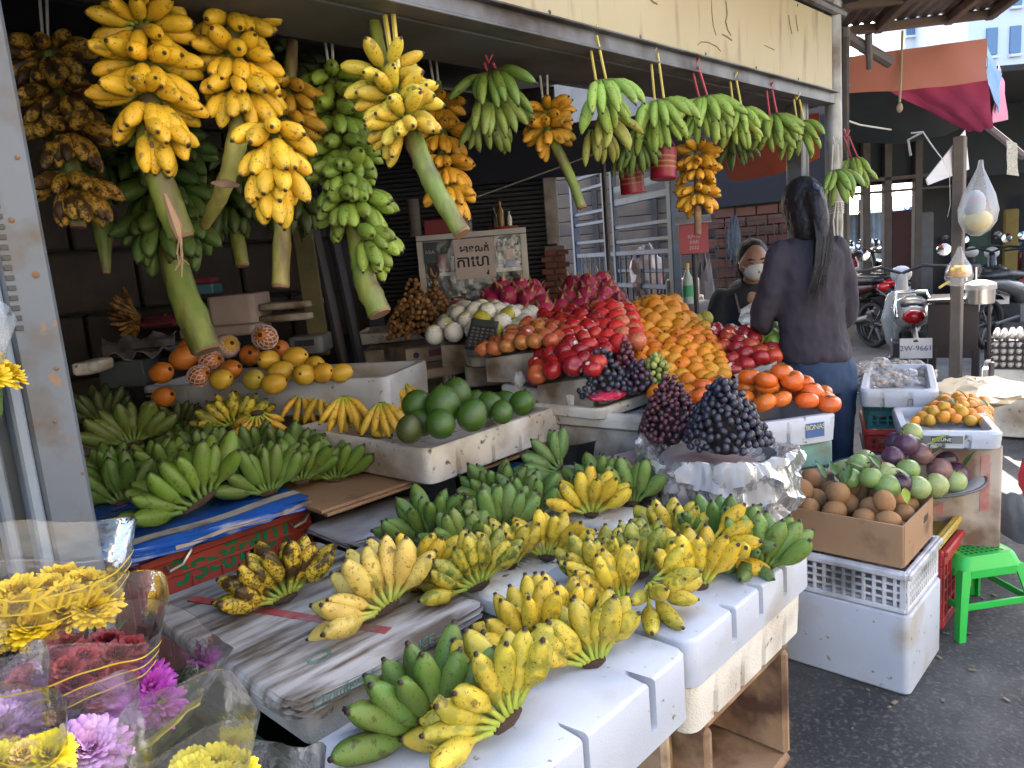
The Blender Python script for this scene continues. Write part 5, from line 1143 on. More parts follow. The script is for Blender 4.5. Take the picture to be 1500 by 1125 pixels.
def support(label, corners, drop, m=None):
    m = m or (FOAM2 if 'small mandarins' in label else FOAM3)
    A, B, C, D = [Dp(*c) - ZH * drop for c in corners]; g = G(); e = -.02
    c = (A + B + C + D) / 4; Q = [c + (p - c) * .94 for p in (A, B, C, D)]; low = [Vector((p.x, p.y, min(q.z for q in Q) - .10)) for p in Q]
    g.loft([low, Q], True, True); tag(g.build('foam_board', m), label, 'foam board')
def heap(kind, me, name, cat, group, noun, ref, corners, sp, r, cols, dome=0, tilt=1.2, partfn=None, drop=None, sup=None, jitter=.10):
    pts = quad_fill(corners, sp, dome, jitter=jitter)
    for j, i, p in pts:
        c = random.choice(cols); lab = '%s, %s row up from the front, %s from %s' % (noun, ORD[j], ORD[i], ref)
        fruit(name, lab, cat, group, me, p, r * random.uniform(.88, 1.09), c, tilt, partfn(c) if partfn else ())
    if sup: support(sup, corners, r * 1.05 if drop is None else drop)
# apples
stm = lambda c: [('stem', STM, Matrix.Translation((0, 0, .72)))] if random.random() < .5 else []
def stkr(c):
    out = stm(c)
    if random.random() < .4: out.append(('sticker', STK, Matrix.Rotation(random.uniform(0, 6), 4, 'Z') @ Matrix.Rotation(1.0, 4, 'Y') @ Matrix.Translation((0, 0, .985)) @ Matrix.Scale(1.2, 4)))
    return out
heap('y', FM['yapple'], 'apple', 'apple', 'yellow blushed apples beside the calculator', 'yellow and red blushed apple', 'the calculator', [(705, 513, 3.18), (805, 500, 3.0), (842, 476, 3.3), (775, 474, 3.45)], .072, .038, [(.50, .36, .07), (.46, .16, .06), (.48, .26, .08)], .02, partfn=stkr, sup='foam padding under the yellow blushed apples')
heap('r', FM['apple'], 'apple', 'apple', 'red apples in the middle heap', 'glossy red apple', 'the yellow blushed apples', [(782, 552, 2.92), (868, 540, 2.75), (905, 452, 3.5), (796, 462, 3.6)], .078, .0405, [(.40, .012, .02), (.25, .008, .018), (.46, .03, .02)], .05, partfn=stkr, sup='foam padding under the middle heap of red apples')
fruit('apple', 'orange red apple at the torn corner of the front foam tray', 'apple', None, FM['apple'], Dp(787, 548, 2.9), .041, (.55, .12, .04))
# pomegranates, some in red foam nets
pts = quad_fill([(884, 512, 3.0), (930, 500, 3.0), (918, 452, 3.5), (872, 452, 3.5)], .082, .03)
for j, i, p in pts:
    if (i + j) % 2: fruit('netted_pomegranate', 'pomegranate in a red net, %s row up from the grapes, %s from the apples' % (ORD[j], ORD[i]), 'pomegranate', 'pomegranates between the apples and the oranges', FM['pome'], p, .040, (.50, .2, .1), parts=[('foam_net', NETS['r'], Matrix.Rotation(.6, 4, 'X'))])
    else: fruit('pomegranate', 'bare pale pink pomegranate, %s row up from the grapes, %s from the red apples' % (ORD[j], ORD[i]), 'pomegranate', 'pomegranates between the apples and the oranges', FM['pome'], p, .040, (.62, .30, .14))
# oranges and mandarins
nav = lambda c: [('stem_scar', SCARM, Matrix.Translation((0, 0, .95)))]
heap('o', FM['orange'], 'orange', 'orange', 'oranges at the top of the citrus heap', 'round orange', 'the pomegranates', [(925, 490, 3.3), (1018, 482, 3.4), (985, 443, 3.75), (930, 447, 3.75)], .078, .041, [(.76, .27, .012), (.78, .31, .018)], .06, partfn=nav, sup='foam padding under the round oranges', jitter=.07)
heap('m', FM['mandarin'], 'mandarin', 'mandarin', 'mandarins on the front of the citrus heap', 'bright orange mandarin', 'the grapes', [(975, 600, 2.68), (1060, 550, 2.85), (1030, 482, 3.35), (918, 494, 3.25)], .066, .0355, [(.76, .21, .008), (.78, .27, .012), (.74, .33, .02)], .03, partfn=nav, sup='foam padding under the mandarins', jitter=.10)
heap('ra', FM['apple'], 'apple', 'apple', 'dark red apples beside the seller', 'dark red apple', 'the mandarins', [(1072, 543, 2.92), (1132, 524, 3.0), (1112, 484, 3.4), (1018, 482, 3.42)], .076, .038, [(.34, .012, .02), (.42, .05, .02), (.28, .01, .02)], .035, partfn=stkr, sup='foam padding under the dark red apples')
for k, (px, py, d) in enumerate(((1112, 500, 3.2), (1128, 492, 3.2), (1134, 503, 3.15), (1120, 484, 3.35), (1131, 479, 3.35), (1110, 490, 3.3))):
    fruit('green_mango', 'small green mango heaped beside the woman, %s counted from the dark red apples' % ORD[k + 1], 'mango', 'green mangoes next to the woman', FM['lime'], Dp(px, py, d), .036, (.20, .32, .05))
for k, (px, py) in enumerate(((1000, 477), (1022, 470), (1034, 466))): fruit('mango', 'yellow green mango behind the oranges, %s from the heap top' % ORD[k + 1], 'mango', 'mangoes behind the oranges', FM['lime'], Dp(px, py, 3.65), .035, (.42, .36, .05))
# pears in nets
pts = quad_fill([(640, 492, 3.55), (752, 488, 3.4), (775, 462, 3.75), (672, 452, 3.95)], .088, .06)
bare = {(1, 4), (2, 3), (3, 5)}
for j, i, p in pts:
    nm = 'in row %s' % j
    if (j, i) in bare: fruit('pear', 'bare yellow green pear among the netted ones, %s row up, %s from the longans' % (ORD[j], ORD[i]), 'pear', 'pears beside the longans', FM['lime'], p, .042, (.50, .45, .05))
    else: fruit('netted_pear', 'pear in white foam net, %s row up from the carton, %s from the longans' % (ORD[j], ORD[i]), 'pear', 'pears beside the longans', FM['lime'], p, .043, (.55, .55, .30), parts=[('foam_net', NETS['w'], Matrix.Scale(1.0, 4))])
support('foam padding under the netted pears', [(640, 492, 3.55), (752, 488, 3.4), (775, 462, 3.75), (672, 452, 3.95)], .05)
# dragon fruit
SCALEM = pm('dragon_scale', (.50, .10, .14), (.30, .38, .06), rough=.5, scale=9)
def dragon_scale():
    g = G(); vs = [(-.22, 0, 0), (.22, 0, 0), (.13, .0, .28), (-.13, 0, .28), (0, .26, .8)]; g.add(vs, [(0, 1, 2, 3), (3, 2, 4)]); return g.mesh('scale', SCALEM, 180)
DSC = dragon_scale(); DBALL = ball('dragon_fruit', DRAG, 1, 1.15)
def dparts(c):
    out = []
    for k in range(13):
        a = k * 2.4; z = -.75 + 1.6 * k / 12; rr = math.sqrt(max(0, 1 - (z / 1.15) ** 2)); out.append(('scale', DSC, basis((-math.sin(a), math.cos(a), 0), (math.cos(a), math.sin(a), 0), (0, 0, 1), (rr * math.cos(a) * .95, rr * math.sin(a) * .95, z)) @ Matrix.Rotation(-.25, 4, 'X')))
    return out
heap('d', DBALL, 'dragon_fruit', 'dragon fruit', 'dragon fruits in front of the glass case', 'crimson dragon fruit', 'the longans', [(708, 462, 3.95), (798, 458, 3.8), (780, 424, 4.0), (722, 424, 4.1)], .105, .052, [(.46, .025, .13), (.38, .018, .10)], .05, .5, partfn=dparts, sup='dark padding under the dragon fruits before the glass case')
heap('d', DBALL, 'dragon_fruit', 'dragon fruit', 'dragon fruits behind the red apples', 'pinkish red dragon fruit', 'the thin black pole', [(822, 455, 3.9), (912, 450, 3.8), (882, 414, 4.1), (838, 418, 4.15)], .105, .052, [(.48, .035, .14), (.40, .022, .11)], .04, .5, partfn=dparts, sup='dark padding under the dragon fruits by the pole')
# persimmons
cal = lambda c: [('calyx', CALM, Matrix.Translation((0, 0, .70)))]
PC = [(1045, 588, 2.60), (1215, 594, 2.5), (1200, 582, 2.76), (1060, 572, 2.8)]
heap('p', FM['persimmon'], 'persimmon', 'persimmon', 'persimmons in the white tray', 'orange red persimmon', 'the black grapes', [(1085, 604, 2.56), (1212, 594, 2.60), (1202, 578, 2.84), (1055, 574, 2.86)], .076, .0425, [(.74, .13, .018), (.70, .17, .02)], .085, .5, partfn=cal, jitter=.12)
for k, (px, py, d) in enumerate(((1145, 545, 2.62), (1098, 552, 2.68), (1160, 556, 2.6), (1122, 557, 2.6), (1030, 566, 2.75), (1052, 562, 2.78), (1024, 580, 2.7))): fruit('persimmon', ('persimmon crowning the tray heap', 'persimmon just under the heap top on the mandarin side', 'persimmon just under the heap top on the woman side', 'persimmon in front of the topmost one', 'persimmon peeping out behind the dark red grapes', 'persimmon behind the top of the black grapes', 'persimmon nearest the dark red grapes')[k], 'persimmon', 'persimmons in the white tray', FM['persimmon'], Dp(px, py, d), .041, (.74, .14, .018), .5, cal(0))
# avocados
ast = [('stem', STM, Matrix.Translation((0, 0, 1.05)) @ Matrix.Scale(.8, 4))]
for lb, px, py, d, r in (('big round avocado in the middle of the white tray', 649, 593, 2.40, .062), ('big avocado beside the yellow bananas', 610, 592, 2.45, .050), ('big avocado behind the middle one', 669, 577, 2.58, .056), ('avocado in front under the biggest one', 645, 620, 2.33, .050), ('avocado lying against the tray front', 692, 608, 2.36, .052),
                         ('dark avocado at the near corner of the tray', 600, 628, 2.34, .046), ('shaded avocado under the big ones', 618, 618, 2.42, .046), ('avocado in the far half of the tray', 718, 594, 2.52, .048), ('avocado nearest the far end of the tray', 765, 590, 2.52, .046), ('small avocado at the tray back', 740, 588, 2.62, .042), ('avocado half hidden behind the others', 696, 590, 2.62, .044), ('avocado low at the far tray front', 735, 603, 2.43, .04)):
    fruit('avocado', lb, 'avocado', 'avocados in the white tray', FM['avocado'], Dp(px, py, d), r * .93, (.036, .105, .013) if 'dark' not in lb else (.05, .07, .02), 1.4, ast)
# papayas and mangoes
PSC = [('blossom_scar', SCARM, Matrix.Translation((0, 0, 1.27)) @ Matrix.Scale(1.6, 4))]
side = lambda yawd, lean=1.35: Matrix.Rotation(R_(yawd), 4, 'Z') @ Matrix.Rotation(lean, 4, 'X')
for lb, px, py, d, r, yw, net in (('orange papaya lying at the near end of the tray', 237, 546, 3.05, .044, 60, 0), ('orange papaya standing beside the thick green stem', 271, 524, 3.12, .050, 100, 0), ('netted papaya leaning by the stem end', 309, 530, 3.12, .042, 60, 'l'), ('netted papaya lying low at the tray front', 292, 551, 3.02, .040, 60, 'l'), ('yellow papaya in an open pale net', 333, 507, 3.2, .046, 40, 'p'), ('orange papaya behind the netted ones', 366, 520, 3.25, .046, 20, 0), ('netted orange papaya on top of the heap, blossom end forward', 388, 494, 3.2, .048, 0, 'l'), ('orange papaya behind the top netted one', 410, 512, 3.35, .044, 10, 0), ('orange papaya low in the middle', 338, 542, 3.05, .042, 60, 0), ('half hidden orange papaya at the back of the heap', 275, 510, 3.3, .042, 50, 0), ('reddish papaya below the tray front in shade', 240, 582, 3.1, .044, 60, 0)):
    p = Dp(px, py, d); parts = list(PSC)
    if net: parts.append(('foam_net', NETS[net], Matrix.Scale(1.03, 4)))
    fruit('papaya', lb, 'papaya', 'papayas in the white tray', FM['papaya'], p, r, (.60, .17, .02) if 'yellow' not in lb else (.60, .33, .04), M0=side(-45 + yw, 1.3), parts=parts)
for k, (lb, px, py, d, r, yw) in enumerate((('yellow mango at the top of the mango row', 433, 524, 3.12, .047, 60), ('yellow mango beside the papayas', 393, 528, 3.1, .044, -20), ('yellow mango in the middle of the heap', 412, 545, 3.02, .046, 80), ('greenish mango at the tray front', 372, 556, 2.98, .043, 40), ('mango lying lowest at the front', 402, 562, 2.96, .042, 80), ('mango third from the far end', 445, 549, 2.98, .044, 0), ('mango second from the far end', 474, 546, 3.0, .041, 50), ('mango at the far end of the tray', 500, 546, 3.0, .038, 90), ('mango half hidden behind the yellow green hand', 325, 556, 3.0, .042, 60), ('small mango in the back of the row', 462, 535, 3.1, .040, 30))):
    fruit('mango', lb, 'mango', 'mangoes in the white tray', FM['mango'], Dp(px, py, d), r, (.72, .41, .04) if 'greenish' not in lb else (.46, .36, .05), M0=side(-45 + yw, 1.35), parts=[('stem_scar', SCARM, Matrix.Translation((0, 0, 1.25)))])
# sapodillas: rows in the carton
k = 0
for lay, (z, n1, n2, ins) in enumerate(((.462, 4, 5, .04), (.512, 3, 5, .055), (.557, 2, 3, .09))):
    for a in range(n1):
        for c in range(n2):
            x = 2.25 + ins + (.305 - 2 * ins) * a / max(n1 - 1, 1); y = .63 + ins + (.44 - 2 * ins) * c / max(n2 - 1, 1)
            if lay < 1 and 0 < a < n1 - 1 and 0 < c < n2 - 1: continue
            k += 1
            lb = 'brown sapodilla, %s from the hand hole, %s from the lane, %s layer' % (ORD[c + 1], ORD[a + 1], ('bottom', 'middle', 'top')[lay])
            fruit('sapodilla', lb, 'sapodilla', 'sapodillas in the cardboard carton', FM['sapodilla'], Vector((x + random.uniform(-.012, .012), y + random.uniform(-.012, .012), z + random.uniform(-.006, .012))), .0345 * random.uniform(.93, 1.08), (.36, .185, .075), 1.5)
# star apples in an enamel basin
bs = Dp(1322, 706, 2.66); BC = Vector((bs.x, bs.y, bs.z - .05))
ENAM = pm('enamel', (.68, .67, .62), rough=.25); 
t = thing('enamel_basin', 'white enamel basin with a dark rim heaped with star apples', 'basin', BC)
g = G(); g.lathe([(0, 0), (.13, 0), (.22, .065), (.25, .075), (.252, .08), (.22, .073), (.13, .01), (0, .008)], 36, Matrix.Translation(BC)); g.build('bowl', ENAM, t)
g = G(); g.tube([(BC.x + .252 * math.cos(a), BC.y + .252 * math.sin(a), BC.z + .079) for a in np.linspace(0, 2 * PI, 40)], .005, 6); g.build('rim', pm('rim_dark', (.05, .05, .07), rough=.4), t)
SA = [((.09, .035, .075), 'purple'), ((.07, .03, .06), 'dark purple'), ((.30, .36, .13), 'pale green'), ((.22, .34, .10), 'green'), ((.20, .10, .09), 'reddish purple')]
for k, (px, py, d, ci) in enumerate(((1335, 637, 2.66, 2), (1327, 653, 2.60, 0), (1308, 672, 2.58, 1), (1349, 667, 2.62, 4), (1258, 684, 2.60, 3), (1330, 690, 2.52, 3), (1296, 697, 2.52, 2), (1376, 690, 2.6, 4), (1398, 707, 2.6, 2), (1370, 713, 2.52, 2), (1320, 710, 2.48, 1), (1276, 702, 2.5, 3), (1246, 703, 2.55, 3), (1345, 716, 2.47, 2), (1400, 696, 2.68, 0), (1285, 688, 2.6, 4), (1360, 650, 2.72, 0), (1300, 715, 2.48, 3), (1385, 675, 2.72, 1), (1312, 650, 2.75, 1), (1240, 692, 2.66, 2), (1268, 676, 2.72, 2))):
    c, nm = SA[ci]; p = Dp(px, py - 2, d - .11)
    fruit('star_apple', '%s star apple, %s counted down from the top of the basin heap' % (nm, ORD[min(k + 1, 20)] if k < 20 else 'last but %s' % ('one' if k == 20 else 'none')), 'star apple', 'star apples in the enamel basin', FM['star'], p, .0385 * random.uniform(.93, 1.08), c, parts=[('stem', STM, Matrix.Translation((0, 0, .93)))])
_lfp = ((1352, 648, 2.6, LF), (1362, 655, 2.58, LFY), (1385, 663, 2.6, LF), (1395, 672, 2.6, LF), (1225, 700, 2.52, LF), (1240, 710, 2.5, LF), (1290, 690, 2.5, LF), (1335, 705, 2.46, LF), (1365, 668, 2.55, LF), (1210, 705, 2.55, LF), (1410, 690, 2.6, LF), (1325, 718, 2.45, LFY), (1268, 690, 2.54, LF))
for k, (px, py, d, me) in enumerate(_lfp):
    o = link('leaf', me, None, Matrix.Translation(Dp(px, py - 3, d - .13)) @ Matrix.Rotation(random.uniform(0, 6.3), 4, 'Z') @ Matrix.Rotation(random.uniform(-.6, .9), 4, 'X') @ Matrix.Scale(.042, 4))
    tag(o, ('yellow' if me is LFY else 'dark green') + ' leaf among the star apples, %s around the basin from the mandarin tray' % ORD[k + 1], 'leaf', 'leaves among the star apples')
# small mandarins with leaves
heap('sm', FM['small'], 'small_mandarin', 'mandarin', 'small mandarins in the labelled tray', 'small orange mandarin', 'the red crate', [(1342, 618, 2.70), (1442, 620, 2.64), (1440, 588, 2.96), (1375, 585, 3.0)], .043, .0225, [(.70, .25, .02), (.64, .33, .03), (.72, .30, .02)], .05, jitter=.14, sup='dark padding under the small mandarins')
for k, (px, py) in enumerate(((1400, 592), (1392, 600), (1416, 583), (1447, 596), (1382, 590), (1425, 600))):
    o = link('leaf', LF, None, Matrix.Translation(Dp(px, py, 2.72)) @ Matrix.Rotation(random.uniform(0, 6.3), 4, 'Z') @ Matrix.Rotation(random.uniform(0, .8), 4, 'X') @ Matrix.Scale(.03, 4)); tag(o, 'green leaf on the small mandarins, %s counted from the tray front' % ORD[k + 1], 'leaf', 'leaves on the small mandarins')

# ---- bunches of grapes and longans: berries are parts
def bunch(name, label, cat, group, c, ax, n, me, r, cols, stemc=LEAF, seed=0, sx=1.0):
    """berries over a mound: c base centre, ax = (half width across view, half depth, height)"""
    rnd = random.Random(seed); t = thing(name, label, cat, c, group); pts = []; tries = 0
    rx = RT.copy(); rx.z = 0; rx.normalize(); ry = ZH.cross(rx)
    while len(pts) < n and tries < n * 60:
        tries += 1; a = rnd.uniform(0, 2 * PI); u = rnd.random() ** .5; h = (1 - u ** 1.9) * rnd.uniform(.80, 1.0) * (1 + .14 * math.sin(3 * a + seed)); k = u
        if rnd.random() < .0: continue
        p = Vector(c) + rx * (ax[0] * k * math.cos(a)) + ry * (ax[1] * k * math.sin(a)) + ZH * (ax[2] * max(h, -.02) - (rnd.uniform(0, .02) if u > .8 else 0))
        if all((p - q).length_squared > (r * 1.75) ** 2 for q in pts): pts.append(p)
    for p in pts:
        link('berry', me, t, Matrix.Translation(p) @ rrot(1.2) @ Matrix.Scale(r * rnd.uniform(.82, 1.14), 4), jit(rnd.choice(cols), .3))
    g = G(); cc = Vector(c)
    for k in range(3):
        a = rnd.uniform(0, 6.3); q = cc + rx * ax[0] * .5 * math.cos(a) + ry * ax[1] * .5 * math.sin(a) + ZH * ax[2] * .4; g.tube([cc + ZH * ax[2] * .3, q, q + Vector((rnd.uniform(-.02, .02), rnd.uniform(-.02, .02), ax[2] * .22))], .0022, 5)
    core = G(); core.ell((cc.x, cc.y, cc.z + ax[2] * .1), (min(ax[0], ax[1]) * .55, min(ax[0], ax[1]) * .55, ax[2] * .45), 10, 6)  # solid dark core stands in for the shade between berries
    g.build('stem', pm('bunch_stem', (.16, .14, .04), rough=.7), t); core.build('dark_core', pm('inner_dark', (.03, .02, .02), rough=.9), t)
BLK = [(.018, .018, .035), (.03, .028, .05), (.012, .012, .022)]; DRD = [(.075, .012, .022), (.10, .02, .03), (.05, .01, .02)]; RDG = [(.16, .035, .05), (.10, .02, .04), (.2, .06, .07)]
bunch('grape_bunch', 'heaped bunch of black grapes at the front of the plastic lined basin', 'grapes', 'grape bunches', Dp(1062, 640, 2.36), (.125, .12, .17), 230, FM['grape'], .0118, BLK, seed=1)
bunch('grape_bunch', 'small bunch of black grapes at the outer edge of the plastic lined basin', 'grapes', 'grape bunches', Dp(1108, 638, 2.36), (.045, .06, .045), 26, FM['grape'], .0118, BLK, seed=2)
bunch('grape_bunch', 'dark red grape bunch in the plastic lined basin', 'grapes', 'grape bunches', Dp(982, 628, 2.55), (.105, .10, .17), 240, FM['grape'], .0098, DRD, seed=3)
bunch('grape_bunch', 'bluish black grape bunch on the pink plastic bag in the upper tray', 'grapes', 'grape bunches', Dp(884, 568, 2.86), (.10, .10, .135), 150, FM['grape'], .0125, [(.028, .030, .05), (.04, .042, .065), (.02, .02, .035)], seed=4)
bunch('grape_bunch', 'reddish grape bunch beside the bluish black one', 'grapes', 'grape bunches', Dp(920, 560, 2.95), (.055, .07, .15), 95, FM['grape'], .0115, RDG, seed=5)
bunch('grape_bunch', 'purple grape bunch between the reddish and the green grapes', 'grapes', 'grape bunches', Dp(938, 564, 2.86), (.065, .06, .085), 70, FM['grape'], .0118, [(.05, .03, .05), (.07, .035, .06)], seed=6)
bunch('grape_bunch', 'little green grape bunch beside the mandarins', 'grapes', 'grape bunches', Dp(962, 548, 2.86), (.05, .05, .075), 42, FM['grape'], .0125, [(.34, .38, .08), (.28, .33, .06)], seed=7)
for k, (px, py, d, ax, n, lb) in enumerate(((592, 478, 4.05, (.09, .08, .13), 75, 'nearest the dark wall'), (622, 480, 3.95, (.10, .08, .15), 90, 'in the middle of the heap front'), (648, 478, 4.05, (.08, .08, .12), 65, 'next to the netted pears'), (612, 470, 4.2, (.11, .08, .22), 80, 'topmost of the heap'), (640, 462, 4.2, (.09, .08, .17), 60, 'behind, towards the glass case'), (585, 490, 3.9, (.06, .06, .05), 26, 'spilling over the tray edge'))):
    bunch('longan_bunch', 'bunch of brown longans, %s' % lb, 'longans', 'longan bunches in the worn tray', Dp(px, py, d), ax, n, FM['longan'], .0132, [(.30, .15, .05), (.24, .11, .035), (.36, .19, .07)], seed=20 + k)
# basin with white plastic liner
bc = Dp(1052, 668, 2.42) - ZH * .022; t = thing('grape_basin', 'basin lined with crumpled white plastic sheet under the dark grapes', 'basin', bc)
from mathutils import noise as mn
g = G(); prof = [(.02, -.02), (.10, -.02), (.17, -.005), (.205, .03), (.226, .045), (.234, .052), (.242, .05), (.246, .04), (.248, .025), (.246, .01), (.242, -.005), (.240, -.02), (.242, -.035), (.246, -.05), (.246, -.065), (.242, -.08), (.238, -.10), (.234, -.12)]
loops = []
for i_, (r, z) in enumerate(prof):
    l = []
    for a in np.linspace(0, 2 * PI, 241)[:-1]:
        q = Vector((math.cos(a) * 1.5, math.sin(a) * 1.5, z * 24)); w = mn.noise(q * 1.3) * .030 + mn.noise(q * 3.1) * .020 + mn.noise(q * 7.3) * .011 + mn.noise(q * 15) * .006 + mn.noise(q * 31) * .003
        rr = r + w * min(1, r * 5); l.append((bc.x + rr * math.cos(a), bc.y + rr * math.sin(a), bc.z + z + (mn.noise(q * 1.1 + Vector((9, 9, 9))) * .05 + mn.noise(q * 4) * .018) * (1 if r > .15 else .3)))
    loops.append(l)
g.loft(loops, True, False); g.build('plastic_liner', film_mat('white_liner', haze=.52, rough=.2, gl=.6), t, ang=50)
g = G(); g.lathe([(0, -.1), (.16, -.1), (.19, .02), (.18, .03), (.15, -.08), (0, -.08)], 30, Matrix.Translation(bc)); g.build('basin_body', pm('grey_basin', (.30, .29, .31), rough=.5), t)
def crumple(name, label, cat, c, r, m, seed, n=14, parent=None):
    rnd = random.Random(seed); g = G(); g.ell((0, 0, 0), 1, 22, 12); g.v = [(x * r[0] * (1 + rnd.uniform(-.16, .16)), y * r[1] * (1 + rnd.uniform(-.16, .16)), z * r[2] * (1 + rnd.uniform(-.25, .25))) for x, y, z in g.v]
    o = link(name, g.mesh(name, m, 20), parent, Matrix.Translation(c)); return tag(o, label, cat)
PINKB = pm('pink_bag', (.60, .04, .09), (.5, .03, .07), rough=.25, scale=20, bump=.6, bscale=40)
crumple('plastic_bag', 'crumpled pink plastic bag under the bluish black grapes', 'bag', Dp(890, 578, 2.80), (.085, .06, .02), PINKB, 4)
crumple('plastic_bag', 'crumpled green plastic bag beside the little green grapes', 'bag', Dp(973, 564, 2.82), (.035, .03, .025), pm('green_bag', (.04, .30, .08), rough=.3, bump=.5, bscale=30), 5)
crumple('plastic_bag', 'clear crumpled plastic bag on the corner of the red apple tray', 'bag', Dp(760, 556, 2.93), (.03, .02, .03), FILMW, 6)
o = sheet('paper_liner', (Dp(1075, 548, 2.86), Dp(1138, 530, 2.92), Dp(1138, 545, 2.86), Dp(1080, 566, 2.8)), 8, 3, pm('grey_paper', (.30, .27, .25), rough=.8), .005, seed=5); tag(o, 'grey paper lining hanging over the tray edge under the dark red apples', 'paper')
# ================================================================== PEOPLE
SKIN = pm('skin', (.34, .18, .11), (.30, .155, .095), rough=.5, scale=9)
HAIR = pm('black_hair', (.006, .006, .008), (.011, .010, .012), rough=.55, scale=40, bump=.8, bscale=70)
def cap(g, a, b, r0, r1, n=12):
    a = Vector(a); b = Vector(b); d = (b - a).normalized(); L = []; rr = []
    for t in (-1, -.8, -.45): L.append(a + d * r0 * t); rr.append(r0 * max(.12, math.sqrt(1 - t * t)))
    for t in (0, .33, .66, 1): L.append(a + (b - a) * t); rr.append(r0 + (r1 - r0) * t)
    for t in (.45, .8, 1): L.append(b + d * r1 * t); rr.append(r1 * max(.12, math.sqrt(1 - t * t)))
    g.tube(L, rr, n)
def limb(g, pts, rad, n=12):
    for i in range(len(pts) - 1): cap(g, pts[i], pts[i + 1], rad[i], rad[i + 1], n)
def torso(g, secs, n=18):
    """secs: (z, half width, half depth, y offset, x offset)"""
    loops = []
    for z, w, d, y, x in secs: loops.append([(x + w * math.cos(2 * PI * k / n), y + d * math.sin(2 * PI * k / n), z) for k in range(n)])
    g.loft(loops, True, True)
def handgeo(g, wrist, dirv, palm, s=1.0, curl=.5, thumb=1):
    """palm and five unequal bent fingers from a wrist; dirv along the hand, palm = side the fingers close to"""
    d = Vector(dirv).normalized(); p = Vector(palm); p = (p - d * p.dot(d)).normalized(); sd = d.cross(p) * thumb; w = Vector(wrist)
    cap(g, w, w + d * .05 * s, .022 * s, .026 * s, 10)
    for k, (o, L) in enumerate(((-.028, .062), (-.0095, .072), (.0095, .068), (.027, .052))):
        b = w + d * .075 * s + sd * o * s; c1 = (d * math.cos(curl * .6) + p * math.sin(curl * .6)); c2 = (d * math.cos(curl * 1.5) + p * math.sin(curl * 1.5)); c3 = (d * math.cos(curl * 2.2) + p * math.sin(curl * 2.2))
        q0 = w + d * .03 * s + sd * o * .8 * s; q1 = b + c1 * L * .45 * s; q2 = q1 + c2 * L * .32 * s; q3 = q2 + c3 * L * .25 * s
        limb(g, [q0, b, q1, q2, q3], [.012 * s, .0105 * s, .0095 * s, .0085 * s, .0075 * s], 8)
    tb = w + d * .02 * s - sd * .024 * s; t1 = tb + (d * .6 - sd * .7 + p * .3).normalized() * .035 * s; t2 = t1 + (d * .85 - sd * .2 + p * .4).normalized() * .032 * s
    limb(g, [tb, t1, t2], [.013 * s, .011 * s, .009 * s], 8)
def face(g, c, fwd, r):
    f = Vector(fwd).normalized(); s = f.cross(ZH).normalized(); c = Vector(c)
    cap(g, c + f * r * .92 + ZH * r * .12, c + f * r * 1.14 - ZH * r * .12, .009, .015, 8)          # nose
    for k in (1, -1):
        g.ell(c + s * k * r * .93 - ZH * .005, (.012, .018, .03), 8, 6)                            # ears
        cap(g, c + f * r * .86 + s * k * r * .18 + ZH * r * .30, c + f * r * .74 + s * k * r * .52 + ZH * r * .28, .010, .008, 6)   # brows
    cap(g, c + f * r * .88 - s * .018 - ZH * r * .50, c + f * r * .88 + s * .018 - ZH * r * .50, .008, .008, 6)
def put(me, name, parent, M, label=None):
    o = link(name, me, parent, M)
    if label: o['label'] = label
    return o

# ---- woman from behind: local x right, y forward (away from the lane), z up
wp_ = Dp(1186, 500, 3.1); Pw = Vector((wp_.x, wp_.y, 0)); yawW = R_(43.8 - 21 + 26) - PI / 2
MW = Matrix.Translation(Pw) @ Matrix.Rotation(yawW, 4, 'Z') @ Matrix.Diagonal((.77, .92, 1, 1))
wom = thing('person', 'woman seen from behind with a long black ponytail, dark grey shirt and jeans', 'person', Pw); 
g = G()
torso(g, [(.78, .12, .10, .0, .04), (.90, .165, .115, .0, .03), (1.02, .15, .10, .01, .01), (1.18, .165, .105, .01, 0), (1.29, .175, .095, .01, 0), (1.345, .12, .075, .01, 0), (1.37, .05, .05, .015, 0)])
limb(g, [(0, .015, 1.34), (0, .045, 1.42)], [.052, .048])
hc_ = (0, .065, 1.48)
g.ell(hc_, (.076, .095, .105), 16, 12); g.ell((0, .105, 1.43), (.052, .055, .055), 12, 8); face(g, (0, .085, 1.47), (0, 1, -.25), .078)
for s, el, wr in ((1, (.225, .03, 1.05), (.15, .20, 1.00)), (-1, (-.225, .06, 1.06), (-.12, .24, .99))):
    limb(g, [(s * .155, .01, 1.31), el, wr], [.05, .042, .026])
    handgeo(g, wr, (-s * .35, .9, -.25), (-s * .8, -.1, -.5), 1.0, .75, thumb=s)
for s, kn, an in ((1, (.19, .05, .46), (.24, -.01, .08)), (-1, (.02, .06, .46), (.05, .02, .08))):
    limb(g, [(s * .085 + .04, 0, .84), kn, an], [.088, .058, .04]); limb(g, [(an[0], an[1] - .02, .045), (an[0] + .02 * s, an[1] + .15, .03)], [.038, .03])
put(remesh(g, .0085, 4, 'body', SKIN), 'body', wom, MW)
SHIRT = pm('grey_shirt', (.034, .028, .041), (.026, .022, .032), rough=.85, scale=6, bump=.35, bscale=220)
g = G()
torso(g, [(.868, .182, .128, -.005, .03), (.90, .188, .132, -.005, .03), (.97, .18, .125, .0, .02), (1.06, .172, .118, .005, .01), (1.18, .185, .122, .01, 0), (1.28, .195, .112, .01, 0), (1.34, .15, .09, .01, 0), (1.375, .072, .066, .015, 0)], 22)
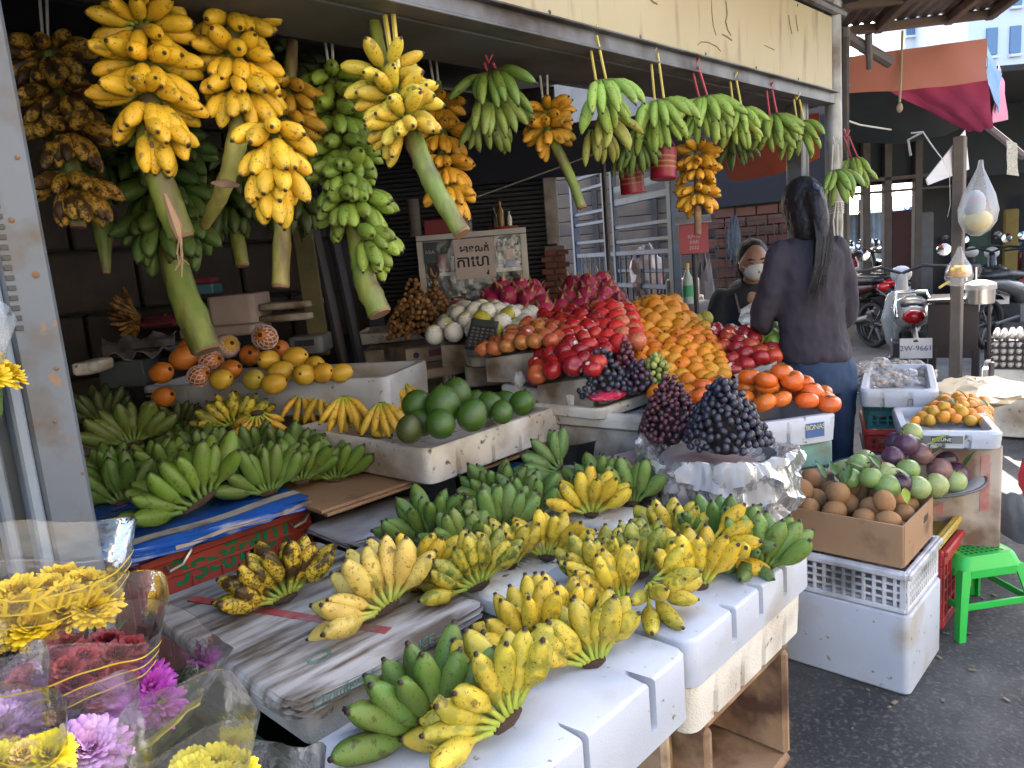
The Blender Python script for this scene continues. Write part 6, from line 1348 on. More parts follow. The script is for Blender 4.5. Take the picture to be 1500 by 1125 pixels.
for s, el, wr in ((1, (.232, .028, 1.045), (.165, .17, 1.0)), (-1, (-.232, .058, 1.055), (-.135, .21, .99))):
    limb(g, [(s * .155, .008, 1.305), ((s * .155 + el[0]) / 2 + s * .008, .015, 1.18), el, ((el[0] + wr[0]) / 2, (el[1] + wr[1]) / 2, 1.015), wr], [.066, .064, .060, .050, .043])
put(remesh(g, .011, 5, 'shirt', SHIRT, disp=.03, dscale=.08), 'shirt', wom, MW, 'loose dark grey long sleeved shirt')
JEAN = pm('blue_jeans', (.028, .058, .125), (.018, .038, .085), rough=.85, scale=7, bump=.3, bscale=260)
g = G(); torso(g, [(.73, .155, .115, 0, .045), (.80, .175, .128, -.005, .04), (.88, .172, .125, -.005, .03), (.925, .16, .112, 0, .02)])
for s, kn, an in ((1, (.19, .05, .46), (.24, -.01, .06)), (-1, (.02, .06, .46), (.05, .02, .06))):
    limb(g, [(s * .088 + .055, 0, .80), ((s * .088 + .042 + kn[0]) / 2, .02, .62), kn, ((kn[0] + an[0]) / 2, .02, .28), an], [.108, .094, .075, .07, .066])
put(remesh(g, .011, 4, 'jeans', JEAN, disp=.016, dscale=.06), 'jeans', wom, MW)
g = G()
g.ell((0, .045, 1.505), (.105, .112, .110), 18, 12); g.ell((0, -.005, 1.44), (.100, .085, .12), 14, 10); g.ell((0, .03, 1.45), (.102, .07, .10), 14, 10)
limb(g, [(0, -.03, 1.53), (.0, -.075, 1.49), (.004, -.10, 1.42), (-.004, -.118, 1.33), (-.022, -.122, 1.25), (-.045, -.118, 1.19), (-.058, -.112, 1.155)], [.05, .05, .043, .036, .027, .016, .005])
put(remesh(g, .008, 4, 'hair', HAIR, disp=.008, dscale=.018), 'hair', wom, MW, 'long black hair tied in a low hanging ponytail')
g = G(); g.tube([(.018 * math.cos(a), -.080 + .012 * math.sin(a) * 1.0, 1.565 + .014 * math.sin(a)) for a in np.linspace(0, 2 * PI, 16)], .004, 6); put(g.mesh('hair_tie', pm('hair_tie', (.03, .05, .12), rough=.5)), 'hair_tie', wom, MW)

g = G(); _rh = random.Random(12)
for k in range(46):
    a = _rh.uniform(-1.6, 1.6); w = _rh.uniform(-1, 1); s0 = Vector((.10 * math.sin(a), .045 - .118 * math.cos(a) * .9, 1.52 + _rh.uniform(-.05, .06)))
    pts = [s0, Vector((.04 * w, -.105, 1.45)), Vector((.05 * w - .005, -.15, 1.36)), Vector((.045 * w - .02, -.15, 1.27)), Vector((.035 * w - .045 + _rh.uniform(-.02, .02), -.145, 1.19 + _rh.uniform(-.03, .03))), Vector((.03 * w - .06 + _rh.uniform(-.03, .03), -.135, 1.13 + _rh.uniform(-.05, .05)))]
    g.tube(pts, [.0012, .0022, .0026, .0022, .0014, .0005], 4, False)
tag(put(g.mesh('hair_strand', HAIR, 180), 'hair_strand', wom, MW), kind='stuff')
# ---- seller behind the fruit, facing the lane, head bent
sp_ = Dp(1098, 420, 4.25); Ps = Vector((sp_.x, sp_.y, 0)); fS = to_cam(Ps); yawS = math.atan2(fS.y, fS.x) - PI / 2 + .25
MS = Matrix.Translation(Ps) @ Matrix.Rotation(yawS, 4, 'Z')
zS = Dp(1100, 352, 4.25).z - 1.50
sel = thing('person', 'seller in black t-shirt, patterned apron and white face mask looking down', 'person', Ps)
up = Matrix.Translation((0, 0, zS))
g = G()
torso(g, [(.60, .15, .11, 0, 0), (.85, .16, .11, 0, 0), (1.05, .16, .105, .01, 0), (1.18, .165, .095, .02, 0), (1.24, .11, .075, .03, 0), (1.27, .05, .05, .04, 0)])
limb(g, [(0, .03, 1.24), (0, .075, 1.31)], [.052, .048]); g.ell((0, .10, 1.385), (.074, .09, .105), 16, 12); g.ell((0, .135, 1.335), (.05, .05, .055), 12, 8); face(g, (0, .115, 1.37), (0, 1, -.35), .078)
for s, el, wr in ((1, (.24, .07, .94), (.12, .24, .80)), (-1, (-.235, .08, .94), (-.10, .26, .80))):
    limb(g, [(s * .165, .015, 1.19), el, wr], [.05, .038, .026]); handgeo(g, wr, (-s * .4, .8, -.4), (-s * .7, -.1, -.6), .95, .7, thumb=s)
for s in (1, -1): limb(g, [(s * .09, 0, .65), (s * .10, .05, .32), (s * .10, .0, -zS + .05)], [.085, .06, .042])
put(remesh(g, .0085, 4, 'body', SKIN), 'body', sel, MS @ up)
BLKT = pm('black_tee', (.010, .011, .015), (.015, .016, .02), rough=.85)
g = G(); torso(g, [(.72, .175, .125, 0, 0), (.9, .175, .122, .0, 0), (1.08, .175, .115, .01, 0), (1.19, .18, .105, .02, 0), (1.245, .12, .085, .03, 0), (1.265, .07, .066, .038, 0)], 20)
for s, el in ((1, (.235, .06, .98)), (-1, (-.23, .07, .98))): limb(g, [(s * .16, .015, 1.185), (s * .205, .04, 1.07)], [.066, .062])
put(remesh(g, .011, 4, 'shirt', BLKT, disp=.012, dscale=.06), 'shirt', sel, MS @ up, 'black short sleeved t-shirt')
APR = pm('apron_print', (.050, .040, .048), (.16, .11, .10), rough=.85, scale=55, detail=1)
g = G(); loops = []
for z, w, y in ((.60, .15, .135), (.80, .155, .138), (1.0, .135, .135), (1.12, .10, .128)): loops.append([(w * math.sin(a), y * math.cos(a * .9) * 1.02, z) for a in np.linspace(-1, 1, 13)])
l2 = [[(x * 1.0, y - .006, z) for x, y, z in l] for l in loops]
g.loft(loops, False, False, closed=False); g.loft(l2, False, False, closed=False)
for s in (1, -1): g.tube([(s * .085, .115, 1.11), (s * .10, .10, 1.20), (s * .09, .03, 1.262), (s * .06, -.03, 1.27)], .012, 6, flat=.4)
put(g.mesh('apron', APR), 'apron', sel, MS @ up)
g = G(); g.ell((0, .07, 1.425), (.086, .092, .088), 16, 10); g.ell((0, .03, 1.37), (.084, .07, .10), 14, 8); g.ell((0, -.015, 1.38), (.045, .05, .05), 10, 8)
put(remesh(g, .008, 3, 'hair', HAIR), 'hair', sel, MS @ up)
EYEM = pm('eye_dark', (.01, .008, .008), rough=.4)
for s in (1, -1):
    g = G(); g.tube([(s * .015, .186, 1.395), (s * .032, .188, 1.402), (s * .05, .174, 1.396)], .004, 5); put(g.mesh('eyebrow', EYEM), 'eyebrow', sel, MS @ up)
    g = G(); g.ell((s * .032, .180, 1.380), (.013, .006, .004), 8, 5); put(g.mesh('eye', EYEM, 180), 'eye', sel, MS @ up)
MASK = pm('white_mask', (.66, .63, .60), (.6, .57, .54), rough=.8)
g = G(); g.ell((0, .145, 1.335), (.062, .064, .052), 14, 10); put(g.mesh('mask', MASK, 180), 'mask', sel, MS @ up)
g = G()
for s in (1, -1): g.tube([(s * .055, .165, 1.35), (s * .076, .12, 1.372), (s * .08, .09, 1.385)], .0025, 5)
put(g.mesh('mask_strap', MASK), 'mask_strap', sel, MS @ up)
# seated helper, mostly hidden: a pale sleeve beside the seller
hp = Dp(1052, 452, 4.45); Ph = Vector((hp.x, hp.y, 0)); MH = Matrix.Translation(Ph) @ Matrix.Rotation(yawS + .5, 4, 'Z') ; zh = Dp(1052, 425, 4.45).z - 1.0
hel = thing('person', 'person in a white shirt bending down, half hidden beside the seller', 'person', Ph)
uh = Matrix.Translation((0, 0, zh))
g = G(); torso(g, [(.45, .14, .11, -.05, 0), (.7, .15, .11, .0, 0), (.88, .15, .1, .06, 0), (.97, .09, .08, .10, 0)]); limb(g, [(0, .11, .95), (0, .17, .97)], [.05, .048]); g.ell((0, .24, .96), (.075, .10, .09), 14, 10); face(g, (0, .26, .95), (0, .7, -.7), .076)
for s in (1, -1):
    limb(g, [(s * .16, .06, .90), (s * .2, .18, .68), (s * .1, .33, .6)], [.05, .038, .026]); handgeo(g, (s * .1, .33, .6), (-s * .2, .8, -.5), (0, -.3, -.9), .95, .6, thumb=s); limb(g, [(s * .09, -.05, .46), (s * .11, .22, .42), (s * .1, .2, -zh + .05)], [.085, .06, .042])
put(remesh(g, .0095, 4, 'body', SKIN), 'body', hel, MH @ uh)
g = G(); torso(g, [(.42, .155, .125, -.05, 0), (.7, .165, .125, .0, 0), (.88, .165, .115, .06, 0), (.97, .1, .09, .10, 0)]); 
for s in (1, -1): limb(g, [(s * .15, .06, .90), (s * .19, .14, .76)], [.068, .06])
put(remesh(g, .011, 4, 'shirt', pm('white_shirt', (.52, .52, .56), rough=.85), disp=.012, dscale=.06), 'shirt', hel, MH @ uh)
g = G(); g.ell((0, .22, .985), (.084, .10, .085), 14, 10); put(g.mesh('hair', HAIR, 180), 'hair', hel, MH @ uh)
crumple('plastic_bag', 'thin clear plastic bag the seller is filling behind the dark red apples', 'bag', Dp(1112, 462, 3.95), (.12, .09, .07), FILMW, 11)
# ================================================================== GLASS CASE WITH COFFEE SIGN
ALU = pm('aluminium', (.50, .47, .44), (.44, .41, .38), rough=.45, scale=6); KRAFT = pm('sign_paper', (.50, .42, .41), (.46, .38, .37), rough=.8, scale=4)
cA, cB = Dp(609, 346, 4.4), Dp(771, 349, 4.4); x, y, L = frontal(cA, cB); zt = cA.z; zb = zt - .75
case = thing('glass_case', 'aluminium framed glass display case with a paper coffee sign', 'display case', (cA.x, cA.y, zb)); M = basis(x, y, ZH, (cA.x, cA.y, 0))
for nm, c, d in (('frame_rail', (L / 2, 0, zt - .016), (L, .03, .032)), ('frame_rail', (L / 2, 0, zb + .016), (L, .03, .032)), ('frame_post', (.018, 0, (zt + zb) / 2), (.036, .03, zt - zb - .07)), ('frame_post', (L - .018, 0, (zt + zb) / 2), (.036, .03, zt - zb - .07)),
                 ('shelf', (L / 2, .14, zt - .235), (L - .04, .24, .022)), ('shelf', (L / 2, .14, zb + .07), (L - .04, .24, .02)), ('top_panel', (L / 2, .16, zt - .01), (L - .01, .28, .014)), ('back_panel', (L / 2, .31, (zt + zb) / 2), (L, .012, zt - zb)), ('side_panel', (.006, .16, (zt + zb) / 2), (.01, .28, zt - zb - .08)), ('side_panel', (L - .006, .16, (zt + zb) / 2), (.01, .28, zt - zb - .08))):
    g = G(); g.box(c, d, M, b=.002); g.build(nm, (pm('case_back', (.06, .075, .08), rough=.5) if 'panel' in nm else ALU), case)
g = G(); g.box((L / 2, -.004, (zt + zb) / 2), (L - .075, .003, zt - zb - .07), M, b=.0005); g.build('glass_pane', film_mat('case_glass', haze=.03, rough=.03), case)
sgn = thing('paper_sign', 'greyish paper sign with black Khmer lettering taped on the glass case', 'sign', M @ Vector((L * .56, -.02, zt - .25)))
g = G(); g.box((L * .52, -.022, zt - .155), (.235, .003, .232), M @ Matrix.Rotation(.0, 4, 'Y'), b=.0005); ps = g.build('paper', KRAFT, sgn)
INK = pm('black_ink', (.012, .012, .02), rough=.6)
def ink(s, size, dx, dz, sx=1): link('lettering', text_mesh(s, size, INK, ext=.0008, bold=.0016), ps, M @ basis((sx, 0, 0), (0, 0, 1), (0, -1, 0), (L * .52 + dx, -.0255, zt - .155 + dz)))
ink('\u1798\u17b6\u1793\u179b\u1780\u17cb', .056, .002, .055); ink('\u1780\u17b6\u17c1\u17a0', .094, -.012, -.018); ink('\u179c', .06, .072, -.08)
g = G(); g.box((.075, -.022, zt - .105), (.075, .004, .12), M, b=.002); pb_ = tag(g.build('payment_board', pm('navy_plate', (.02, .03, .045), rough=.4)), 'small dark navy payment plate in the glass case corner', 'plate')
link('lettering', text_mesh('ABA', .03, pm('pale_print', (.4, .45, .48), rough=.5)), pb_, M @ basis((1, 0, 0), (0, 0, 1), (0, -1, 0), (.075, -.0255, zt - .10)))
g = G(); g.lathe([(0, 0), (.036, 0), (.036, .003), (0, .003)], 24, M @ Matrix.Translation((.085, -.02, zt - .215)) @ Matrix.Rotation(PI / 2, 4, 'X') @ Matrix.Scale(1.25, 4, (0, 1, 0))); st_ = tag(g.build('round_sticker', INK), 'round black sticker with a brown horn mark on the glass case', 'sticker')
g = G(); g.tube([M @ Vector(q) for q in ((.07, -.026, zt - .19), (.075, -.026, zt - .225), (.095, -.026, zt - .245), (.105, -.026, zt - .22))], [.006, .010, .008, .004], 6); g.build('horn_mark', pm('horn', (.40, .20, .08), rough=.6), st_)
# things inside and on top of the case
def bottle(label, p, r, h, col, capc, name='bottle', cat='bottle', group=None, band=None):
    t = thing(name, label, cat, p, group); T = Matrix.Translation(p)
    g = G(); g.lathe([(0, 0), (r, 0), (r, h * .55), (r * .9, h * .64), (r * .36, h * .80), (r * .34, h * .9), (0, h * .9)], 14, T); g.build('body', pm('glass_%.2f%.2f%.2f' % col, col, rough=.2), t)
    g = G(); g.lathe([(0, h * .88), (r * .42, h * .88), (r * .42, h), (0, h)], 12, T); g.build('cap', pm('cap_%.2f%.2f%.2f' % capc, capc, rough=.4), t)
    if band:
        g = G(); g.lathe([(r * 1.02, h * .18), (r * 1.02, h * .46)], 14, T); g.build('label', pm('band_%.2f%.2f%.2f' % band, band, rough=.5), t)
    return t
Tp = lambda u, v, z: M @ Vector((L * u, v, z))
bottle('amber sauce bottle on the red tray above the glass case', Tp(.78, .1, zt + .014), .022, .15, (.30, .15, .03), (.35, .2, .05)); bottle('small white bottle on the red tray above the glass case', Tp(.86, .1, zt + .014), .014, .09, (.70, .68, .64), (.7, .68, .65)); bottle('dark bottle behind the amber one on the red tray', Tp(.72, .14, zt + .014), .018, .12, (.03, .03, .04), (.05, .08, .2))
g = G(); g.lathe([(0, 0), (.085, 0), (.09, .015), (.085, .018), (0, .006)], 20, M @ Matrix.Translation((L * .80, .11, zt))); tag(g.build('red_tray', pm('red_plastic', (.35, .05, .03), rough=.4)), 'low red plastic tray on top of the glass case', 'tray')
g = G(); g.box((L * .23, .12, zt + .045), (.20, .16, .09), M); tag(g.build('red_box', pm('red_box', (.20, .02, .025), rough=.6)), 'dark red box on top of the glass case', 'box')
t = thing('cup_stack', 'tall stack of clear plastic cups beside the glass case', 'cups', M @ Vector((-.01, .06, zt - .02)))
for k in range(18):
    g = G(); g.lathe([(.030, 0), (.037, .012), (.038, .014), (.036, .014)], 16, M @ Matrix.Translation((-.005, .06, zt - .0 + k * .0118))); g.build('cup', pm('cup_plastic', (.20, .18, .17), (.15, .13, .12), rough=.3), t)
g = G(); g.lathe([(0, 0), (.04, 0), (.042, .1), (.03, .13), (.035, .15), (0, .15)], 16, M @ Matrix.Translation((L * .45, .14, zt))); tag(g.build('glass_jar', film_mat('jar_glass', haze=.15)), 'clear glass jar on the glass case behind the cut stem', 'jar')
_pc = [((.35, .06, .05), (.6, .58, .5)), ((.10, .28, .34), (.65, .6, .5)), ((.58, .5, .4), (.4, .1, .1)), ((.08, .12, .35), (.7, .7, .66)), ((.6, .62, .6), (.1, .25, .4)), ((.5, .1, .12), (.7, .65, .5)), ((.25, .4, .42), (.62, .6, .55))]
for k in range(8):
    row, i = divmod(k, 4); c1, c2 = _pc[k % len(_pc)]
    bottle('%s can in the glass case, %s from the paper sign on the %s row' % (('red', 'teal', 'cream', 'navy', 'pale', 'crimson', 'grey green', 'brick red')[k], ORD[i + 1], ('upper', 'lower')[row]), Tp(.745 + i * .058, .10 if row else .2, zt - .222 + (0 if row else .085)), .016, .10 if row else .085, c1, c2, 'drink_can', 'can', 'cans inside the glass case', band=c2)
g = G(); g.box((L * .84, .03, zt - .165), (.055, .02, .10), M); tag(g.build('coffee_pack', pm('pack_pink', (.62, .32, .24), rough=.5)), 'salmon pink packet standing in the glass case', 'packet')
g = G(); g.box((L * .84, .025, zt - .2), (.06, .025, .045), M); tag(g.build('coffee_pack', pm('pack_blue', (.03, .06, .35), rough=.5)), 'blue packet in front of the salmon pink one', 'packet')
g = G(); g.loft([[M @ Vector(q) for q in ((.10, .06, zt - .225), (.175, .06, zt - .225), (.175, .1, zt - .225), (.10, .1, zt - .225))], [M @ Vector(q) for q in ((.105, .075, zt - .115), (.165, .075, zt - .115), (.165, .085, zt - .115), (.105, .085, zt - .115))]], True, True); tag(g.build('coffee_bag', pm('bag_crimson', (.22, .015, .04), rough=.5)), 'crimson coffee bag standing left inside the glass case'.replace(' left', ''), 'bag')
for k, (u, c) in enumerate(((.30, (.35, .3, .25)), (.36, (.2, .22, .18)))): bottle(('beige', 'olive')[k] + ' jar beside the crimson bag inside the glass case', Tp(u, .12, zt - .222), .02, .09, c, (.5, .45, .35), 'storage_jar', 'jar')
g = G(); g.lathe([(0, 0), (.05, 0), (.05, .09), (0, .09)], 16, M @ Matrix.Translation((L * .52, .1, zb + .28))); g.lathe([(.05, .09), (.03, .12), (0, .12)], 16, M @ Matrix.Translation((L * .52, .1, zb + .28))); tag(g.build('purple_tub', pm('purple_tub', (.12, .10, .28), (.35, .35, .5), rough=.4, scale=30)), 'purple tub low in the glass case behind the pears', 'tub')
g = G(); g.box((L * .33, .08, zb + .32), (.09, .1, .1), M); tag(g.build('red_carton', pm('red_carton', (.40, .04, .05), rough=.5)), 'red carton low in the glass case behind the longans', 'carton')
# calculator
cc = Dp(706, 491, 3.30); t = thing('calculator', 'black desk calculator lying tilted on the netted pears', 'calculator', cc)
N_ = (to_cam(cc) * .75 + ZH * .66).normalized(); Xc = (ZH.cross(to_cam(cc)).normalized() * .90 - ZH * .32); Xc = (Xc - N_ * Xc.dot(N_)).normalized(); Yc = N_.cross(Xc); MC_ = basis(Xc, Yc, N_, cc)
g = G(); g.box((0, 0, 0), (.125, .165, .016), MC_, b=.004); g.build('case', BLACKP, t)
g = G(); g.box((0, .058, .009), (.105, .032, .004), MC_, b=.001); g.build('screen', pm('lcd', (.05, .06, .055), rough=.15), t)
g = G(); g.box((0, 0, 0), (.014, .011, .005), b=.002); km = g.mesh('key', pm('calc_key', (.10, .10, .105), rough=.5)); 
for r in range(6):
    for c in range(5): link('key', km, t, MC_ @ Matrix.Translation((-.042 + c * .021, .026 - r * .0185, .010)))
# red donation box on a pole, bottle, foam boxes by the seller
bp_ = Dp(1016, 346, 4.0); t = thing('donation_box', 'faded red metal post box with a sloping lid on a thin stand', 'box', (bp_.x, bp_.y, 0)); x, y, _ = frontal(Dp(990, 346, 4.05), Dp(1040, 346, 3.95)); x = (Matrix.Rotation(.35, 3, 'Z') @ x); y = ZH.cross(x); Mb_ = basis(x, y, ZH, (bp_.x, bp_.y, 0))
PB = pm('box_pink', (.36, .06, .09), (.30, .05, .075), rough=.5, scale=5)
g = G(); z0 = bp_.z - .09; g.loft([[Mb_ @ Vector(q) for q in ((-.075, -.06, z0), (.075, -.06, z0), (.075, .07, z0), (-.075, .07, z0))], [Mb_ @ Vector(q) for q in ((-.075, -.06, z0 + .155), (.075, -.06, z0 + .155), (.075, .07, z0 + .185), (-.075, .07, z0 + .185))]], True, True); g.build('body', PB, t)
g = G(); g.box((0, 0, 0), (.185, .17, .008), Mb_ @ Matrix.Translation((0, .0, z0 + .177)) @ Matrix.Rotation(.23, 4, 'X')); g.build('lid', pm('lid_pale', (.35, .36, .42), rough=.4), t)
g = G(); g.tube([(bp_.x, bp_.y, .3), (bp_.x, bp_.y, z0)], .014, 8); g.build('stand', BLACKP, t)
for i, (s, dz) in enumerate((('\u179f\u17bc\u1798\u17a2\u179a', .09), ('\u1782\u17bb\u178e', .06), ('2022', .03))): link('lettering', text_mesh(s, .026, pm('pink_white', (.62, .5, .5), rough=.5)), t, Mb_ @ basis((1, 0, 0), (0, 0, 1), (0, -1, 0), (0, -.0625, z0 + dz)))
bq = Dp(1008, 428, 3.95); bottle('green labelled water bottle standing by the donation box', bq + Vector((0, 0, -.06)), .028, .21, (.28, .36, .34), (.55, .35, .05), band=(.03, .28, .12))
g = G(); g.tube([(bq.x, bq.y, .3), (bq.x, bq.y, bq.z - .06)], .03, 10); tag(g.build('dark_pipe', pm('pipe_dark', (.05, .05, .055), rough=.5)), 'dark pipe standing behind the oranges, a bottle on its top', 'pipe')
for lb, px, py, d, w, h in (('white foam box stacked on top of another behind the oranges', 1000, 425, 4.6, .20, .13), ('white foam box at the bottom of the stack behind the oranges', 1005, 456, 4.6, .22, .17)):
    p = Dp(px, py, d); block(lb, p - x * w / 2, p + x * w / 2, .2, p.z + h / 2, h, FOAM2, r=.012)
g = G(); p = Dp(940, 405, 5.2); 
crumple('plastic_bag', 'white plastic bag with a red print hanging on the blue gate', 'bag', Dp(948, 400, 5.1), (.14, .1, .17), pm('bag_white', (.42, .42, .42), (.4, .2, .2), rough=.4, scale=7), 14)
crumple('hanging_cloth', 'grey cloth hanging behind the donation box', 'cloth', Dp(1030, 425, 5.0), (.09, .06, .28), pm('cloth_grey', (.10, .10, .115), rough=.9), 15)
crumple('hanging_cloth', 'dark cloth hanging on the wire mesh beside the seller', 'cloth', Dp(1076, 355, 6.5), (.07, .05, .2), pm('cloth_slate', (.06, .075, .095), rough=.9), 16)
# red tins hanging under the roof
for k, (px, py, d) in enumerate(((925, 262, 3.1), (972, 240, 2.95))):
    p = Dp(px, py, d); t = thing('red_tin', ('red gold printed tin hanging behind the second green hand', 'red gold printed tin hanging higher, beside the third green hand')[k], 'tin', p, 'red tins hanging under the roof'); T = Matrix.Translation(p) @ Matrix.Rotation((-.1, .12)[k], 4, 'Y')
    g = G(); g.lathe([(0, -.06), (.048, -.06), (.052, -.055), (.050, -.045), (.050, .045), (.052, .055), (.048, .06), (0, .055)], 20, T); g.build('body', pm('tin_red', (.30, .015, .03), (.24, .012, .025), rough=.35), t)
    g = G()
    for z in (-.02, 0.0, .02): g.lathe([(.0506, z), (.0508, z + .003), (.0506, z + .006)], 20, T)
    tag(g.build('gold_band', pm('gold_dull', (.42, .22, .06), rough=.4), t), kind='stuff')
    g = G(); g.tube([p + ZH * .06 + RT * .05, p + ZH * .16, p + ZH * .06 - RT * .05], .002, 4); g.build('wire', STRAPR, t)
# scale pan, newspaper, plastic ball, boxes behind the papayas
p = Dp(240, 508, 3.45); t = thing('weighing_scale', 'grey weighing scale with a steel bowl behind the papayas', 'scale', p)
g = G(); g.lathe([(0, -.05), (.06, -.045), (.13, .0), (.15, .012), (.146, .014), (.06, -.03), (0, -.035)], 28, Matrix.Translation(p)); g.build('steel_bowl', pm('bright_steel', (.55, .54, .52), rough=.18, metal=1), t)
g = G(); q = Dp(190, 545, 3.4); g.box((0, 0, 0), (.20, .16, .12), yaw(-.8, q)); g.build('body', pm('scale_grey', (.07, .08, .09), rough=.5), t)
g = G(); g.ell(Dp(137, 537, 3.0), .024, 14, 10); tag(g.build('plastic_ball', FILMW), 'crumpled clear plastic ball beside the post', 'plastic')
tag(sheet('newspaper', (Dp(150, 500, 3.6), Dp(258, 485, 3.6), Dp(250, 512, 3.3), Dp(150, 522, 3.3)), 10, 5, pm('newsprint', (.22, .20, .21), (.16, .15, .16), rough=.9, scale=30), .01, wave=.025, seed=7), 'crumpled newspaper under the dried brown bananas', 'newspaper')
block('foam piece beside the plastic ball by the post', Dp(102, 545, 3.1), Dp(135, 542, 3.1), .2, Dp(110, 533, 3.1).z, .05, FOAM2)
DB = pm('dusky_foam', (.36, .28, .25), (.27, .21, .19), rough=.8, scale=6, bump=.2, bscale=120)
for lb, A, B, zt_, h in (('pinkish grey foam box lid leaning behind the papayas', Dp(305, 470, 3.7), Dp(374, 462, 3.7), Dp(330, 433, 3.7).z, .16), ('foam lid under the pinkish grey one', Dp(260, 490, 3.6), Dp(372, 480, 3.6), Dp(330, 478, 3.6).z, .05)):
    block(lb, A, B, .3, zt_, h, DB)
for k, (py, lb) in enumerate(((452, 'top'), (470, 'middle'))): block('grey foam lid, %s of the small stack behind the mangoes' % lb, Dp(376, py + 4, 3.75), Dp(456, py - 2, 3.75), .3, Dp(400, py - 8, 3.75).z, .035, FOAM3)
bx = block('dark grey box with a black slot behind the mangoes', Dp(420, 508, 3.7), Dp(472, 500, 3.7), .25, Dp(440, 494, 3.7).z, .09, pm('slate_box', (.12, .125, .14), rough=.6))
Ms, Ls = front_frame(Dp(420, 508, 3.7), Dp(472, 500, 3.7)); g = G(); g.box((Ls / 2, -.002, Dp(440, 503, 3.7).z), (Ls * .55, .003, .03), Ms); g.build('slot', BLACKP, bx)
crumple('red_cloth', 'dark red cloth heaped behind the newspaper', 'cloth', Dp(245, 470, 3.8), (.16, .1, .035), pm('cloth_red', (.11, .012, .02), rough=.9), 17)
p = Dp(295, 415, 3.9); t = thing('plastic_stool', 'small blue stool with a red cushion in the dark behind the papayas', 'stool', p); g = G(); g.box((0, 0, -.03), (.16, .14, .05), yaw(-.8, p)); g.build('legs_frame', pm('stool_blue', (.05, .14, .18), rough=.5), t); g = G(); g.box((0, 0, .012), (.15, .13, .03), yaw(-.8, p)); g.build('cushion', pm('cush_red', (.18, .02, .03), rough=.8), t)

# ================================================================== GREEN STOOL
GS = pm('stool_green', (.03, .46, .07), (.026, .42, .06), rough=.33, scale=5)
so = Vector((2.855, .592, 0)); Mst = yaw(R_(43.8) - PI / 2 + .12, so); H_ = .275; a0, a1 = .105, .14
stl = thing('green_stool', 'bright green plastic stool with a pierced square seat on the asphalt', 'stool', so)
g = G(); g.loft([rrect(-a0 - .012, -a0 - .012, a0 + .012, a0 + .012, .035, H_ - .045), rrect(-a0, -a0, a0, a0, .035, H_ - .012), rrect(-a0 + .01, -a0 + .01, a0 - .01, a0 - .01, .03, H_), rrect(-a0 + .03, -a0 + .03, a0 - .03, a0 - .03, .02, H_ - .003)], False, True, Mst); seat = g.build('seat', GS, stl)
g = G(); hm = pm('stool_hole', (.008, .13, .02), rough=.6)
for i in range(8):
    for j in range(8): g.lathe([(0, 0), (.0062, 0), (.0062, .0012), (0, .0012)], 8, Mst @ Matrix.Translation((-.066 + i * .0189, -.066 + j * .0189, H_ - .0025)))
tag(g.build('hole_pattern', hm, seat), kind='stuff')
for sx in (1, -1):
    for sy in (1, -1):
        g = G(); loops = []
        for z, k in ((H_ - .04, 0), (H_ * .6, .4), (.12, .65), (.0, 1)):
            a = a0 + .008 + (a1 - a0) * k; w = .034 - .010 * k; x0, y0 = sx * a, sy * a
            loops.append([(x0, y0, z), (x0 - sx * w, y0, z), (x0 - sx * w, y0 - sy * .008, z), (x0 - sx * .008, y0 - sy * .008, z), (x0 - sx * .008, y0 - sy * w, z), (x0, y0 - sy * w, z)])
        g.loft(loops, True, True, Mst); g.build('leg', GS, stl)
for k in range(4):
    g = G(); Mk = Mst @ Matrix.Rotation(k * PI / 2, 4, 'Z'); a = a0 + .006 + (a1 - a0) * .55; g.box((0, -a + .004, .112), (2 * a - .04, .008, .024), Mk, b=.002); g.build('stretcher', GS, stl)
    g = G(); g.box((0, -a0 - .009, H_ - .055), (2 * a0 - .04, .007, .03), Mk, b=.002); g.build('apron', GS, stl)

# bagged produce on the tray behind the woman
CRISP = film_mat('crisp_film', haze=.25, rough=.15, gl=.4)
_b = random.Random(8)
for k in range(14):
    px = 1266 + (k % 5) * 22 + _b.uniform(-6, 6); py = 562 - (k // 5) * 13 + _b.uniform(-4, 4); p = Dp(px, py, 3.22 + .13 * (k // 5)); 
    t = thing('produce_bag', 'clear bag of pale produce, %s row from the tray front, %s from the woman' % (ORD[k // 5 + 1], ORD[k % 5 + 1]), 'bag', p, 'bagged produce on the white tray')
    rnd = random.Random(k); g = G(); g.ell((0, 0, 0), 1, 16, 9); g.v = [(a * .055 * (1 + rnd.uniform(-.2, .2)), b_ * .045 * (1 + rnd.uniform(-.2, .2)), c * .03 * (1 + rnd.uniform(-.3, .3))) for a, b_, c in g.v]
    link('film', g.mesh('film', CRISP, 25), t, yaw(_b.uniform(0, 6), p)); g = G()
    for q in range(5): g.ell((rnd.uniform(-.03, .03), rnd.uniform(-.025, .025), rnd.uniform(-.012, .008)), (.016, .014, .012), 8, 6)
    tag(link('contents', g.mesh('contents', pm('pale_root', (.48, .33, .22), (.55, .42, .3), rough=.7), 180), t, Matrix.Translation(p)), kind='stuff')
crumple('straw_cover', 'pale straw coloured plastic cover lit by the sun behind the small mandarins', 'cover', Dp(1430, 572, 3.5), (.26, .2, .05), pm('straw_film', (.62, .52, .36), (.55, .44, .28), rough=.35, bump=.6, bscale=30), 21)

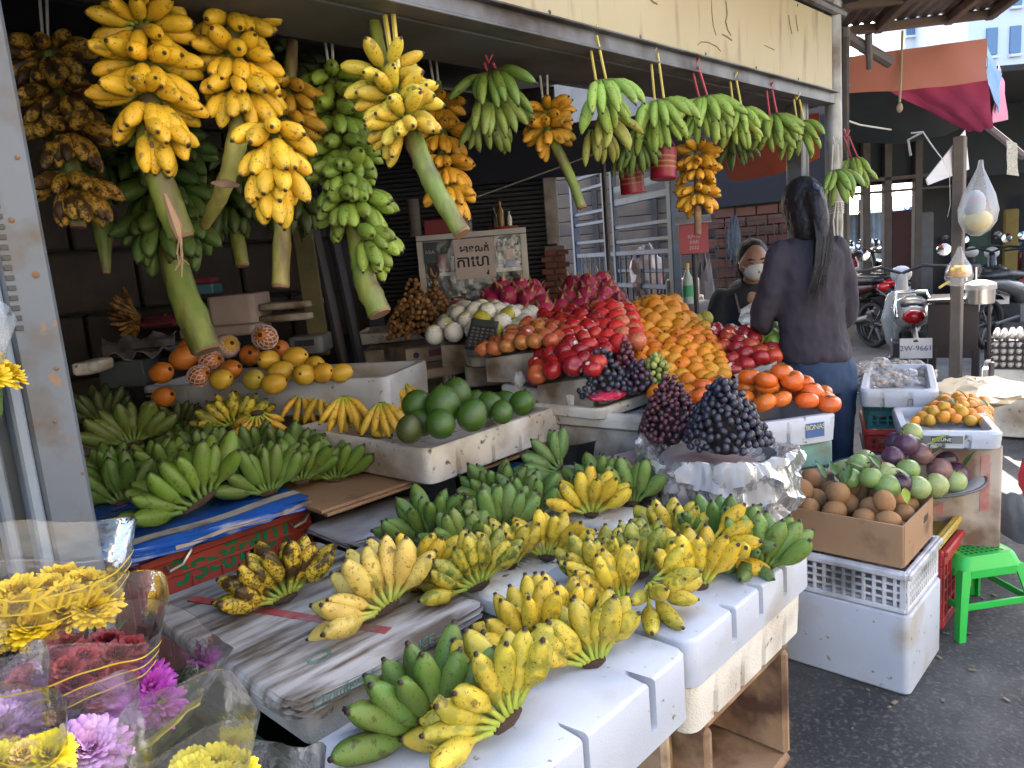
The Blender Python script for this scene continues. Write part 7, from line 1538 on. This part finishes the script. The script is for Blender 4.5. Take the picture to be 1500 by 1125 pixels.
# ================================================================== POLE WITH BAGS, TABLE, POT, EGGS
wp2 = Dp(1402, 420, 4.9); g = G(); g.box((wp2.x, wp2.y, .95), (.075, .065, 1.9), b=.006); wpole = tag(g.build('wooden_pole', pm('grey_timber', (.17, .14, .12), (.12, .10, .085), rough=.85, scale=7, bump=.4, bscale=50, streak=(3, 3, .2))), 'weathered square timber pole holding the hanging bags', 'pole')
WP = pm('white_plate', (.70, .70, .73), (.64, .64, .68), rough=.5)
q = [Dp(1414, 190, 4.78), Dp(1420, 248, 4.80), Dp(1360, 271, 4.74), Dp(1357, 262, 4.74)]; nn = FW * .012; g = G(); g.loft([[v for v in q], [v + nn for v in q]], True, True); pl = tag(g.build('white_plate', WP), 'white triangular plastic plate nailed to the timber pole', 'plate')
link('lettering', text_mesh('XL', .05, INK), pl, basis(-UP, RT, -FW, Dp(1410, 215, 4.76)))
g = G(); g.tube([Dp(1335, 195, 4.7), Dp(1352, 193, 4.7), Dp(1366, 214, 4.7), Dp(1382, 235, 4.7), Dp(1391, 256, 4.7), Dp(1392, 300, 4.7), Dp(1388, 318, 4.7)], [.010, .012, .012, .008, .004, .004, .004], 6, flat=.4); g.tube([Dp(1352, 193, 4.7), Dp(1330, 205, 4.7), Dp(1334, 228, 4.7)], .008, 5, flat=.4); tag(g.build('plastic_strip', FILMW), 'white plastic strip and cord tied from the umbrella to the pole', 'strip')
p = Dp(1433, 300, 4.6); t = thing('hanging_bag', 'bulging white plastic bag with pink print and yellow contents hanging on the timber pole', 'bag', p)
g = G(); prof = [(.012, .27), (.02, .22), (.05, .15), (.085, .06), (.108, -.03), (.105, -.10), (.075, -.155), (.03, -.185), (.008, -.19)]; g.lathe(prof, 22, Matrix.Translation(p) @ Matrix.Rotation(.15, 4, 'Y'), fn=lambda a, z: 1 + .05 * math.sin(4 * a + z * 20) + .03 * math.sin(9 * a)); g.build('film', film_mat('bag_film', haze=.2, rough=.4, gl=.12), t)
g = G(); g.ell(p + Vector((0, 0, -.10)), (.085, .08, .07), 14, 10); g.build('contents', pm('yellow_contents', (.62, .48, .16), (.55, .5, .3), rough=.6), t)
g = G(); g.ell(p + Vector((0, 0, .0)) - RT * .02, (.06, .06, .09), 12, 8); g.build('wrapped_goods', pm('pastel_goods', (.55, .35, .42), (.35, .5, .55), rough=.6, scale=20), t)
p = Dp(1405, 395, 4.55); t = thing('drink_bag', 'clear bag of glowing amber drink hanging low on the timber pole', 'bag', p)
g = G(); g.loft([[p + ZH * z + RT * (w * math.cos(a)) + FW * (w * .45 * math.sin(a)) for a in np.linspace(0, 2 * PI, 17)[:-1]] for z, w in ((.14, .008), (.11, .02), (.06, .045), (.02, .075), (-.04, .09), (-.09, .075), (-.10, .03))], False, True); g.build('film', film_mat('drink_film', haze=.15, rough=.35, gl=.12), t)
g = G(); g.loft([[p + ZH * z + RT * (w * math.cos(a)) + FW * (w * .4 * math.sin(a)) for a in np.linspace(0, 2 * PI, 17)[:-1]] for z, w in ((.025, .06), (.02, .066), (-.03, .08), (-.045, .06))], True, True)
AMB = pm('amber_drink', (.90, .45, .08), rough=.2, trans=.7); g.build('drink', AMB, t)
g = G(); g.tube([p + Vector((0, 0, -.07)) - RT * .06, p + Vector((0, 0, -.11)) - RT * .12], .008, 6); g.build('straw', STRAPY, t)
tb = thing('dark_table', 'dark wooden vendor table with boxed sides behind the timber pole', 'table', (Dp(1385, 520, 5.3).x, Dp(1385, 520, 5.3).y, 0)); x, y, Lt = frontal(Dp(1360, 450, 5.3), Dp(1452, 450, 5.1)); Mt = basis(x, y, ZH, (Dp(1360, 450, 5.3).x, Dp(1360, 450, 5.3).y, 0)); ztb = Dp(1360, 452, 5.3).z
BRN = pm('brown_ply', (.035, .025, .024), (.025, .018, .018), rough=.6, scale=4)
for nm, c, d in (('top', (Lt * .5, .2, ztb + .05), (Lt * 1.06, .46, .025)), ('front_panel', (Lt * .4, 0, ztb - .16), (Lt * .82, .02, .38)), ('side_panel', (Lt * .97, .2, ztb - .16), (.02, .4, .38)), ('leg', (.03, .01, .25), (.05, .05, .5)), ('leg', (Lt * .78, .01, .25), (.05, .05, .5)), ('leg', (Lt * .97, .38, .25), (.05, .05, .5))):
    g = G(); g.box(c, d, Mt); g.build(nm, BRN, tb)
p = Dp(1436, 428, 5.1); t = thing('cooking_pot', 'dented aluminium pot covered with clear plastic on the dark table', 'pot', p); g = G(); g.lathe([(0, -.075), (.083, -.075), (.087, -.06), (.087, .05), (.09, .055), (0, .05)], 24, Matrix.Translation(p)); g.build('body', pm('alu_pot', (.50, .48, .46), (.42, .4, .38), rough=.3, metal=.8), t); g = G(); g.lathe([(.095, .02), (.092, .06), (.05, .078), (.01, .085)], 20, Matrix.Translation(p), fn=lambda a, z: 1 + .04 * math.sin(7 * a)); g.build('plastic_cover', FILMW, t)
# eggs: trays under eggs
EGG = ball('egg', pm('eggshell', (.66, .60, .55), (.58, .50, .44), rough=.5, scale=5), 1, 1.25, n=10, nv=7, egg=-.1)
TRAYM = pm('egg_tray', (.035, .035, .04), (.05, .05, .055), rough=.7)
eA = Dp(1452, 540, 4.7); x, y, _ = frontal(Dp(1450, 540, 4.7), Dp(1500, 540, 4.6)); Me = basis(x, y, ZH, eA); k = 0
for lay in range(5):
    g = G(); g.box((.14, .14, lay * .042 + .004), (.29, .29, .008), Me)
    for i in range(8):
        g.box((.0 + i * .04, .005, lay * .042 + .014), (.008, .012, .026), Me)
        g.box((.003, .0 + i * .04, lay * .042 + .014), (.012, .008, .026), Me)
    tr = tag(g.build('egg_tray', TRAYM), 'dark egg tray, %s from the bottom of the stack at the edge' % ORD[lay + 1], 'egg tray', 'stacked egg trays')
    for i in range(7):
        for j in range(7):
            if lay < 4 and i > 0 and j > 0: continue
            if lay == 4 and (i * 3 + j * 5) % 11 == 0: continue
            o = link('egg', EGG, None, Me @ Matrix.Translation((.02 + i * .04, .02 + j * .04, lay * .042 + .026 + (.012 if lay == 4 else 0))) @ rrot(.25) @ Matrix.Scale(.0185, 4)); tag(o, 'egg in the %s tray, %s from the pole, %s back' % (ORD[lay + 1], ORD[i + 1], ORD[j + 1]), 'egg', 'eggs on the stacked trays')
block('dirty white foam box under the egg trays', eA - x * .05 + ZH * 0, eA + x * .45, .4, eA.z - .004, eA.z - .02, FOAM2)
g = G(); p = Dp(1452, 545, 4.5); g.tube([(p.x, p.y, 0), (p.x, p.y, p.z + .06)], .016, 8); tag(g.build('steel_pole', STEELD), 'thin grey steel leg beside the egg trays', 'pole')
tag(sheet('paper_notice', (Dp(1474, 205, 6), Dp(1490, 210, 6), Dp(1492, 258, 6), Dp(1476, 255, 6)), 3, 4, pm('notice', (.55, .50, .38), (.3, .27, .2), rough=.8, scale=60), 0, seed=3), 'faded paper notice hanging in the dark shed', 'notice')
g = G(); a = Dp(1440, 180, 6.2); g.tube([Dp(1440, 180, 6.2), Dp(1475, 208, 6.1), Dp(1500, 230, 6.0)], .03, 6); tag(g.build('timber_brace', pm('brace', (.14, .10, .08), rough=.8)), 'brown timber brace under the dark shed roof', 'brace')
g = G(); g.tube([Dp(1236, 175, 3.9), Dp(1260, 183, 4.3), Dp(1305, 190, 4.7)], .005, 5); tag(g.build('wire', STRAPW), 'pale wire running from the corner pole to the umbrella', 'wire')
# ================================================================== PARKED MOTORBIKES
TYRE = pm('tyre', (.014, .014, .015), rough=.8); RIM = pm('rim', (.16, .16, .17), rough=.35, metal=.8); CHROME = pm('chrome', (.62, .62, .62), rough=.12, metal=1); SEATM = pm('bike_seat', (.014, .014, .016), rough=.5); ENG = pm('engine', (.09, .09, .095), rough=.5, metal=.5)
TAILR = pm('tail_lens', (.45, .01, .015), rough=.15); PLATE = pm('number_plate', (.62, .62, .62), rough=.5)
def wheel(T, r, w):
    g = G(); g.lathe([(r - w, -w * .8), (r - w * .25, -w), (r, -w * .4), (r, w * .4), (r - w * .25, w), (r - w, w * .8), (r - w * 1.05, 0), (r - w, -w * .8)], 24); ty = g.mesh('tyre', TYRE, 180)
    g = G(); g.lathe([(r - w * 1.05, -w * .5), (r - w, w * 0), (r - w * 1.05, w * .5)], 24)
    for k in range(6): g.box(((r - w) / 2, 0, 0), (r - w, .022, .012), Matrix.Rotation(k * PI / 3, 4, 'Z'))
    g.lathe([(0, -w * .7), (.04, -w * .7), (.04, w * .7), (0, w * .7)], 12); return ty, g.mesh('rim', RIM)
TY, RI = wheel(0, .265, .045)
BK = {}
def bike(label, p, yw, col, group, plate=None, scale=1.0, scooter=False):
    """underbone motorbike: x forward, origin on the ground under its middle"""
    M = yaw(yw, p) @ Matrix.Scale(scale, 4); t = thing('motorbike', label, 'motorbike', p, group)
    if not BK:
        g = G(); limb(g, [(-.62, 0, .70), (-.35, 0, .66), (-.05, 0, .58), (.10, 0, .42), (.28, 0, .45), (.42, 0, .74), (.46, 0, .90)], [.05, .085, .10, .075, .065, .06, .05], 10); BK['fr'] = remesh(g, .018, 3, 'fairing', None)
        g = G(); limb(g, [(-.66, 0, .78), (-.35, 0, .77), (-.08, 0, .72), (.02, 0, .66)], [.075, .105, .09, .05], 12); g.v = [(x, y * 1.15, .76 + (z - .76) * .55) for x, y, z in g.v]; BK['se'] = remesh(g, .018, 3, 'seat', SEATM)
        g = G(); g.box((.0, 0, .33), (.30, .20, .20)); g.tube([(-.05, .10, .30), (-.30, .13, .27), (-.72, .14, .36)], [.02, .03, .045], 10); g.tube([(-.62, .08, .265), (-.1, .08, .30)], .02, 6); g.tube([(-.62, -.08, .265), (-.1, -.08, .30)], .02, 6); BK['en'] = g.mesh('engine', ENG)
        g = G(); g.tube([(.63, .055, .265), (.50, .055, .72)], .018, 8); g.tube([(.63, -.055, .265), (.50, -.055, .72)], .018, 8); BK['fo'] = g.mesh('fork', CHROME)
        g = G(); g.tube([(.36, .34, .98), (.43, .16, 1.0), (.45, 0, .94), (.43, -.16, 1.0), (.36, -.34, .98)], .014, 8); BK['hb'] = g.mesh('handlebar', BLACKP)
        g = G(); g.lathe([(0, -.0), (.055, .005), (.05, .02), (0, .03)], 14); BK['mi'] = g.mesh('mirror', CHROME)
        g = G(); g.ell((0, 0, 0), (.06, .085, .075), 14, 10); BK['hl'] = g.mesh('headlight', pm('head_lens', (.55, .55, .56), rough=.1), 180)
        g = G(); g.ell((0, 0, 0), (.04, .075, .05), 12, 8); BK['tl'] = g.mesh('tail_light', TAILR, 180)
        g = G(); g.box((0, 0, 0), (.008, .20, .14)); BK['pl'] = g.mesh('number_plate', PLATE)
        def fender(a0, a1, r, w):
            g = G(); L1 = []
            for a in np.linspace(a0, a1, 9): L1.append([(r * math.cos(a), w * s, r * math.sin(a)) for s in (-1, -.5, 0, .5, 1)])
            g.loft(L1, False, False, closed=False); g.loft([[(x * .98, y, z * .98) for x, y, z in l] for l in L1], False, False, closed=False); return g.mesh('mudguard', None, 180)
        BK['fd'] = fender(.5, 2.6, .30, .06); BK['rd'] = fender(.9, 2.9, .31, .075)
        g = G(); limb(g, [(.44, 0, .72), (.40, 0, .55), (.34, 0, .38)], [.10, .13, .10], 10); g.v = [(x * .55 + .2, y * 1.3, z) for x, y, z in g.v]; BK['sh'] = remesh(g, .018, 3, 'leg_shield', None)
    pc = pm('bike_paint_%d_%d_%d' % tuple(int(c * 100) for c in col), col, tuple(c * .9 for c in col), rough=.18, scale=3)
    def part(k, nm, mt=None, M2=Matrix(), par=None):
        me = BK[k]
        if mt is not None:
            kk = k + mt.name
            if kk not in BK: BK[kk] = me.copy(); BK[kk].materials.clear(); BK[kk].materials.append(mt)
            me = BK[kk]
        return link(nm, me, par or t, M @ M2)
    for xx in (.63, -.62):
        Mw = Matrix.Translation((xx, 0, .265)) @ Matrix.Rotation(PI / 2, 4, 'X'); w = link('wheel', TY, t, M @ Mw); link('rim', RI, w, M @ Mw)
    part('fr', 'fairing', pc); part('se', 'seat'); part('en', 'engine'); part('fo', 'fork'); part('hb', 'handlebar'); part('sh', 'leg_shield', pc)
    part('fd', 'mudguard', pc, Matrix.Translation((.63, 0, .265))); part('rd', 'mudguard', pm('guard_black', (.02, .02, .022), rough=.4), Matrix.Translation((-.62, 0, .265)))
    for s in (1, -1): part('mi', 'mirror', None, Matrix.Translation((.34, s * .30, 1.12)) @ Matrix.Rotation(-1.4, 4, 'Y'))
    part('hl', 'headlight', None, Matrix.Translation((.50, 0, .93))); part('tl', 'tail_light', None, Matrix.Translation((-.765, 0, .70)))
    pl = part('pl', 'number_plate', None, Matrix.Translation((-.955, 0, .50)) @ Matrix.Rotation(.15, 4, 'Y'))
    g = G(); g.tube([(-.66, 0, .68), (-.95, 0, .54)], .02, 6); link('plate_bracket', g.mesh('plate_bracket', BLACKP), t, M)
    if plate:
        g = G(); limb(g, [(-.30, 0, .70), (-.55, 0, .71), (-.70, 0, .70)], [.12, .125, .085], 12); g.v = [(x, y * 1.1, z) for x, y, z in g.v]; link('tail_cowl', g.mesh('tail_cowl', pc, 180), t, M)
        g = G(); g.tube([(-.80, -.11, .70), (-.70, -.12, .78), (-.55, -.10, .86), (-.55, .10, .86), (-.70, .12, .78), (-.80, .11, .70)], .014, 8); link('grab_rail', g.mesh('grab_rail', CHROME, 180), t, M)
        link('lettering', text_mesh(plate, .052, pm('plate_ink', (.05, .06, .25), rough=.5)), pl, M @ Matrix.Translation((-.961, 0, .50)) @ Matrix.Rotation(.15, 4, 'Y') @ basis((0, -1, 0), (0, 0, 1), (-1, 0, 0)))
    return t
view = R_(43.8)
GRP = 'motorbikes parked in the lane'
# long row seen from their rear wheels
cols = ((.07, .008, .01), (.03, .03, .035), (.35, .33, .28), (.02, .03, .10), (.25, .02, .02), (.45, .45, .46), (.03, .03, .035), (.08, .10, .12))
names = ('dark red', 'black', 'beige', 'navy', 'maroon', 'silver', 'jet black', 'slate')
for k in range(8):
    p = Dp(1258 + k * 12, 470, 8.6 + k * .5); p.z = 0
    bike('%s motorbike, %s in the row counted from the woman' % (names[k], ORD[k + 1]), p + Vector((.5, .4, 0)), math.atan2(p.y, p.x) + R_(38), cols[k], GRP)
for k, (px, d, c, lb) in enumerate(((1262, 11.5, (.50, .5, .5), 'white scooter with a round headlight behind the row, nearest the woman'), (1335, 12.0, (.35, .03, .06), 'crimson and white motorbike standing behind the row'), (1300, 13, (.03, .03, .03), 'black motorbike deep behind the row'), (1420, 10.5, (.05, .05, .06), 'dark motorbike behind the drink bag'), (1455, 9.0, (.02, .02, .022), 'large black motorbike beyond the pot'), (1492, 8.2, (.10, .10, .11), 'black motorbike by the egg trays'), (1475, 10.8, (.40, .08, .06), 'motorbike with a red lamp beyond the egg trays'), (1385, 12.5, (.2, .2, .22), 'grey motorbike far behind the plate'))):
    p = Dp(px, 420, d); p.z = 0; bike(lb, p, view + PI + R_((-25, 20, 40, -30, 150, 120, -20, 10)[k]), c, GRP)
p = Dp(1376, 470, 6.25); p.z = 0
_ya = math.atan2(p.y, p.x) + R_(6); p = Dp(1338, 470, 5.5); p.z = 0
bike('white scooter showing its red tail lamp and number plate beside the dark table', p + Vector((math.cos(_ya), math.sin(_ya), 0)) * .75, _ya, (.30, .29, .26), GRP, plate='2W-9661', scale=1.02)
# ================================================================== WRAPPED FLOWERS
def petal_head(name, m, n, L, w, rings, cup=.3, core=None, seed=0, R=None):
    rnd = random.Random(seed); g = G()
    for r in range(rings):
        nn = int(n * (1 - .5 * r / max(rings - 1, 1))) + 3; el = R_(8 + 74 * r / max(rings - 1, 1)); LL = L * (1 - .38 * r / max(rings - 1, 1))
        for k in range(nn):
            a = 2 * PI * (k + .5 * (r % 2)) / nn + rnd.uniform(-.09, .09); e = el + rnd.uniform(-.12, .12); l = LL * rnd.uniform(.88, 1.08); ww = w * rnd.uniform(.85, 1.15)
            F = Vector((math.cos(a) * math.cos(e), math.sin(a) * math.cos(e), math.sin(e))); S = Vector((-math.sin(a), math.cos(a), 0)); U = F.cross(S) * -1
            vs = []
            for u, wk in ((0.05, .35), (.4, .85), (.75, 1), (.93, .7), (1.0, .15)):
                c = F * l * u + U * cup * l * (u * u) * .5
                vs += [c - S * ww * wk + U * ww * .35 * wk, c - U * ww * .1, c + S * ww * wk + U * ww * .35 * wk]
            g.add(vs, [(i * 3 + j, i * 3 + j + 1, i * 3 + j + 4, i * 3 + j + 3) for i in range(4) for j in (0, 1)])
    me = g.mesh(name, m, 180); return me
PM_ = lambda nm, c, c2: pm(nm, c, c2, rough=.6, scale=60)
YF = PM_('petal_yellow', (.80, .55, .01), (.72, .44, .008)); RF = PM_('petal_red', (.20, .010, .018), (.12, .007, .014)); PF = PM_('petal_magenta', (.42, .04, .36), (.30, .02, .26)); LFp = PM_('petal_lilac', (.66, .44, .66), (.50, .22, .48)); YP_ = PM_('petal_lemon', (.82, .68, .02), (.72, .55, .01)); OF = PM_('petal_peach', (.72, .42, .08), (.68, .5, .1)); TF = PM_('petal_tomato', (.30, .025, .015), (.2, .014, .014))
HD = dict(y=petal_head('flower_head', YF, 18, .034, .0048, 7, seed=1), r=petal_head('flower_head', RF, 14, .026, .005, 5, seed=2), p=petal_head('flower_head', PF, 20, .034, .0034, 4, cup=.15, seed=3), l=petal_head('flower_head', LFp, 26, .045, .0052, 8, cup=.5, seed=4), m=petal_head('flower_head', YP_, 18, .030, .0040, 7, seed=5), o=petal_head('flower_head', OF, 16, .017, .0035, 5, seed=6), t=petal_head('flower_head', TF, 12, .024, .006, 4, seed=7))
_g = G(); _g.ell((0, 0, .006), (.006, .006, .004), 8, 6); EYE = _g.mesh('flower_eye', pm('eye_green', (.35, .40, .05), rough=.7), 180)
def on_cone(u, t, ax, c, prof):
    """point on the wrapper: u angle, t height"""
    r = np.interp(t, [p[1] for p in prof], [p[0] for p in prof]); x, y, z = ax
    return c + x * (r * math.cos(u)) + y * (r * math.sin(u)) + z * t
def bouquet(label, c, lean, R, H, heads, hk, flat=.85, seed=0, film=FILMS, bands=0, wave=0, txt=None, ncirc=40, hz=.0, spread=.8, drop=.075, tilt=.5, leaves=6, hs=1.0, ell=1.0, group='wrapped flower bouquets in the corner', topwave=.012):
    """flowers in a clear film cone. c = centre of the rim"""
    rnd = random.Random(seed); z = Vector(lean).normalized(); c = Vector(c); h = to_cam(c); y = (h - z * h.dot(z)).normalized() * -1; x = y.cross(z); ax = (x, y, z); base = c - z * H
    t = thing('flower_bouquet', label, 'bouquet', base, group); prof = [(R * .22, 0), (R * .40, H * .35), (R * .72, H * .68), (R * .93, H * .88), (R * 1.04, H)]
    ph = [rnd.uniform(0, 6) for _ in range(4)]
    def pt(a, tt, off=0):
        r = np.interp(tt, [p[1] for p in prof], [p[0] for p in prof]); r = r * (1 + .06 * math.sin(2 * a + ph[0]) + .035 * math.sin(5 * a + ph[1] + tt * 18) + .014 * math.sin(13 * a + ph[2] + tt * 40)) + off
        k = tt / H
        return base + x * (r * math.cos(a) * ell) + y * (r * math.sin(a) * flat) + z * (tt + (topwave * math.sin(3 * a + ph[3]) + topwave * .8 * math.sin(2 * a + ph[1])) * k ** 4)
    g = G(); rows = 14
    g.loft([[pt(2 * PI * k / ncirc, H * j / rows) for k in range(ncirc)] for j in range(rows + 1)], False, False); wr = g.build('film_wrapper', film, t, ang=180)
    g = G(); g.loft([[pt(2 * PI * k / ncirc, H) for k in range(ncirc)], [pt(2 * PI * k / ncirc, H, -.0006) + z * .0016 for k in range(ncirc)]], False, False); g.build('film_edge', FILMS, wr)
    if bands:
        g = G()
        for b in range(bands):
            lo_ = [[pt(a, H * (.90 - b * .05) + .012 * math.sin(a * 2.0 + 1 + seed), .0012) + z * dz for a in np.linspace(PI * 1.02, PI * 1.98, 50)] for dz in (0, .0020)]; g.loft(lo_, False, False, closed=False)
        tag(g.build('gold_line', GOLD, wr), kind='stuff')
    if wave:
        g = G(); lo_ = [[pt(a, H * .74 + wave * math.sin(a * 3.1 + seed), .0012) + z * dz for a in np.linspace(PI * .95, PI * 2.05, 60)] for dz in (0, .016)]; g.loft(lo_, False, False, closed=False); g.build('gold_wave', pm('wave_print', (.50, .44, .05), (.42, .38, .04), rough=.35), wr)
    for (s, size, a0, tt, tilt_) in (txt or ()):
        me = text_mesh(s, size, GOLD, ext=.0002, shear=.3); rr = np.interp(tt * H, [p[1] for p in prof], [p[0] for p in prof])
        for v in me.vertices:
            a = a0 + v.co.x / (rr * (ell + flat) / 2); q = pt(a, tt * H + v.co.y + tilt_ * v.co.x, .0018 + v.co.z); v.co = q
        me.update(); link('lettering', me, wr, Matrix())
    for k in range(heads):
        a = rnd.uniform(0, 2 * PI) if heads > 1 else 0; rr = R * spread * (math.sqrt((k + .4) / heads) if heads > 1 else 0); a = k * 2.4 + ph[0]
        p = base + z * (H - drop - .04 * (rr / R) ** 2 + rnd.uniform(-.008, .008) + hz) + x * rr * math.cos(a) * ell + y * rr * math.sin(a) * flat
        out = (z + (x * math.cos(a) + y * math.sin(a)) * tilt * (rr / R) + h * .25).normalized(); hm = rnd.choice(hk)
        M = frame_zx(out, x, p) @ Matrix.Rotation(rnd.uniform(0, 6), 4, 'Z') @ Matrix.Scale(hs * rnd.uniform(.88, 1.1), 4); o = link('flower_head', HD[hm], t, M)
        if hm == 'p': link('flower_eye', EYE, o, M @ Matrix.Translation((0, 0, .004)))
        g = G(); g.tube([p - out * .004, p - z * .06, base + z * H * .2 + (p - base - z * (H - drop)) * .2], .0028, 5); g.build('flower_stem', LEAF, t)
    for k in range(leaves):
        a = rnd.uniform(0, 6.3); p = base + z * (H - drop - .05 - rnd.uniform(0, .07)) + x * R * .5 * math.cos(a) * ell + y * R * .5 * math.sin(a) * flat
        link('leaf', LF, t, Matrix.Translation(p) @ Matrix.Rotation(a - PI / 2, 4, 'Z') @ Matrix.Rotation(.5, 4, 'X') @ Matrix.Scale(.035, 4))
    return t
zz = Vector((0, 0, 1))
bouquet('bouquet of deep yellow chrysanthemums in gold striped clear film by the post', Dp(52, 800, .98), zz + RT * .06, .108, .36, 16, 'y', seed=1, bands=3, txt=[('Nh\u00e0 K\u00ednh', .045, PI * 1.42, .86, 0)], drop=.065, leaves=4, spread=.74, ell=1.05, hs=1.0)
bouquet('bouquet of dark red flowers in film with gold wavy lines and lettering', Dp(105, 905, .90), zz + RT * .10 + to_cam(Dp(105, 905, .9)) * .1, .098, .36, 20, 'rrt', seed=2, bands=3, txt=[('Nh\u00e0 K\u00ednh', .036, PI * 1.5, .62, .06), ('Hoa \u0110\u00e0 L\u1ea1t', .014, PI * 1.48, .50, .05)], drop=.06, leaves=8, spread=.62, ell=1.1)
bouquet('bouquet of magenta daisies with a broad gold wave on the film', Dp(196, 955, .90), zz + RT * .26 + to_cam(Dp(222, 955, .9)) * .25, .10, .34, 10, 'p', seed=3, wave=.012, txt=[('Hoa \u0110\u00e0', .034, PI * 1.36, .62, -.25)], drop=.07, leaves=8, spread=.48, hs=.95)
bouquet('bouquet with one big lilac chrysanthemum in hazy film at the bottom edge', Dp(95, 1062, .78), zz + to_cam(Dp(95, 1060, .78)) * .35, .066, .30, 3, 'l', seed=4, drop=.055, leaves=5, hs=.92, spread=.26, film=film_mat('hazy_film', haze=.09, rough=.2))
bouquet('bouquet of lemon yellow chrysanthemums in stiff film at the bottom edge', Dp(275, 1046, .84), zz + to_cam(Dp(284, 1050, .84)) * .12, .070, .30, 10, 'm', seed=5, wave=.008, drop=.09, leaves=5, spread=.6, film=film_mat('stiff_film', haze=.08, rough=.2), ell=1.02)
bouquet('bouquet of small peach and yellow flowers at the lower corner', Dp(22, 1050, .74), zz + to_cam(Dp(22, 1050, .74)) * .3, .045, .30, 7, 'oom', seed=6, bands=3, drop=.045, leaves=5, hs=.9)
bouquet('bouquet of pale lilac flowers cut by the edge, above the peach ones', Dp(-12, 1000, .80), zz + to_cam(Dp(0, 1000, .8)) * .2, .05, .30, 3, 'l', seed=7, drop=.05, leaves=4, hs=.8, spread=.4)
bouquet('bouquet of bright yellow flowers in milky film high beside the pipe', Dp(-58, 452, 1.12), zz + RT * .22, .066, .32, 12, 'y', seed=8, drop=.075, leaves=5, spread=.9, film=film_mat('milky_cone', haze=.25, rough=.25))
bouquet('small film wrapped bundle of dark leaves in front of the green crate', Dp(190, 1078, .95), zz + to_cam(Dp(190, 1080, .95)) * .2, .05, .28, 3, 'r', seed=9, drop=.10, leaves=14, hs=.7)
bouquet('flat film wrapped bundle of dark leaves at the bottom edge next to the white box', Dp(405, 1130, .95), zz + to_cam(Dp(400, 1120, .95)) * .3, .06, .26, 2, 'r', seed=10, drop=.12, leaves=12, hs=.7)
# dark buckets that hold the bouquets
for k, (px, py, d, r) in enumerate(((60, 1080, 1.02, .13), (250, 1150, 1.0, .12), (40, 1250, .95, .13))):
    p = Dp(px, py, d); t = thing('flower_bucket', ('black bucket under the yellow and red bouquets', 'black bucket under the magenta and lemon bouquets', 'black bucket under the lilac bouquets')[k], 'bucket', (p.x, p.y, 0)); g = G(); zt_ = p.z - .22; g.lathe([(0, zt_ - .28), (r * .8, zt_ - .28), (r, zt_), (r * 1.04, zt_ + .005), (r * .96, zt_), (r * .76, zt_ - .26), (0, zt_ - .26)], 24, Matrix.Translation((p.x, p.y, 0))); g.build('body', BLACKP, t)
g = G(); g.box((.18, .95, .22), (.62, .42, .43)); tag(g.build('bucket_stand', DARKWOOD), 'dark wooden stand carrying the flower buckets', 'stand')
